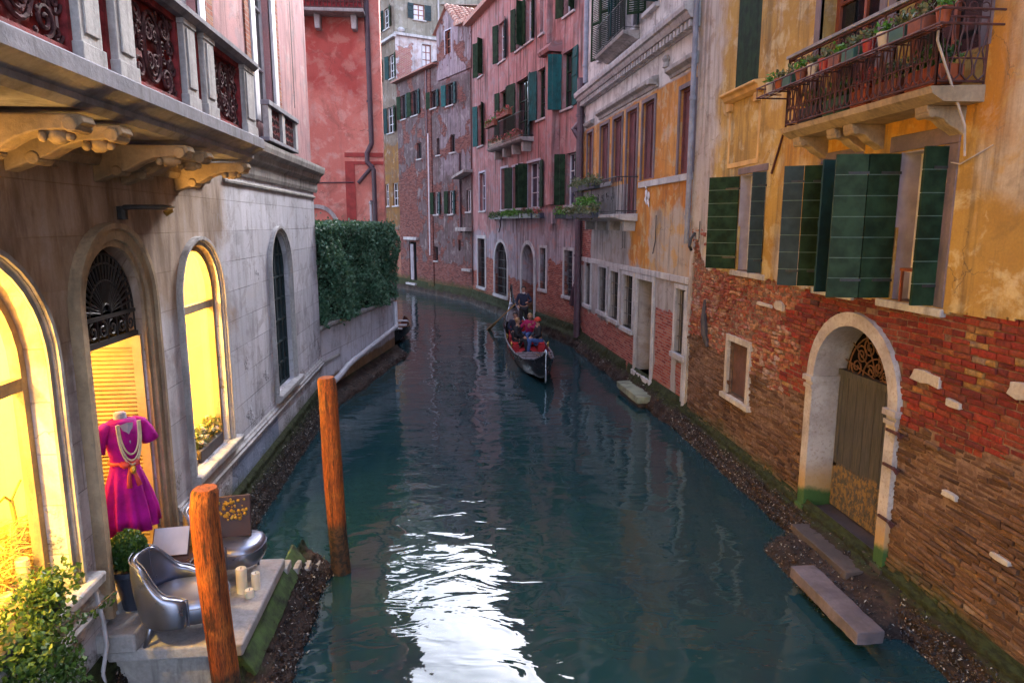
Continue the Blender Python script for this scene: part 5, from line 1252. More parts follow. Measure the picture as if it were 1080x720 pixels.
bk = MB(); bk.quad(F, (6.9, .3, -.44), (8.7, .3, -.44), (8.7, 3.2, -.44), (6.9, 3.2, -.44)); obj('dark_hall', bk, M['void'], YH)
hh = MB(); hh.tube([F.P(7.5, 1.9, -.32), F.P(7.5, 1.9, -.28), F.P(7.46, 1.87, -.27)], .012, 6); obj('handle', hh, M['iron_rust'], dd)
hg = MB()
for z in (1.0, 1.62, 2.02): hg.box(F, 6.70, 6.98, z, z+.03, .05, .075); hg.tube([F.P(6.72, z-.02, .07), F.P(6.72, z+.06, .12)], .018, 6)
split('rusty_pintle', hg, M['iron_rust'], YH)
# steps
stp = thing('door_step', 'long purple grey stone step jutting over the water below the plank door', 'step', (4.3, 6.6, .1))
m_ = MB(); m_.wbox(4.0, 4.30, 5.92, 7.30, .12, .26); roughen(obj('step_slab', m_, M['step_stone'], stp), .035, .2, 5)
footing(FD, stp, 5.95, 8.75, [(0, .40), (.12, .34), (.22, .27), (.34, .24), (.58, .17), (.70, .09), (.80, .0), (.82, -.3)], 31, .035, .022, 2500, taper=.55)
m_ = MB(); m_.wbox(4.52, 4.9, 7.0, 8.3, .1, .31); m_.wbox(4.86, 5.3, 7.03, 8.6, .25, .44); roughen(obj('upper_step', m_, M['step_dark'], stp), .04, .2, 5)
# windows
def stone_sill(w, a, b, z): s_ = MB(); s_.box(F, a, b, z-.085, z, -.26, .05); obj('sill', s_, M['trim'], w, bevel=.01)
wa = window(YH, F, *WA, depth=.24, mull=(1, 0), pane='void', fm='white_paint', fw=.07, shutters=[('b', .27, 74, 'green_sh', 'ledge', .03), ('a', .45, 92, 'teal_dark', 'plank', .03)], curtain=(.55, .8), label='green shuttered window, left one of the pair over the water door')
G1 = F.sub(8.70, .03, 74); G2 = Frame((0, 0), 0, 'R'); e = G1.P(.275, 0, 0); G2.o = e; a = R(58); G2.side = 'R'; G2.u = F.u*math.cos(a)+F.n*math.sin(a); G2.n = -F.u*math.sin(a)+F.n*math.cos(a); leaf(G2, wa, .24, 3.48, 5.05, 'ledge', M['bluegrey_sh'])
stone_sill(wa, 7.9, 8.85, 3.46)
wb = window(YH, F, *WB, depth=.24, mull=(0, 0), pane='blind_yellow', fm='white_paint', fw=.10, shutters=[('b', .34, 86, 'green_sh', 'ledge', .03), ('a', .24, 90, 'green_sh', 'ledge', .03)], curtain=(.55, .95), label='green shuttered window with yellow blind, right one over the water door')
G1 = F.sub(7.24, .03, 86); e = G1.P(.345, 0, 0); G3 = Frame((0, 0), 0, 'R'); G3.o = e; a = R(76); G3.u = F.u*math.cos(a)+F.n*math.sin(a); G3.n = -F.u*math.sin(a)+F.n*math.cos(a); leaf(G3, wb, .33, 3.48, 5.05, 'ledge', M['green_sh2'], label='paler olive green shutter leaf with iron hook')
hk = MB(); q = lambda u, z: G3.P(u, z, -.012); hk.tube([q(.12, 4.34), q(.18, 4.28), q(.15, 4.2)], .008, 5); hk.tube([q(.1, 4.34), q(.2, 4.36)], .007, 5); obj('shutter_hook', hk, M['iron'], wb)
stone_sill(wb, 6.35, 7.42, 3.46)
wc = window(YH, F, *WC, depth=.2, mull=(1, 0), pane='void', fm='white_paint', fw=.07, shutters=[('b', .52, 46, 'green_sh', 'ledge', .03), ('a', .20, 78, 'bluegrey_sh', 'ledge', .03)], curtain=(.5, .8), label='green shuttered window at the far end of the yellow wall')
for W_, o in ((wa, WA), (wb, WB), (wc, WC)):
    s_ = MB(); s_.box(F, o[1]-.012, o[1]-.002, o[2], o[3], -.23, .012); s_.box(F, o[0]+.002, o[0]+.012, o[2], o[3], -.23, .012); s_.box(F, o[0]+.012, o[1]-.012, o[3]-.012, o[3]-.002, -.22, .01); obj('reveal_lining', s_, M['lavender'], W_)
stone_sill(wc, 10.3, 11.6, 3.51)
ln = MB(); ln.box(F, 7.92, 8.86, 5.07, 5.20, -.05, .035); ln.box(F, 6.36, 7.42, 5.07, 5.24, -.05, .035); ln.box(F, 6.36, 6.50, 3.47, 5.068, -.05, .033); ln.box(F, 10.4, 11.5, 5.11, 5.22, -.05, .035)
split('lintel', ln, M['trim_mauve'], YH, bevel=.008)
sm = window(YH, F, *SM, depth=.10, mull=(0, 0), pane='wood_dark', fm='wood_dark', sur=(.10, .04, 'door_stone'), label='small boarded window framed in pale stone'); s_ = MB(); s_.box(F, 10.55, 11.72, 1.22, 1.31, -.06, .075); obj('sill', s_, M['door_stone'], sm, bevel=.01)
b_ = MB()
for i in range(5): b_.box(F, 10.77+i*.142, 10.905+i*.142, 1.37, 2.23, -.085, -.06)
split('board', b_, simple('brown_boards', (.10, .045, .035), .8, .3, 6, .004), sm)
window(YH, F, *UP, depth=.22, mull=(1, 1), fm='red_wood', pane='pane', sur=(.13, .03, 'trim_mauve'), fw=.08, label='tall balcony window with red brown frame, left one')
window(YH, F, *UP2, depth=.22, mull=(1, 1), fm='red_wood', pane='pane', sur=(.13, .03, 'trim_mauve'), fw=.08, label='tall balcony window with red brown frame, right one')
ws = window(YH, F, *SH, depth=.05, mull=(0, 0), fm='teal_dark', pane='teal_dark', label='tall window with closed dark teal shutters and a carved sill')
G = F.sub(SH[0], -.02, 0); leaf(G, ws, .45, 6.52, 8.58, 'plank', M['green_sh']); G = F.sub(11.4, -.02, 0); leaf(G, ws, .45, 6.52, 8.58, 'plank', M['green_sh'])
s_ = MB(); s_.profile(F, [(0, 6.34), (.06, 6.34), (.12, 6.38), (.14, 6.44), (.20, 6.46), (.20, 6.50), (0, 6.52)], 10.7, 12.1); s_.box(F, 10.78, 10.92, 6.2, 6.34, 0, .10); s_.box(F, 11.88, 12.02, 6.2, 6.34, 0, .10); obj('sill', s_, M['oliveplaster'], ws, bevel=.012)
s_ = MB(); 
for q in ((10.78, 10.84, 5.25, 6.3), (11.95, 12.01, 5.25, 6.3)): s_.box(F, *q, 0, .03)
s_.box(F, 10.84, 11.95, 5.25, 5.33, 0, .028); obj('apron_panel', s_, M['oliveplaster'], ws, bevel=.006)
for a, b in ((6.3, 7.4), (8.2, 9.3), (10.9, 11.9)): window(YH, F, a, b, 10.4, 12.6, sur=(.1, .03, 'trim'), sill=('trim', .1, .08, .1), shutters=[('a', .5, 172, 'green_sh', 'plank'), ('b', .5, 8, 'green_sh', 'plank')])
for a, b, lo, hi in ((-1.5, -.5, 3.6, 5.2), (-1.5, -.5, 6.5, 8.6), (-5, -4, 3.6, 5.2), (-5, -4, 6.5, 8.6)): window(YH, F, a, b, lo, hi)
m_ = MB(); m_.box(F, N1-.2, E1-.02, 15.6, 15.85, -9.2, .45); obj('roof', m_, M['tile'], YH)
m_ = MB(); m_.tube([F.P(9.95, 5.62, .03), F.P(10.25, 5.05, .035)], .018, 6); obj('iron_stay', m_, M['iron_rust'], YH)
m_ = MB(); m_.tube([F.P(13.42, 4.12, .04), F.P(13.4, 4.02, .12), F.P(13.38, 3.86, .16), F.P(13.42, 3.78, .1)], .03, 6); m_.tube([F.P(13.2, 4.35, .03), F.P(13.22, 3.95, .03)], .008, 5); obj('iron_hook', m_, M['iron'], YH)
m_ = MB(); m_.tube([F.P(12.72, 2.86, .03), F.P(12.68, 2.5, .06), F.P(12.6, 2.2, .05), F.P(12.5, 1.98, .03)], [.03, .06, .07, .03], 7); obj('wooden_stub', m_, M['wood_dark'], YH)
m_ = MB(); m_.tube([F.P(6.0, 9.5, .60), F.P(6.02, 7.5, .60), F.P(6.05, 5.9, .58), F.P(6.2, 5.2, .12), F.P(6.25, 4.93, .05)], .012, 5); m_.tube([F.P(6.5, 4.9, .02), F.P(6.3, 4.86, .05), F.P(6.1, 4.93, .05), F.P(5.95, 5.0, .02)], .007, 5); obj('cable', m_, M['rope'], YH)
# balcony
BX = .53; b0, b1 = 6.12, 9.0
m_ = MB(); m_.profile(F, [(0, 5.40), (BX-.12, 5.40), (BX-.05, 5.44), (BX, 5.47), (BX+.02, 5.53), (0, 5.55)], b0, b1); yb = obj('balcony', m_, M['trim_brown'], YH, label='rusty red iron balcony on carved brackets, full of flower pots')
for c in (6.42, 7.65, 8.0, 8.82):
    m_ = MB(); n = 9; prof = [(0, 5.40), (.42, 5.40), (.41, 5.34), (.33, 5.30), (.24, 5.28), (.17, 5.22), (.09, 5.18), (0, 5.12)]
    pts = [F.P(c-.09, z, d) for d, z in prof]+[F.P(c+.09, z, d) for d, z in prof]; n = len(prof)
    m_.add(pts, [tuple(range(n)), tuple(range(2*n-1, n-1, -1))]+[(i, (i+1) % n, n+(i+1) % n, n+i) for i in range(n)]); m_.tube([F.P(c-.1, 5.33, .36), F.P(c+.1, 5.33, .36)], .045, 10); obj('bracket', m_, M['trim_brown'], yb, bevel=.01)
m_ = MB(); ze = 6.38
def rail(p, q):
    """ornamental iron railing from p to q (s, d)"""
    L = math.hypot(q[0]-p[0], q[1]-p[1]); n = max(2, round(L/.105)); f = lambda t, z, o=0: F.P(p[0]+(q[0]-p[0])*t, z, p[1]+(q[1]-p[1])*t)
    for z, r_ in ((5.58, .012), (5.78, .008), (6.13, .010), (ze, .018)): m_.tube([f(0, z), f(1, z)], r_, 6)
    for i in range(n+1):
        t = i/n; dt = .34/n
        if i in (0, n) or i % 8 == 0: m_.tube([f(t, 5.55), f(t, ze+.02)], .014, 6)
        if i < n:
            c = (i+.5)/n; sg = 1
            m_.tube([f(c-dt, 6.13), f(c-dt*1.05, 6.02), f(c-dt*.6, 5.93), f(c-dt*.35, 5.84), f(c-dt*1.2, 5.72), f(c-dt*1.2, 5.64), f(c, 5.59)], .0085, 5, False)
            m_.tube([f(c+dt, 6.13), f(c+dt*1.05, 6.02), f(c+dt*.6, 5.93), f(c+dt*.35, 5.84), f(c+dt*1.2, 5.72), f(c+dt*1.2, 5.64), f(c, 5.59)], .0085, 5, False)
            for zc, r_ in ((6.22, .040), (6.31, .032)):
                m_.tube([f(c+math.cos(a*math.pi/5)*r_/L, zc+math.sin(a*math.pi/5)*r_) for a in range(11)], .0065, 4, False)
rail((b0+.03, BX-.04), (b1-.03, BX-.04)); rail((b0+.03, BX-.04), (b0+.03, .02)); rail((b1-.03, BX-.04), (b1-.03, .02))
obj('railing', m_, M['iron_rust'], yb)
m_ = MB(); m_.box(F, b0, b1, ze+.015, ze+.05, BX-.075, BX-.005); obj('handrail', m_, M['trim_grey'], yb)
m_ = MB()
for z in (5.98, 6.10):
    m_.tube([F.P(b0-.3, z, .15), F.P(b0-.3, z, BX+.20), F.P(b1+.38, z, BX+.20), F.P(b1+.38, z, .2)], .011, 5)
for i in range(16):
    s = b0-.28+i*.235; m_.tube([F.P(s, 6.10, BX+.20), F.P(s, 5.98, BX+.20), F.P(s, 5.98, BX-.03)], .008, 5)
for dd_ in (.08, .14): m_.tube([F.P(b0-.3, 5.98, BX+dd_), F.P(b1+.38, 5.98, BX+dd_)], .008, 5)
obj('pot_rack', m_, M['iron_rust'], yb)
pots = [(9.20, 'cream_pot', 0), (8.93, 'orange_pot', 0), (8.66, 'green_pot', 1), (8.39, 'terracotta', 0), (8.12, 'cream_pot', 2), (7.85, 'red_pot', 0), (7.57, 'terracotta', 1), (7.30, 'green_pot', 1), (7.03, 'red_pot', 0), (6.76, 'cream_pot', 2), (6.49, 'green_pot', 1), (6.22, 'terracotta', 1), (5.95, 'orange_pot', 0)]
names = {'cream_pot': 'cream', 'orange_pot': 'orange', 'green_pot': 'dark green', 'terracotta': 'terracotta', 'red_pot': 'bright red'}
for i, (s, mt, k) in enumerate(pots):
    q = F.P(s, 5.995, BX+.09); pos = 'at the far end' if i == 0 else ('at the near end' if i == len(pots)-1 else 'number %d from the far end' % (i+1))
    t = thing('flower_pot', '%s pot in the rusty balcony rack, %s' % (names[mt], pos), 'flower pot', q, 'pots in the balcony rack')
    m_ = MB(); r_ = .062+.01*(i % 2)
    if k == 1: m_.box(F, s-.11, s+.11, 5.995, 6.13, BX+.02, BX+.16); obj('pot', m_, M[mt], t, bevel=.01)
    else: m_.lathe(q, [(r_*.7, 0), (r_, .12), (r_*1.12, .12), (r_*1.12, .15), (r_*.95, .15), (r_*.9, .12)], 14); obj('pot', m_, M[mt], t, auto=40)
    m_ = MB(); m_.leaves(blob_pts(q+Vector((0, 0, .20)), (.09, .10, .08), 60, .1), .035)
    obj('foliage', m_, M['grassy' if i % 3 == 0 else 'olive_leaf'], t, recalc=False)
for j, (s, w_, mt, lf) in enumerate(((6.42, .5, 'orange_pot', 'ivy'), (7.0, .4, 'terracotta', 'olive_leaf'), (7.45, .3, 'orange_pot', 'flower'), (7.95, .45, 'green_pot', 'ivy'), (8.55, .4, 'slate_pot', 'olive_leaf'))):
    q = F.P(s, 5.56, .32); lb = ['wide orange trough', 'terracotta trough', 'small orange trough with reddish flowers', 'dark green trough', 'dark slate trough'][j]
    t = thing('flower_trough', lb+' on the floor of the rusty balcony', 'flower trough', q, 'troughs on the balcony floor')
    m_ = MB(); m_.box(F, s-w_/2, s+w_/2, 5.56, 5.74, .20, .44); obj('trough', m_, M[mt], t, bevel=.012)
    m_ = MB(); m_.leaves(np.concatenate([blob_pts(F.P(s+k*w_*.3, 5.84, .32), (.14, .14, .13), 130, .1) for k in (-1, 0, 1)]), .04); obj('foliage', m_, M[lf], t, recalc=False)
ch = thing('folding_chair', 'small red wooden chair inside the right window with the yellow blind', 'chair', F.P(6.8, 3.47, -.1))
m_ = MB(); 
for s in (6.72, 6.80, 6.88, 6.96): m_.box(F, s, s+.04, 3.9, 4.28, -.15, -.13)
m_.box(F, 6.68, 7.02, 4.26, 4.30, -.155, -.125); m_.box(F, 6.68, 7.02, 3.86, 3.90, -.155, -.125); obj('backrest', m_, M['orange_cloth'], ch)
m_ = MB(); m_.box(F, 6.68, 7.02, 3.8, 3.83, -.16, .06); obj('seat', m_, M['red_wood'], ch)
for s in (6.69, 6.98):
    for d_ in (-.15, .03): m_ = MB(); m_.box(F, s, s+.025, 3.47, 3.8, d_, d_+.025); obj('leg', m_, M['red_wood'], ch)
# ================================================================ ORANGE AND WHITE HOUSE
OH = thing('orange_house', 'orange and white house with a toothed cornice, between the yellow and the pink house', 'building', tuple(FC.P(4.8, 0)))
F = FC; CE = 9.6
cU = [(8.34, 9.0, 5.66, 7.18), (6.45, 7.35, 5.45, 7.18), (5.1, 5.95, 5.45, 7.18), (3.78, 4.64, 4.55, 7.18), (2.48, 3.34, 5.36, 7.18), (.04, .86, 5.33, 7.05)]
cL = [(8.22, 8.95, 1.66, 3.04), (6.3, 7.15, 1.66, 3.0), (5.02, 5.9, 1.60, 2.96), (3.7, 4.58, 1.54, 2.95), (.08, .64, 1.54, 2.93)]
cD = (2.15, 3.35, .55, 2.93)
cT = [(6.6, 7.55, 9.15, 11.3), (4.0, 5.0, 9.15, 11.3), (2.5, 3.3, 9.25, 11.3), (5.3, 6.3, 9.15, 11.3), (.3, 1.2, 9.25, 11.3)]
m_ = MB(); facade(m_, F, 0, CE, -.5, 14.6, [o+(False, .10) for o in cU]+cL+[cD+(False, .75)]+cT, .22); shell(m_, F, 0, CE, -.5, 14.6, 9); obj('wall', m_, M['c_wall'], OH)
m_ = MB(); m_.box(F, -.0, CE, 14.6, 14.85, -9.2, .5); obj('roof', m_, M['tile'], OH)
for i, o in enumerate(cU):
    window(OH, F, *o, depth=.08, mull=(1, 0), fm='maroon_sh', pane='maroon_sh', sur=(.09, .03, 'trim_mauve'), fw=.05, label=['maroon shuttered window at the far end of the row', None, None, 'tall maroon balcony door', None, 'wide maroon window nearest the yellow house'][i])
m_ = MB(); m_.box(F, -.0, 3.45, 5.18, 5.32, -.02, .05); m_.box(F, 6.0, CE, 5.38, 5.50, -.02, .05); split('sill_band', m_, M['trim'], OH, bevel=.008)
for i, o in enumerate(cL):
    window(OH, F, *o, depth=.16, mull=(1, 0), fm='wood_dark', pane='void' if i % 2 else 'pane', sur=(.10, .04, 'trim'), sill=('trim', .09, .12, .12), fw=.05, grille=(5, 3))
m_ = MB(); m_.box(F, .0, CE, 3.06, 3.2, -.02, .045); obj('lintel_band', m_, M['trim'], OH, bevel=.008)
m_ = MB(); band(m_, F, cD, .12, -.02, .045); obj('door_surround', m_, M['trim'], OH)
m_ = MB(); m_.box(F, 2.15, 3.35, .5, 2.93, -.72, -.68); obj('door', m_, M['lav_door'], OH, label='pale open doorway down to the water')
m_ = MB(); m_.box(F, 2.0, 3.5, .42, .55, -.75, .08); m_.box(F, .02, .16, .35, 2.9, 0, .035); split('threshold', m_, M['trim'], OH, bevel=.01)
# cornice with teeth
m_ = MB(); m_.profile(F, [(0, 8.08), (.04, 8.08), (.06, 8.14), (.06, 8.24), (.22, 8.24), (.26, 8.30), (.28, 8.36), (.34, 8.38), (.36, 8.46), (.36, 8.52), (0, 8.58)], -.04, CE+.02)
cr = obj('cornice', m_, M['trim'], OH)
n = 46; m_ = MB()
for i in range(n):
    a = .05+i*(CE-.1)/n; m_.box(F, a, a+.11, 8.10, 8.235, .062, .19)
split('dentil', m_, M['trim'], cr)
m_ = MB(); m_.profile(F, [(0, 7.40), (.04, 7.40), (.06, 7.48), (.16, 7.54), (.17, 7.62), (0, 7.66)], 2.3, 7.55); m_.profile(F, [(0, 7.40), (.04, 7.40), (.06, 7.46), (.16, 7.52), (.17, 7.60), (0, 7.64)], -.03, 1.5); m_.profile(F, [(0, 7.36), (.10, 7.42), (.14, 7.5), (0, 7.55)], 8.2, 9.2)
m_.box(F, 2.3, 2.5, 7.45, 7.56, 0, .24); split('window_hood', m_, M['trim_dirty'], OH, bevel=.01)
m_ = MB(); m_.lathe(tuple(F.P(1.7, 7.78, .05)), [(.01, -.14), (.09, -.10), (.06, 0), (.10, .08), (.04, .16)], 10); obj('stone_mask', m_, M['trim_dirty'], OH)
for i, o in enumerate(cT):
    window(OH, F, *o, depth=.16, mull=(1, 1), sur=(.08, .03, 'trim'), sill=('trim', .12, .1, .1), fm='white_paint', shutters=[('b', .46, [20, 20, 60, 30, 15][i], 'green_sh', 'louver'), ('a', .46, [160, 165, 100, 120, 165][i], 'teal_dark', 'louver')])
m_ = MB(); m_.profile(F, [(0, 8.80), (.1, 8.80), (.2, 8.86), (.42, 8.92), (.45, 9.0), (0, 9.02)], 3.8, 6.6); ob = obj('balcony', m_, M['trim_dirty'], OH, bevel=.01)
m_ = MB()
for i in range(23): m_.tube([F.P(3.85+i*.123, 9.0, .40), F.P(3.85+i*.123, 9.75, .40)], .008, 4)
for z in (9.08, 9.75): m_.tube([F.P(3.85, z, .0), F.P(3.85, z, .40), F.P(6.56, z, .40), F.P(6.56, z, 0)], .011, 5)
obj('railing', m_, M['iron'], ob)
# lower balcony with plants
m_ = MB(); m_.profile(F, [(0, 4.36), (.45, 4.40), (.60, 4.46), (.62, 4.54), (0, 4.56)], 3.55, 8.1); lb_ = obj('balcony', m_, M['trim'], OH, bevel=.01, label='small iron balcony hung with plants')
for c in (3.8, 5.2, 6.6, 7.9): m_ = MB(); m_.prism(F, [(c-.1, 4.4), (c+.1, 4.4), (c+.07, 4.12), (c-.07, 4.12)], 0, .3); obj('bracket', m_, M['trim_dirty'], lb_)
m_ = MB()
for i in range(38): m_.tube([F.P(3.62+i*.119, 4.55, .56), F.P(3.62+i*.119, 5.47, .56)], .008, 4)
for i in range(5): 
    for s in (3.62, 8.03): m_.tube([F.P(s, 4.55, .1+i*.1), F.P(s, 5.47, .1+i*.1)], .008, 4)
for z in (4.62, 5.47): m_.tube([F.P(3.62, z, .0), F.P(3.62, z, .56), F.P(8.03, z, .56), F.P(8.03, z, 0)], .014, 5)
for i in range(9): spiral(m_, F, 3.9+i*.5, 5.0, .14, .565, 1.5, 1 if i % 2 else -1, 0, .008, 14)
obj('railing', m_, M['iron'], lb_)
for nm, s0, s1, z, d, cnt, lf, lb in (('balcony_plants', 5.2, 8.3, 5.48, .62, 900, 'olive_leaf', 'straggly reddish green plants along the top rail of the orange house balcony'), ('balcony_plants', 5.0, 8.6, 4.66, .72, 1300, 'olive_leaf', 'trailing dusty plants along the floor edge of the orange house balcony'), ('balcony_plants', 5.5, 7.2, 4.92, .66, 700, 'grassy', 'bright green bushy plant in the middle of the orange house balcony')):
    t = thing(nm, lb, 'plants', F.P((s0+s1)/2, z, d))
    k = int((s1-s0)/.25)+1; m_ = MB(); m_.leaves(np.concatenate([blob_pts(F.P(s0+(s1-s0)*i/(k-1), z+random.uniform(-.05, .08), d), (.2, .2, random.uniform(.14, .26)), cnt//k, .1) for i in range(k)]), .055); obj('foliage', m_, M[lf], t, recalc=False)
    if z > 5 or nm: m_ = MB(); m_.box(F, s0+.1, s1-.1, z-.2, z-.05, d-.08, d+.08); obj('planter', m_, M['slate_pot'], t)
fg = MB()
for sx, zz in ((2.84, 5.02), (2.66, 4.96)):
    fg.ball(F.P(sx, zz, .03), .03, .05, .10, 8, 6, .1); fg.ball(F.P(sx+.03, zz-.13, .03), .03, .04, .07, 8, 6, .1); fg.tube([F.P(sx+.02, zz-.16, .03), F.P(sx-.04, zz-.26, .03)], [.025, .01], 6)
fg.ball(F.P(2.86, 5.17, .03), .03, .04, .04, 8, 6); obj('wall_figures', fg, M['white_paint'], smooth=True, label='pair of small white figures fixed on the orange plaster', cat='ornament')
m_ = MB(); m_.tube([F.P(4.75, 4.1, .02), F.P(4.75, 3.65, .02), F.P(4.9, 3.62, .02)], .008, 4); m_.tube([F.P(4.55, 4.1, .02), F.P(4.55, 3.65, .02)], .008, 4); m_.tube([F.P(2.1, 4.5, .02), F.P(2.1, 3.9, .02), F.P(2.25, 3.6, .02)], .01, 4); obj('iron_anchor', m_, M['iron'], OH)
def pipe(parent, F, s, z0, z1, r, mat, d=.1, extra=()):
    m_ = MB(); m_.tube([F.P(s, z1, d), F.P(s, z0, d)], r, 10)
    z = z0+.5
    while z < z1: m_.tube([F.P(s, z, d), F.P(s, z+.07, d)], r*1.25, 10); z += 2.3
    for e in extra: m_.tube(e, r, 8)
    return obj('downpipe', m_, M[mat], parent)
pipe(OH, F, -.07, 3.9, 14.5, .055, 'pipe_grey', .12)
m_ = MB(); m_.box(F, -.09, .05, .3, 2.3, .0, .05); obj('corner_strip', m_, M['trim'], OH, bevel=.01)
m_ = MB(); m_.box(F, 9.62, 10.1, 6.5, 14.4, -.5, -.05); 
m_ = MB(); m_.tube([F.P(1.2, 10.3, .35), F.P(2.3, 10.15, .3), F.P(2.5, 9.95, .15), F.P(2.45, 9.7, .05)], .06, 8); obj('flue', m_, M['pipe_grey'], OH)
footing(F, OH, -.2, CE+.1, [(0, .62), (.05, .5), (.08, .38), (.15, .26), (.24, .06), (.27, -.3)], 15, .09, .05, 2500)
st = thing('landing_step', 'short algae stained stone landing step by the pale water door', 'step', tuple(F.P(3.2, 0, .5)))
m_ = MB(); m_.box(F, 1.55, 3.3, .12, .28, .06, .52); roughen(obj('step_slab', m_, M['step_green'], st), .05, .3, 5)
m_ = MB(); m_.box(F, 1.65, 3.2, -.4, .118, .06, .46); obj('step_base', m_, M['footing'], st, bevel=.04)
# ================================================================ PINK HOUSE
PH = thing('pink_house', 'tall peeling pink house with green shutters and flower boxes, where the canal bends', 'building', tuple(FP.P(7, 0)))
F = FP; PE = 14.6
row4 = [(12.35, 13.15, 11.55, 13.2), (8.65, 9.65, 11.5, 13.15), (6.2, 7.15, 11.45, 13.15), (5.0, 5.9, 11.45, 13.15), (3.85, 4.3, 11.4, 12.95), (.95, 1.85, 11.4, 13.05)]
row3 = [(12.3, 13.3, 8.2, 10.2), (8.5, 9.5, 7.75, 10.2), (5.6, 7.2, 7.75, 10.2), (3.6, 4.5, 8.3, 10.15), (1.0, 1.95, 8.3, 10.2)]
row2 = [(12.0, 13.1, 4.95, 6.85), (8.3, 9.3, 4.95, 6.8), (6.3, 7.6, 4.95, 6.75), (4.2, 5.6, 4.95, 6.75), (.65, 1.5, 4.95, 6.75)]
row1 = [(12.1, 13.5, 1.05, 3.55), (8.4, 10.4, .95, 3.45, True), (4.75, 6.3, .45, 3.45, True, .9), (3.42, 4.08, 1.74, 3.36), (.72, 1.55, 1.72, 3.36)]
m_ = MB(); facade(m_, F, 0, PE, -.5, 14.35, row4+row3+row2+row1, .2); shell(m_, F, 0, PE, -.5, 14.35, 9); obj('wall', m_, M['p_wall'], PH)
m_ = MB(); m_.box(F, -.0, PE+.15, 14.35, 14.55, -9.2, .38); obj('roof', m_, M['tile'], PH)
GS = lambda a1=10, a2=170, w1=.46, w2=.46, m1='green_sh', m2='green_sh', st='plank': [('b', w1, a1, m1, st), ('a', w2, a2, m2, st)]
SI = ('trim', .08, .08, .08)
sh4 = [GS(25, 125, .38, .38), GS(20, 160, .4, .4, m2='teal_dark'), GS(15, 110, .36, .36), GS(14, 150, .4, .3), [], GS(20, 130, .4, .4)]
for o, s in zip(row4, sh4): window(PH, F, *o, sill=SI, fm='white_paint', shutters=s)
sh3 = [GS(22, 150, .4, .4, m1='teal_sh', m2='green_sh'), GS(14, 160, .4, .4, m1='green_sh'), GS(12, 165, .7, .7, 'green_sh', 'teal_dark'), GS(22, 160, .42, .45, 'teal_sh', 'teal_sh'), GS(75, 175, .5, .5, 'teal_sh', 'teal_sh')]
for o, s in zip(row3, sh3): window(PH, F, *o, sill=SI if o[2] > 8 else None, fm='green_sh2', shutters=s)
sh2 = [[], [], GS(15, 90, .6, .3), GS(85, 172, .4, .55), GS(60, 165, .4, .4)]
for i, (o, s) in enumerate(zip(row2, sh2)): window(PH, F, *o, sill=SI, fm='white_paint', pane='pane_blue', sur=(.09, .03, 'lavender') if i < 4 else None, shutters=s)
window(PH, F, *row1[0], sur=(.16, .04, 'trim'), sill=('trim', .1, .14, .15), grille=(6, 4), mull=(1, 1))
window(PH, F, *row1[1][:4], arch=True, sur=(.14, .04, 'trim'), sill=('trim', .1, .14, .12), grille=(9, 5), mull=(1, 1), label='wide arched barred window at the foot of the pink house')
m_ = MB(); band(m_, F, row1[2][:5], .16, -.02, .05); obj('door_surround', m_, M['trim'], PH)
m_ = MB(); ol = outline(row1[2][:5]); m_.add([F.P(u, z, -.88) for u, z in ol], [tuple(range(len(ol)))], ol); obj('door', m_, M['plain_brick'], PH, label='arched water doorway walled with brown brick, behind the gondolier')
for o in row1[3:]: window(PH, F, *o, sur=(.10, .035, 'trim'), sill=('trim', .08, .12, .12), grille=(4, 6), mull=(1, 2), pane='pane_blue')
# balcony
m_ = MB(); m_.profile(F, [(0, 7.55), (.45, 7.58), (.55, 7.64), (.58, 7.72), (0, 7.74)], 4.9, 9.8); pb = obj('balcony', m_, M['trim_dirty'], PH, bevel=.01, label='iron balcony with red potted flowers')
for c in (5.3, 6.6, 7.9, 9.2): m_ = MB(); m_.prism(F, [(c-.12, 7.57), (c+.12, 7.57), (c+.08, 7.2), (c-.08, 7.2)], 0, .36); obj('bracket', m_, M['trim_dirty'], pb)
m_ = MB()
for i in range(38): m_.tube([F.P(5.0+i*.128, 7.73, .52), F.P(5.0+i*.128, 8.7, .52)], .010, 4)
for z in (7.8, 8.7): m_.tube([F.P(5.0, z, .0), F.P(5.0, z, .52), F.P(9.74, z, .52), F.P(9.74, z, 0)], .016, 5)
obj('railing', m_, M['iron'], pb)
def fbox(F, s0, s1, z, d, mats, lb, pot='slate_pot', n=420, size=.06, h=.17, parent=None, grp=None):
    t = thing('flower_box', lb, 'flower box', F.P((s0+s1)/2, z, d), grp); m_ = MB(); m_.box(F, s0, s1, z, z+.2, d-.1, d+.1); obj('planter', m_, M[pot], t, bevel=.01)
    k = max(2, int((s1-s0)/.28))
    for j, lf in enumerate(mats):
        m_ = MB(); m_.leaves(np.concatenate([blob_pts(F.P(s0+(s1-s0)*(i+.5)/k, z+h+random.uniform(0, .1), d+.03), (.2, .18, random.uniform(.12, .22)), n//k//len(mats), .1) for i in range(k)]), size); obj('foliage' if j == 0 else 'blooms', m_, M[lf], t, recalc=False)
g_ = 'flower boxes on the pink house'
fbox(F, 8.3, 9.7, 8.6, .58, ('grassy', 'flower'), 'green and red flower box on the far end of the pink house balcony rail', 'terracotta', grp=g_)
fbox(F, 6.2, 7.9, 8.75, .58, ('flower', 'olive_leaf'), 'red flower box in the middle of the pink house balcony rail', 'terracotta', grp=g_)
fbox(F, 5.3, 7.3, 7.75, .42, ('flower', 'olive_leaf'), 'reddish pots on the near floor of the pink house balcony', 'terracotta', n=500, grp=g_)
fbox(F, 7.6, 9.6, 7.75, .42, ('olive_leaf', 'flower'), 'pale bushy flowers on the far floor of the pink house balcony', 'cream_pot', n=500, grp=g_)
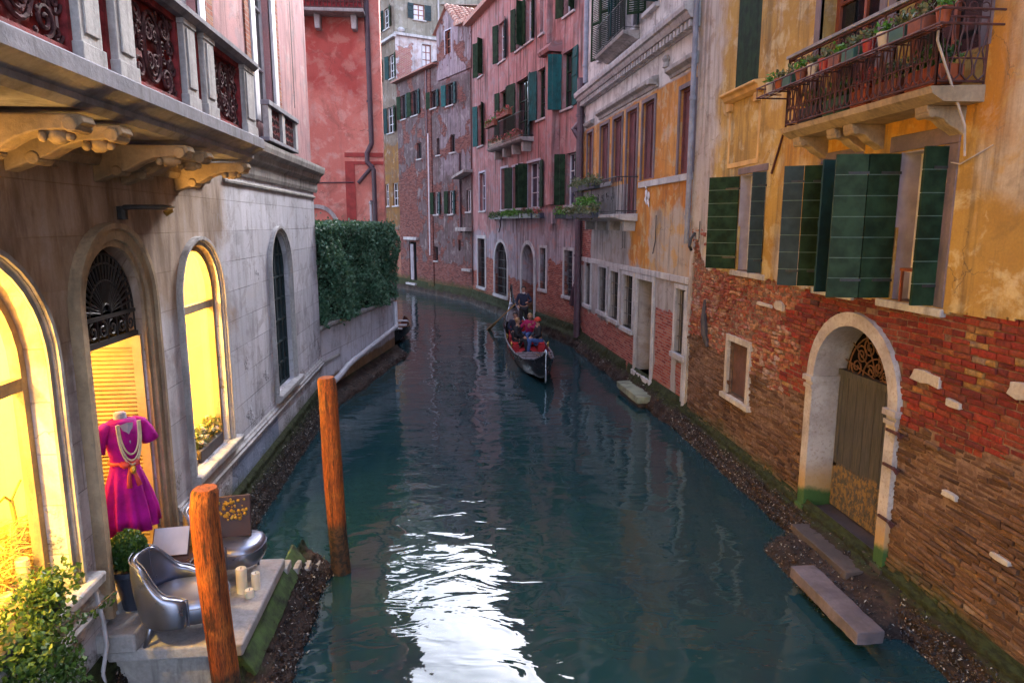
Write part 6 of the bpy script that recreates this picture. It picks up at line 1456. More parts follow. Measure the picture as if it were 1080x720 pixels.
fbox(F, 8.5, 10.4, 4.50, .2, ('ivy', 'olive_leaf'), 'dark bushy flower box under the farthest white window of the pink house', n=620, grp=g_)
fbox(F, 6.0, 8.3, 4.52, .2, ('grassy',), 'bright green flower box under the middle windows of the pink house', n=900, size=.07, grp=g_)
fbox(F, 4.4, 5.9, 4.52, .2, ('ivy',), 'sparse dark flower box right of the bright green one', n=240, grp=g_)
fbox(F, 3.4, 4.2, 4.52, .2, ('olive_leaf', 'flower'), 'small yellowish flower box by the chimney flue foot', n=220, grp=g_)
fbox(F, .65, 1.8, 4.48, .2, ('grassy',), 'blue green flower box by the drainpipe on the pink house', 'bluegrey_sh', n=300, grp=g_)
# external flue
m_ = MB(); m_.box(F, 2.2, 2.9, 5.0, 10.3, 0, .28); m_.prism(F, [(2.2, 5.0), (2.9, 5.0), (2.75, 4.3), (2.35, 4.3)], 0, .18); m_.profile(F, [(0, 10.3), (.5, 10.3), (.55, 10.42), (.4, 10.6), (.0, 10.7)], 2.0, 3.1); obj('chimney_flue', m_, M['p_wall'], PH)
m_ = MB(); m_.box(F, 3.0, 3.12, 10.8, 14.3, 0, .2); m_.box(F, 2.9, 3.9, 13.1, 13.25, 0, .25); obj('wall_pilaster', m_, M['p_wall'], PH)
m_ = MB(); m_.box(F, -.62, -.05, 8.4, 14.3, -.3, .02); obj('corner_box', m_, M['pipe_grey'], PH)
pipe(PH, F, -.05, .4, 9.0, .12, 'pipe_dark', .16, ([F.P(-.05, 7.6, .16), F.P(.1, 7.4, .3), F.P(-.05, 7.1, .16)], [F.P(.0, 2.2, .2), F.P(.55, 1.5, .1)]))
pipe(PH, F, -.35, 8.8, 14.3, .09, 'pipe_grey', .12)
m_ = MB(); m_.tube([F.P(14.5, 13.9, .06), F.P(14.5, 1.0, .06)], .04, 6); m_.tube([F.P(9.6, 4.9, .02), F.P(9.4, 4.2, .02), F.P(9.7, 3.9, .02)], .02, 5); obj('pipe', m_, M['iron_rust'], PH)
footing(F, PH, -.3, PE+.2, [(0, .75), (.04, .66), (.06, .46), (.15, .42), (.18, .2), (.22, -.3)], 17, .08, .035, 0)
# ================================================================ DARK BRICK HOUSE
BH = thing('brick_house', 'decayed dark brick and mauve house closing the view, with a small gable', 'building', tuple(FB.P(5, 0)))
F = FB; BE = 10.39
ops = [(7.0, 8.0, 10.9, 12.35), (8.9, 9.7, 10.9, 12.35), (4.3, 5.1, 10.95, 11.9), (2.1, 3.0, 10.8, 11.95), (6.6, 7.3, 8.25, 9.2), (3.85, 4.4, 8.25, 9.2), (2.0, 2.6, 8.25, 9.2), (4.3, 4.9, 4.85, 6.15), (2.35, 2.95, 4.85, 6.15),
       (7.75, 8.95, .5, 3.15, False, .13), (4.5, 5.0, 2.1, 2.95), (1.45, 1.75, 2.8, 3.4), (.15, .7, 4.95, 6.1)]
m_ = MB(); facade(m_, F, -.2, 4.0, -.5, 12.3, [o for o in ops if o[1] < 4.0], .2); facade(m_, F, 4.0, BE, -.5, 13.3, [o for o in ops if o[1] >= 4.0 and o[0] >= 4.0]+[(4.0, 4.4, 8.25, 9.2)], .2)
FB2 = Frame(tuple(FB.P(0, 0, .10))[:2], -26, 'R')
obj('wall', m_, M['b_wall'], BH)
m_ = MB(); 
facade(m_, FB2, 1.05, 3.98, 12.3, 14.95, [(2.1, 2.85, 13.5, 14.7)], .2); m_.add([FB2.P(1.05, 14.95), FB2.P(3.98, 14.95), FB2.P(2.5, 15.9)], [(0, 1, 2)], [(1.05, 14.95), (3.98, 14.95), (2.5, 15.9)])
facade(m_, FB2, -.2, 1.05, 12.3, 14.6, [], .2); m_.quad(FB2, (3.98, 12.3, 0), (3.98, 14.95, 0), (3.98, 14.95, -6), (3.98, 12.3, -6)); m_.quad(FB2, (1.05, 14.6, 0), (1.05, 14.95, 0), (1.05, 14.95, -6), (1.05, 14.6, -6)); m_.quad(FB2, (-.2, 12.3, -.1), (3.98, 12.3, -.1), (3.98, 12.3, 0), (-.2, 12.3, 0))
obj('gable_wall', m_, M['b_wall'], BH)
m_ = MB()
def tilequad(F, p, q, r, s, n, mb):
    """roof slope with rounded tile rows running down it; p,q eave corners, s,r ridge corners"""
    p, q, r, s = map(Vector, (p, q, r, s)); nrm = (q-p).cross(s-p).normalized(); nrm = nrm if nrm.z > 0 else -nrm
    for i in range(n):
        a, b = p.lerp(q, (i+.5)/n), s.lerp(r, (i+.5)/n); w = (q-p).length/n*.55
        k = 8
        for j in range(k):
            c, d = a.lerp(b, j/k), a.lerp(b, (j+1.12)/k); mb.tube([c+nrm*.05, d+nrm*.02], [w, w*.8], 6, True)
    mb.add([p, q, r, s], [(0, 1, 2, 3)])
P = FB2.P
tilequad(F, P(1.1, 14.7, .2), P(1.1, 14.7, -4), P(2.5, 15.92, -4), P(2.5, 15.92, .2), 14, m_)
m_.add([P(4.2, 14.78, .15), P(4.2, 14.78, -6), P(2.5, 15.95, -6), P(2.5, 15.95, .15)], [(0, 1, 2, 3)])
tilequad(F, P(-.3, 14.55, .3), P(1.2, 14.6, .3), P(1.2, 15.3, -3), P(-.3, 15.3, -3), 7, m_)
m_.add([F.P(3.9, 13.32, .35), F.P(BE+.1, 13.32, .35), F.P(BE+.1, 14.3, -4), F.P(3.9, 14.3, -4)], [(0, 1, 2, 3)]); m_.box(F, 3.95, BE+.1, 13.22, 13.31, -.1, .38)
m_.add([F.P(-.2, 14.4, -4), F.P(BE, 14.3, -4), F.P(BE, 13.3, -9), F.P(-.2, 13.3, -9)], [(0, 1, 2, 3)])
obj('roof', m_, M['tile'], BH)
for o in ops:
    if o[2] == .5: continue
    sh = []
    if o[2] > 10: sh = GS(12, 168, .42, .42, 'green_sh' if o[0] > 3 else 'teal_sh', 'teal_dark')
    if o[2] in (4.85,): sh = GS(10, 170, .36, .36, 'green_sh', 'teal_dark')
    window(BH, F, *o[:4], depth=.14, sill=SI if o[3]-o[2] > .8 else None, shutters=sh, fm='white_paint' if 4 < o[2] < 7 else 'wood_dark', mull=(1, 0) if o[1]-o[0] > .5 else (0, 0))
window(BH, FB2, 2.1, 2.85, 13.5, 14.7, depth=.14, fm='red_wood', sur=(.06, .02, 'lavender'))
m_ = MB(); m_.box(F, 8.4, 8.9, .5, 3.0, -.11, -.06); obj('door', m_, M['lav_door'], BH, label='pale lilac half open door at the water')
m_ = MB(); m_.box(F, 7.75, 8.95, .5, 3.15, -.15, -.125); obj('dark_hall', m_, M['void'], BH)
m_ = MB(); m_.box(F, 7.3, 9.4, 3.28, 3.46, 0, .22); m_.box(F, 7.6, 9.1, .38, .5, -.3, .25); obj('door_lintel', m_, M['trim'], BH, bevel=.01)
m_ = MB(); m_.tube([F.P(5.4, 9.6, .08), F.P(5.45, 2.4, .08)], .055, 8); obj('white_downpipe', m_, M['pipe_pale'], BH)
m_ = MB(); m_.tube([F.P(5.5, 13.2, .08), F.P(5.55, 9.6, .08)], .06, 8); m_.tube([F.P(1.35, 8.1, .08), F.P(1.3, 3.8, .08)], .06, 8); obj('downpipe', m_, M['pipe_dark'], BH)
m_ = MB(); m_.box(F, -.1, 1.15, 3.9, 4.1, 0, .5); m_.prism(F, [(-.15, 7.0), (1.3, 6.7), (1.3, 6.85), (-.15, 7.15)], 0, .6); m_.box(F, .0, 1.05, 1.7, 1.85, 0, .2); split('overhang', m_, M['trim_dirty'], BH, bevel=.02)
m_ = MB(); m_.box(F, 5.05, 5.85, .3, 13.2, 0, .06); obj('brick_pier', m_, M['b_wall'], BH)
footing(F, BH, -.6, 19.5, [(0, .7), (.04, .58), (.06, .42), (.14, .38), (.18, .1), (.2, -.3)], 19, .18, .07, 0)
# ================================================================ TALL OLIVE HOUSE
AH = thing('olive_house', 'tall olive grey house rising behind the dark brick house', 'building', tuple(FA.P(4, 0)))
F = FA
o1 = [(2.55, 3.1, 13.72, 15.2), (.25, 1.15, 13.7, 15.15), (.6, 1.75, 10.3, 11.95), (2.4, 3.3, 16.9, 18.05), (.9, 1.9, 16.9, 18.15), (1.9, 2.6, 5.5, 7.0), (.15, 1.15, 5.5, 7.0), (4.2, 5.0, 13.7, 15.2), (4.2, 5.0, 10.3, 11.9)]
m_ = MB(); facade(m_, F, 0, 8.5, -.5, 21.4, o1, .2); m_.quad(F, (8.5, -.5, 0), (8.5, 21.4, 0), (8.5, 21.4, -9), (8.5, -.5, -9)); obj('wall', m_, M['a_wall'], AH)
o2 = [(1.87, 2.52, 14.5, 15.9), (1.32, 2.1, 17.35, 18.3)]
m_ = MB(); facade(m_, FA2, 0, 10, 8, 21.4, o2, .2); m_.quad(FA2, (10, 8, 0), (10, 21.4, 0), (10, 21.4, -8.5), (10, 8, -8.5)); m_.quad(FA2, (0, 8, -8.5), (0, 21.4, -8.5), (10, 21.4, -8.5), (10, 8, -8.5)); obj('side_wall', m_, M['a_side'], AH)
m_ = MB(); m_.quad(FA2, (-.3, 21.4, .3), (10.3, 21.4, .3), (10.3, 22.6, -4.2), (-.3, 22.6, -4.2)); m_.quad(FA2, (-.3, 22.6, -4.2), (10.3, 22.6, -4.2), (10.3, 21.4, -8.8), (-.3, 21.4, -8.8)); m_.box(F, -.2, 8.7, 21.25, 21.39, -.1, .35); obj('roof', m_, M['tile'], AH)
for o in o1: window(AH, F, *o, depth=.14, sill=SI, shutters=GS(15, 165, (o[1]-o[0])*.48, (o[1]-o[0])*.48, 'teal_dark', 'green_sh') if o[2] > 9 else [], fm='white_paint')
window(AH, FA2, *o2[0], depth=.14, fm='red_wood', pane='curtain', sur=(.07, .03, 'trim'))
wu = window(AH, FA2, *o2[1], depth=.12, fm='red_wood', pane='curtain', sill=('trim', .1, .08, .08), shutters=GS(8, 172, .42, .42, 'bluegrey_sh', 'bluegrey_sh'))
m_ = MB(); m_.box(FA2, -.1, 3.2, 16.2, 16.36, 0, .25); m_.box(F, -.25, 3.6, 16.05, 16.2, 0, .25); m_.tube([FA2.P(3.05, 19.3, .1), FA2.P(3.05, 13, .1)], .06, 6); m_.ball(FA2.P(.4, 16.55, .05), .25, .25, .18, 8, 6); obj('string_course', m_, M['trim'], AH)
# far row closing the bend; house behind the gable added to limit water glare
for i, (x, y, w_, d_, h_, lb) in enumerate(((3.5, 53, 9, 9, 18.5, 'plain house added beyond the tiled gable roof to limit sky glare'), (-12, 60, 10, 8, 14.5, 'plain house far down the bending canal'))):
    t = thing('far_house', lb, 'building', (x, y, 0)); m_ = MB(); m_.wbox(x-w_/2, x+w_/2, y-d_/2, y+d_/2, -.5, h_); obj('wall', m_, M['plain_wall'], t)
    m_ = MB(); m_.add([(x-w_/2-.3, y-d_/2-.3, h_), (x+w_/2+.3, y-d_/2-.3, h_), (x+w_/2+.3, y, h_+1.6), (x-w_/2-.3, y, h_+1.6), (x+w_/2+.3, y+d_/2+.3, h_), (x-w_/2-.3, y+d_/2+.3, h_)], [(0, 1, 2, 3), (3, 2, 4, 5)]); obj('roof', m_, M['tile'], t)
# ================================================================ GONDOLA
GX, Y0, Y1 = 2.45, 16.9, 27.0
n_before = set(o.name for o in bpy.data.objects)
gd = thing('gondola', 'long black gondola with silvered trim and red seats, rowed up the middle of the canal', 'boat', (GX, 22, 0))
st_ = [(-1.0, .02, .95), (-.965, .10, .80), (-.88, .28, .62), (-.70, .52, .47), (-.45, .68, .40), (-.15, .74, .37), (.15, .73, .38), (.45, .62, .44), (.68, .46, .56), (.84, .29, .78), (.94, .15, 1.05), (1.0, .03, 1.45)]
m_ = MB(); pts = []
st_ = [(a, b*.86, c) for a, b, c in st_]
for t, hw, zt in st_:
    y = (Y0+Y1)/2+t*(Y1-Y0)/2; zb = -.12+.95*max(0, abs(t)-.62)**1.6/.21*.38 if abs(t) > .62 else -.12; zb = min(zb, zt-.06)
    for x, z in ((-1, zt), (-.97, zt-.10*(zt-zb)), (-.80, zb+.30*(zt-zb)), (-.45, zb+.03), (0, zb), (.45, zb+.03), (.80, zb+.30*(zt-zb)), (.97, zt-.10*(zt-zb)), (1, zt), (.90, zt+.01), (.85, zt-.03), (.62, max(zb+.04, zb+.25*(zt-zb))), (0, max(zb+.03, zb+.18*(zt-zb))), (-.62, max(zb+.04, zb+.25*(zt-zb))), (-.85, zt-.03), (-.90, zt+.01)):
        pts.append((GX+x*hw, y, z))
k = 16; n = len(st_)
m_.add(pts, [(i*k+j, i*k+(j+1) % k, (i+1)*k+(j+1) % k, (i+1)*k+j) for i in range(n-1) for j in range(k)]+[tuple(range(k)), tuple(range(n*k-1, (n-1)*k-1, -1))])
h_ = obj('hull', m_, M['boat_black'], gd, auto=35)
for sx in (-1, 1):
    m_ = MB(); m_.tube([(GX+sx*hw*.98, (Y0+Y1)/2+t*(Y1-Y0)/2, zt+.02) for t, hw, zt in st_], .022, 6); obj('gunwale', m_, M['boat_trim'], gd, smooth=True)
def deck(i0, i1, name):
    m_ = MB(); p = []
    for t, hw, zt in st_[i0:i1]:
        y = (Y0+Y1)/2+t*(Y1-Y0)/2; p += [(GX-hw*.93, y, zt+.0), (GX, y, zt+.05), (GX+hw*.93, y, zt+.0)]
    m_.add(p, [(3*i+j, 3*i+j+1, 3*i+j+4, 3*i+j+3) for i in range(i1-i0-1) for j in (0, 1)]); return obj(name, m_, M['boat_wood'], gd)
deck(0, 5, 'fore_deck'); deck(8, 12, 'stern_deck')
m_ = MB()
for i, (y, hw) in enumerate(((18.5, .44), (18.9, .50), (19.3, .56))): m_.add([(GX-hw, y, .49), (GX, y-.30, .53), (GX, y-.20, .53), (GX-hw+.02, y+.1, .49), (GX+hw, y, .49), (GX+hw-.02, y+.1, .49)], [(0, 1, 2, 3), (1, 4, 5, 2)])
obj('deck_trim', m_, M['boat_trim'], gd)
m_ = MB(); m_.tube([(GX, 17.0, .95), (GX, 17.6, .72), (GX, 18.5, .56), (GX, 19.2, .5)], .014, 5); obj('deck_rope', m_, M['brass'], gd)
m_ = MB(); Fz = Frame((GX, 0), 0, 'R'); m_.prism(Fz, [(16.86, .15), (16.95, .1), (17.05, .6), (17.02, .98), (16.92, 1.02), (16.80, .95), (16.80, .88), (16.90, .86), (16.90, .50), (16.84, .4)], -.012, .012); obj('bow_iron', m_, M['boat_trim'], gd)
m_ = MB(); m_.tube([(GX, 26.5, 1.0), (GX-.02, 26.9, 1.3), (GX-.05, 27.1, 1.65), (GX-.05, 27.05, 1.9)], [.09, .07, .045, .01], 8); m_.prism(Fz, [(26.3, .75), (27.05, 1.2), (27.12, 1.85), (26.9, 1.6), (26.5, 1.05)], -.02, .02); m_.ball((GX-.06, 26.6, 1.12), .07, .07, .07); obj('stern_iron', m_, M['boat_black'], gd, smooth=False)
m_ = MB(); m_.ball((GX-.08, 26.42, 1.08), .09, .06, .11, 8, 6); obj('stern_ornament', m_, M['boat_trim'], gd)
for (x, y, w_, d_, lb) in ((GX+.02, 22.9, .95, .45, 'main'), (GX-.42, 21.3, .24, .5, 's'), (GX+.44, 21.2, .24, .5, 's')):
    m_ = MB(); m_.wbox(x-w_/2, x+w_/2, y-d_/2, y+d_/2, .12, .42); m_.wbox(x-w_/2+.02, x+w_/2-.02, y-d_/2+.02, y+d_/2-.02, .42, .49); 
    if lb == 'main': m_.wbox(x-w_/2, x+w_/2, y+d_/2, y+d_/2+.08, .12, .92)
    obj('seat', m_, M['red_fab'], gd, bevel=.03)
m_ = MB(); m_.wbox(GX-.5, GX+.5, 20.8, 23.4, .0, .06); obj('floor_carpet', m_, M['red_fab'], gd)
m_ = MB(); m_.tube([(GX-.52, 24.2, .42), (GX-.56, 24.2, .62), (GX-.50, 24.25, .78), (GX-.58, 24.2, .92)], [.05, .045, .04, .02], 8); obj('oarlock', m_, M['boat_wood'], gd, smooth=True)
m_ = MB()
for y in (20.6, 22.3):
    for sx in (-1, 1): m_.ball((GX+sx*.58, y, .50), .035, .07, .07, 8, 6); m_.tube([(GX+sx*.60, y, .42), (GX+sx*.60, y, .60)], .015, 6)
obj('brass_horse', m_, M['brass'], gd)
# oar
oar = thing('oar', 'long honey coloured oar reaching from the gondolier to the water on the left', 'oar', (1.9, 25.6, .6))
m_ = MB(); A_ = Vector((2.42, 24.15, 1.50)); B_ = Vector((1.40, 27.4, -.15)); m_.tube([A_, A_.lerp(B_, .62), B_], [.020, .024, .02], 8); obj('loom', m_, M['oar'], oar, smooth=True)
m_ = MB(); q = [A_.lerp(B_, .62), A_.lerp(B_, .72), B_]; sd_ = (B_-A_).cross(Vector((0, 0, 1))).normalized()
m_.add([q[0]+sd_*.02, q[0]-sd_*.02, q[1]+sd_*.07, q[1]-sd_*.07, q[2]+sd_*.09, q[2]-sd_*.09]+[v+Vector((.0, .0, .03)) for v in (q[0]+sd_*.02, q[0]-sd_*.02, q[1]+sd_*.07, q[1]-sd_*.07, q[2]+sd_*.09, q[2]-sd_*.09)], [(0,1,3,2),(2,3,5,4),(6,7,9,8),(8,9,11,10),(0,2,8,6),(2,4,10,8),(1,3,9,7),(3,5,11,9),(4,5,11,10),(0,1,7,6)]); obj('blade', m_, M['oar'], oar)
# ================================================================ PEOPLE
def skin(name, verts, edges, radii, mat, parent, lv=2, root=0, sm=True):
    me = bpy.data.meshes.new(name); off = parent.location if parent else Vector()
    me.from_pydata([tuple(Vector(v)-off) for v in verts], edges, []); o = bpy.data.objects.new(name, me); COL.objects.link(o); o.parent = parent
    md = o.modifiers.new('skin', 'SKIN'); md.use_smooth_shade = True
    sv = me.skin_vertices[0].data
    for i, r in enumerate(radii):
        sv[i].radius = r if isinstance(r, tuple) else (r, r); sv[i].use_root = (i == root)
    s = o.modifiers.new('sub', 'SUBSURF'); s.levels = lv; s.render_levels = lv
    mats = mat if isinstance(mat, list) else [mat]
    for m in mats: me.materials.append(m)
    return o
def bodymat(name, fn):
    """clothing colours by height/region in the figure's own space"""
    return fn
def person(loc, rz, J, label, top, legs, hair, hat=None, shoes='black_cloth', group=None, extra=None):
    """J joint positions in local metres (x right, y forward, z up); rz turns the figure"""
    t = thing('person', label, 'person', loc, group)
    c, s = math.cos(rz), math.sin(rz); W = lambda p: Vector((loc[0]+p[0]*c-p[1]*s, loc[1]+p[0]*s+p[1]*c, loc[2]+p[2]))
    names = ['pelvis', 'waist', 'chest', 'neckb', 'neck', 'headc', 'headt']
    V = [W(J[k]) for k in names]; Rr = [(.145, .115), (.125, .10), (.165, .115), (.075, .07), (.055, .055), (.082, .095), (.062, .07)]; E = [(0, 1), (1, 2), (2, 3), (3, 4), (4, 5), (5, 6)]
    def add(p, r, fr): V.append(W(p)); Rr.append(r); E.append((fr, len(V)-1)); return len(V)-1
    for sd in ('L', 'R'):
        a = add(J['sh'+sd], .068, 2); b = add(J['el'+sd], .045, a); w = add(J['wr'+sd], .030, b)
        hp = add(J['hip'+sd], .095, 0); kn = add(J['kn'+sd], .062, hp); an = add(J['an'+sd], .042, kn); add(J['to'+sd], .034, an)
    body = skin('body', V, E, Rr, M['skin'], t, 2)
    # clothes as slightly larger skins over the same joints
    idx = {}; 
    def cloth(name, path, radii, mat, edges=None):
        vs = [W(J[k]) if isinstance(k, str) else W(k) for k in path]; ed = edges or [(i, i+1) for i in range(len(path)-1)]; return skin(name, vs, ed, radii, M[mat], t, 2)
    cloth('jacket', ['pelvis', 'waist', 'chest', 'neckb', 'shL', 'elL', 'wrL', 'shR', 'elR', 'wrR'], [(.165, .135), (.15, .125), (.185, .14), (.085, .08), .083, .062, .043, .083, .062, .043], top, [(0, 1), (1, 2), (2, 3), (2, 4), (4, 5), (5, 6), (2, 7), (7, 8), (8, 9)])
    cloth('trousers', ['pelvis', 'hipL', 'knL', 'anL', 'hipR', 'knR', 'anR'], [(.155, .13), .108, .078, .058, .108, .078, .058], legs, [(0, 1), (1, 2), (2, 3), (0, 4), (4, 5), (5, 6)])
    for sd in ('L', 'R'):
        cloth('shoe', ['an'+sd, 'to'+sd], [.055, .045], shoes)
        # hand: palm and five fingers
        w = Vector(J['wr'+sd]); e = Vector(J['el'+sd]); d = (w-e).normalized(); up = Vector(J.get('pn'+sd, (0, 0, -1))); sdv = d.cross(up).normalized(); up = sdv.cross(d).normalized()
        hv = [w, w+d*.045, w+d*.085]; hr = [(.026, .02), (.036, .018), (.036, .016)]; he = [(0, 1), (1, 2)]
        for k, (o_, L) in enumerate(((-.028, .055), (-.010, .068), (.010, .064), (.027, .048))):
            b = len(hv); hv += [w+d*.09+sdv*o_, w+d*(.09+L*.55)+sdv*o_*1.1+up*.012, w+d*(.09+L*.8)+sdv*o_*1.1+up*.04]; hr += [.0095, .009, .0075]; he += [(2, b), (b, b+1), (b+1, b+2)]
        b = len(hv); sg = -1; hv += [w+d*.045+sdv*sg*.04+up*.01, w+d*.075+sdv*sg*.055+up*.03]; hr += [.011, .009]; he += [(1, b), (b, b+1)]
        hv = [W(v) for v in hv]; skin('hand', hv, he, hr, M['skin'], t, 1)
    hc = Vector(J['headc']); f = (Vector(J.get('face', (0, 1, 0)))).normalized(); r_ = f.cross(Vector((0, 0, 1))).normalized(); u_ = r_.cross(f)
    G = lambda a, b_, c_: W(hc+r_*a+f*b_+u_*c_)
    m_ = MB(); p = G(0, -.022, .035); m_.ball(p, .098, .105, .105, 14, 10, .02)
    # cut the face side away
    keep = [i for i, v in enumerate(m_.v)]; fw = (W(hc+f)-W(hc)); 
    nf = [fc for fc in m_.f if (sum((Vector(m_.v[i]) for i in fc), Vector())/len(fc)-W(hc)).dot(fw) < .035 or (sum((Vector(m_.v[i]) for i in fc), Vector())/len(fc)-W(hc)).z > .085]; m_.f = nf; m_.mi = [0]*len(nf)
    ho = obj('hair', m_, M[hair], t, smooth=True)
    m_ = MB(); m_.add([G(-.012, .085, -.02), G(.012, .085, -.02), G(0, .112, -.018), G(0, .09, .03)], [(0, 1, 2), (0, 2, 3), (1, 3, 2)]); obj('nose', m_, M['skin'], t, smooth=True)
    m_ = MB()
    for sx in (-1, 1): m_.ball(G(sx*.032, .083, .018), .010, .010, .008, 8, 6)
    obj('eyes', m_, M['eye'], t)
    m_ = MB(); m_.tube([G(-.022, .080, -.052), G(0, .090, -.055), G(.022, .080, -.052)], .005, 5); obj('mouth', m_, M['pink_cloth'], t)
    for sx in (-1, 1): m_ = MB(); m_.ball(G(sx*.086, 0, .0), .014, .022, .032, 8, 6); obj('ear', m_, M['skin'], t, smooth=True)
    if hat:
        m_ = MB()
        if hat[0] == 'beanie': m_.ball(G(0, -.01, .06), .112, .118, .10, 14, 8); m_.tube([G(.1*math.cos(a*math.pi/8), .108*math.sin(a*math.pi/8)-.01, .035) for a in range(17)], .022, 6)
        obj('hat', m_, M[hat[1]], t, smooth=True)
    if extra: extra(t, W, G)
    return t
# gondolier, standing on the stern deck, facing the bow and a little to the left
J = dict(pelvis=(0, 0, .93), waist=(0, 0, 1.08), chest=(0, .01, 1.30), neckb=(0, .01, 1.46), neck=(0, .015, 1.52), headc=(0, .03, 1.62), headt=(0, .02, 1.70),
    shL=(-.18, 0, 1.40), elL=(-.30, .10, 1.18), wrL=(-.14, .30, 1.16), shR=(.18, 0, 1.40), elR=(.29, .06, 1.14), wrR=(.24, .26, 1.02),
    hipL=(-.09, 0, .88), knL=(-.13, -.03, .48), anL=(-.16, -.10, .08), toL=(-.18, .06, .04), hipR=(.09, 0, .88), knR=(.12, .14, .50), anR=(.14, .16, .08), toR=(.15, .32, .04), face=(.1, 1, -.1))
def gondolier_extra(t, W, G):
    m_ = MB(); m_.tube([G(-.05, .04, -.13), G(0, .06, -.14), G(.05, .04, -.13)], .03, 8); obj('scarf', m_, M['white_paint'], t, smooth=True)
person((GX+.16, 24.05, .43), R(180), J, 'gondolier in a dark navy jacket standing on the stern of the gondola with the oar', 'navy', 'black_cloth', 'hair_dark', extra=gondolier_extra)
def seated(lean=0.0, twist=0.0, legx=0.0, knee=.42, arms=0, face=(0, 1, 0), lx=0):
    s = lambda z: lean*(z-.42); q = lambda z: lx*(z-.42)
    d = dict(pelvis=(0, 0, .10), waist=(q(.6), s(.6), .26), chest=(q(.9), s(.9), .48), neckb=(q(1.05), s(1.05), .63), neck=(q(1.1), s(1.1), .68), headc=(q(1.2), s(1.2)+.02, .79), headt=(q(1.3), s(1.3)+.01, .87),
        shL=(-.18+q(1), s(1), .58), shR=(.18+q(1), s(1), .58), hipL=(-.09, .03, .08), hipR=(.09, .03, .08), knL=(-.12+legx, knee, .16), knR=(.10+legx, knee, .16), anL=(-.12+legx, knee+.08, -.28), anR=(.12+legx, knee+.08, -.28), toL=(-.12+legx, knee+.24, -.33), toR=(.12+legx, knee+.24, -.33), face=face)
    if arms == 0: d.update(elL=(-.26+q(.8), s(.8)+.06, .34), wrL=(-.12, .26, .24), elR=(.26+q(.8), s(.8)+.06, .34), wrR=(.12, .26, .24))
    if arms == 1: d.update(elL=(-.26+q(.8), s(.8)+.1, .36), wrL=(-.10, .30, .46), elR=(.32+q(.8), s(.8)+.05, .38), wrR=(.36, .30, .28))
    return d
person((GX-.26, 22.85, .42), R(180), seated(.10, arms=0, face=(.1, 1, -.2)), 'passenger in dark navy clothes sitting on the left of the gondola seat', 'navy', 'black_cloth', 'hair_dark', group=None)
person((GX+.22, 22.75, .42), R(150), seated(.45, arms=1, lx=-.25, knee=.44, face=(-.2, 1, -.5)), 'passenger in a crimson jacket and blue jeans leaning forward in the gondola', 'pink_cloth', 'jeans', 'hair_gold')
person((GX+.38, 21.25, .42), R(100), seated(.05, arms=0, knee=.36, face=(0, 1, -.1)), 'passenger in dark clothes and an orange red beanie on the right side seat', 'black_cloth', 'jeans', 'hair_dark', hat=('beanie', 'orange_cloth'))
person((GX-.36, 21.35, .42), R(-110), seated(.05, arms=0, knee=.34, face=(0, 1, -.1)), 'passenger in black with fair hair on the left side seat of the gondola', 'black_cloth', 'black_cloth', 'hair_gold')
for o in list(bpy.data.objects):
    if o.name not in n_before and o.parent is None:
        o.location.y += .75; o.location.x += .02
        if o.name.startswith('person'): o.scale = (.93, .93, .93)
# ================================================================ LAMPS (lit shop, added corbel lamps)
def slamp(name, lb, loc, power, r=.05, col=(1, .63, .13)):
    t = thing('display_lamp', lb, 'lamp', loc, 'lamps inside the shop'); m_ = MB(); m_.ball(loc, .05, .05, .05, 10, 8); b = obj('bulb', m_, M['bulb'], t, smooth=True)
    m_ = MB(); m_.tube([Vector(loc)+Vector((0, 0, .05)), Vector(loc)+Vector((0, 0, .14))], .03, 8); obj('socket', m_, M['brass'], t)
    l = bpy.data.lights.new('bulb_light', 'POINT'); l.energy = power; l.color = col; l.shadow_soft_size = r; o = bpy.data.objects.new('bulb_light', l); COL.objects.link(o); o.location = (0, 0, -.08); o.parent = t
LP = .55
slamp('a', 'lamp bulb high in the nearest shop window', (-3.75, 4.3, 3.95), 150*LP)
slamp('b', 'lamp bulb low in the nearest shop window', (-3.9, 4.0, 2.3), 60*LP)
slamp('c', 'lamp bulb high in the second shop window', (-3.7, 8.5, 3.85), 110*LP)
slamp('d', 'lamp bulb low in the second shop window', (-3.8, 8.4, 2.0), 45*LP)
slamp('e', 'lamp bulb inside the shop doorway', (-4.4, 6.3, 3.4), 60*LP)
def added_uplight(loc, aim, power, lb):  # added lamp throwing warm light up onto the balcony corbels
    t = thing('added_spotlight', lb, 'lamp', loc, 'brass lamps added under the balcony'); m_ = MB(); d = (Vector(aim)-Vector(loc)).normalized(); m_.tube([Vector(loc)-d*.08, Vector(loc)], [.03, .035], 10); obj('lamp_head', m_, M['brass'], t)
    l = bpy.data.lights.new('added_spot_light', 'SPOT'); l.energy = power; l.color = (1, .55, .14); l.spot_size = R(110); l.spot_blend = .7; l.shadow_soft_size = .03
    o = bpy.data.objects.new('added_spot_light', l); COL.objects.link(o); o.rotation_euler = d.to_track_quat('-Z', 'Y').to_euler(); o.location = d*.03; o.parent = t
added_uplight((-2.95, 4.3, 4.32), (-2.5, 4.9, 4.95), 3.8, 'small brass lamp added to light the corbels over the nearest lit window')
added_uplight((-2.98, 7.75, 4.45), (-2.5, 8.2, 4.9), 3, 'small brass lamp added to light the corbels over the second lit window')
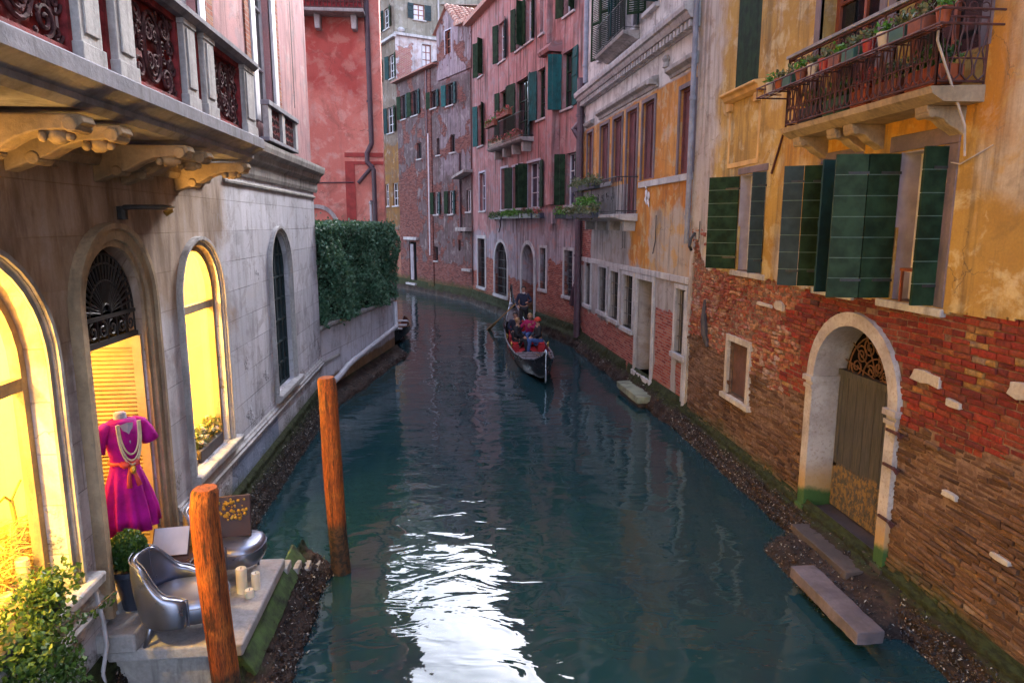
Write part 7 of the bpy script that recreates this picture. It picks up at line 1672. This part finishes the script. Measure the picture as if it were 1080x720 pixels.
# ================================================================ SKY, SUN, CAMERA
w = bpy.data.worlds.new('World'); SC.world = w; w.use_nodes = True; nt = w.node_tree; nt.nodes.clear()
out = nt.nodes.new('ShaderNodeOutputWorld'); bg = nt.nodes.new('ShaderNodeBackground'); sky = nt.nodes.new('ShaderNodeTexSky'); sky.sky_type = 'NISHITA'; sky.sun_disc = False
SE, SR = 30, 24      # elevation, azimuth in degrees (0 = along the canal, +Y)
sky.sun_elevation = R(SE); sky.sun_rotation = R(SR); sky.air_density = 1.0; sky.dust_density = 2.0; sky.ozone_density = 2.0
tc = nt.nodes.new('ShaderNodeTexCoord'); mp = nt.nodes.new('ShaderNodeMapping'); mp.inputs[3].default_value = (1, 1, 2.5); ns = nt.nodes.new('ShaderNodeTexNoise'); ns.inputs['Scale'].default_value = 2.2; ns.inputs['Detail'].default_value = 7; ns.inputs['Roughness'].default_value = .6
mr = nt.nodes.new('ShaderNodeMapRange'); mr.inputs[1].default_value = .36; mr.inputs[2].default_value = .62
bw = nt.nodes.new('ShaderNodeRGBToBW'); cl = nt.nodes.new('ShaderNodeMix'); cl.data_type = 'RGBA'; cl.blend_type = 'MULTIPLY'; cl.inputs[0].default_value = 1; cl.inputs[7].default_value = (1.06, 1.12, 1.34, 1)
mx = nt.nodes.new('ShaderNodeMix'); mx.data_type = 'RGBA'
L_ = nt.links.new
L_(tc.outputs[0], mp.inputs[0]); L_(mp.outputs[0], ns.inputs['Vector']); L_(ns.outputs[0], mr.inputs[0]); L_(sky.outputs[0], bw.inputs[0]); L_(bw.outputs[0], cl.inputs[6]); L_(mr.outputs[0], mx.inputs[0]); L_(sky.outputs[0], mx.inputs[6]); L_(cl.outputs[2], mx.inputs[7])
L_(mx.outputs[2], bg.inputs[0]); bg.inputs[1].default_value = .15; L_(bg.outputs[0], out.inputs[0])
sl = bpy.data.lights.new('sun', 'SUN'); sl.energy = 1.3; sl.angle = R(20); sl.color = (1, .96, .93); so = bpy.data.objects.new('sun', sl); COL.objects.link(so)
dv = Vector((math.sin(R(SR))*math.cos(R(SE)), math.cos(R(SR))*math.cos(R(SE)), math.sin(R(SE)))); so.rotation_euler = dv.to_track_quat('Z', 'Y').to_euler(); so.location = (0, 0, 30)
cam = bpy.data.cameras.new('camera'); cam.lens = 24; cam.sensor_width = 36; cam.clip_end = 2000; cam.clip_start = .05
co = bpy.data.objects.new('camera', cam); COL.objects.link(co); co.location = (0, 0, 4.3); co.rotation_euler = (R(90-9.77), 0, R(-5.08)); SC.camera = co
SC.view_settings.view_transform = 'Standard'; SC.view_settings.look = 'None'; SC.view_settings.gamma = 1; SC.view_settings.exposure = 3.12
SC.render.engine = 'CYCLES'; SC.cycles.use_denoising = True; SC.cycles.max_bounces = 7; SC.cycles.diffuse_bounces = 4; SC.cycles.transparent_max_bounces = 8; SC.cycles.sample_clamp_indirect = 6
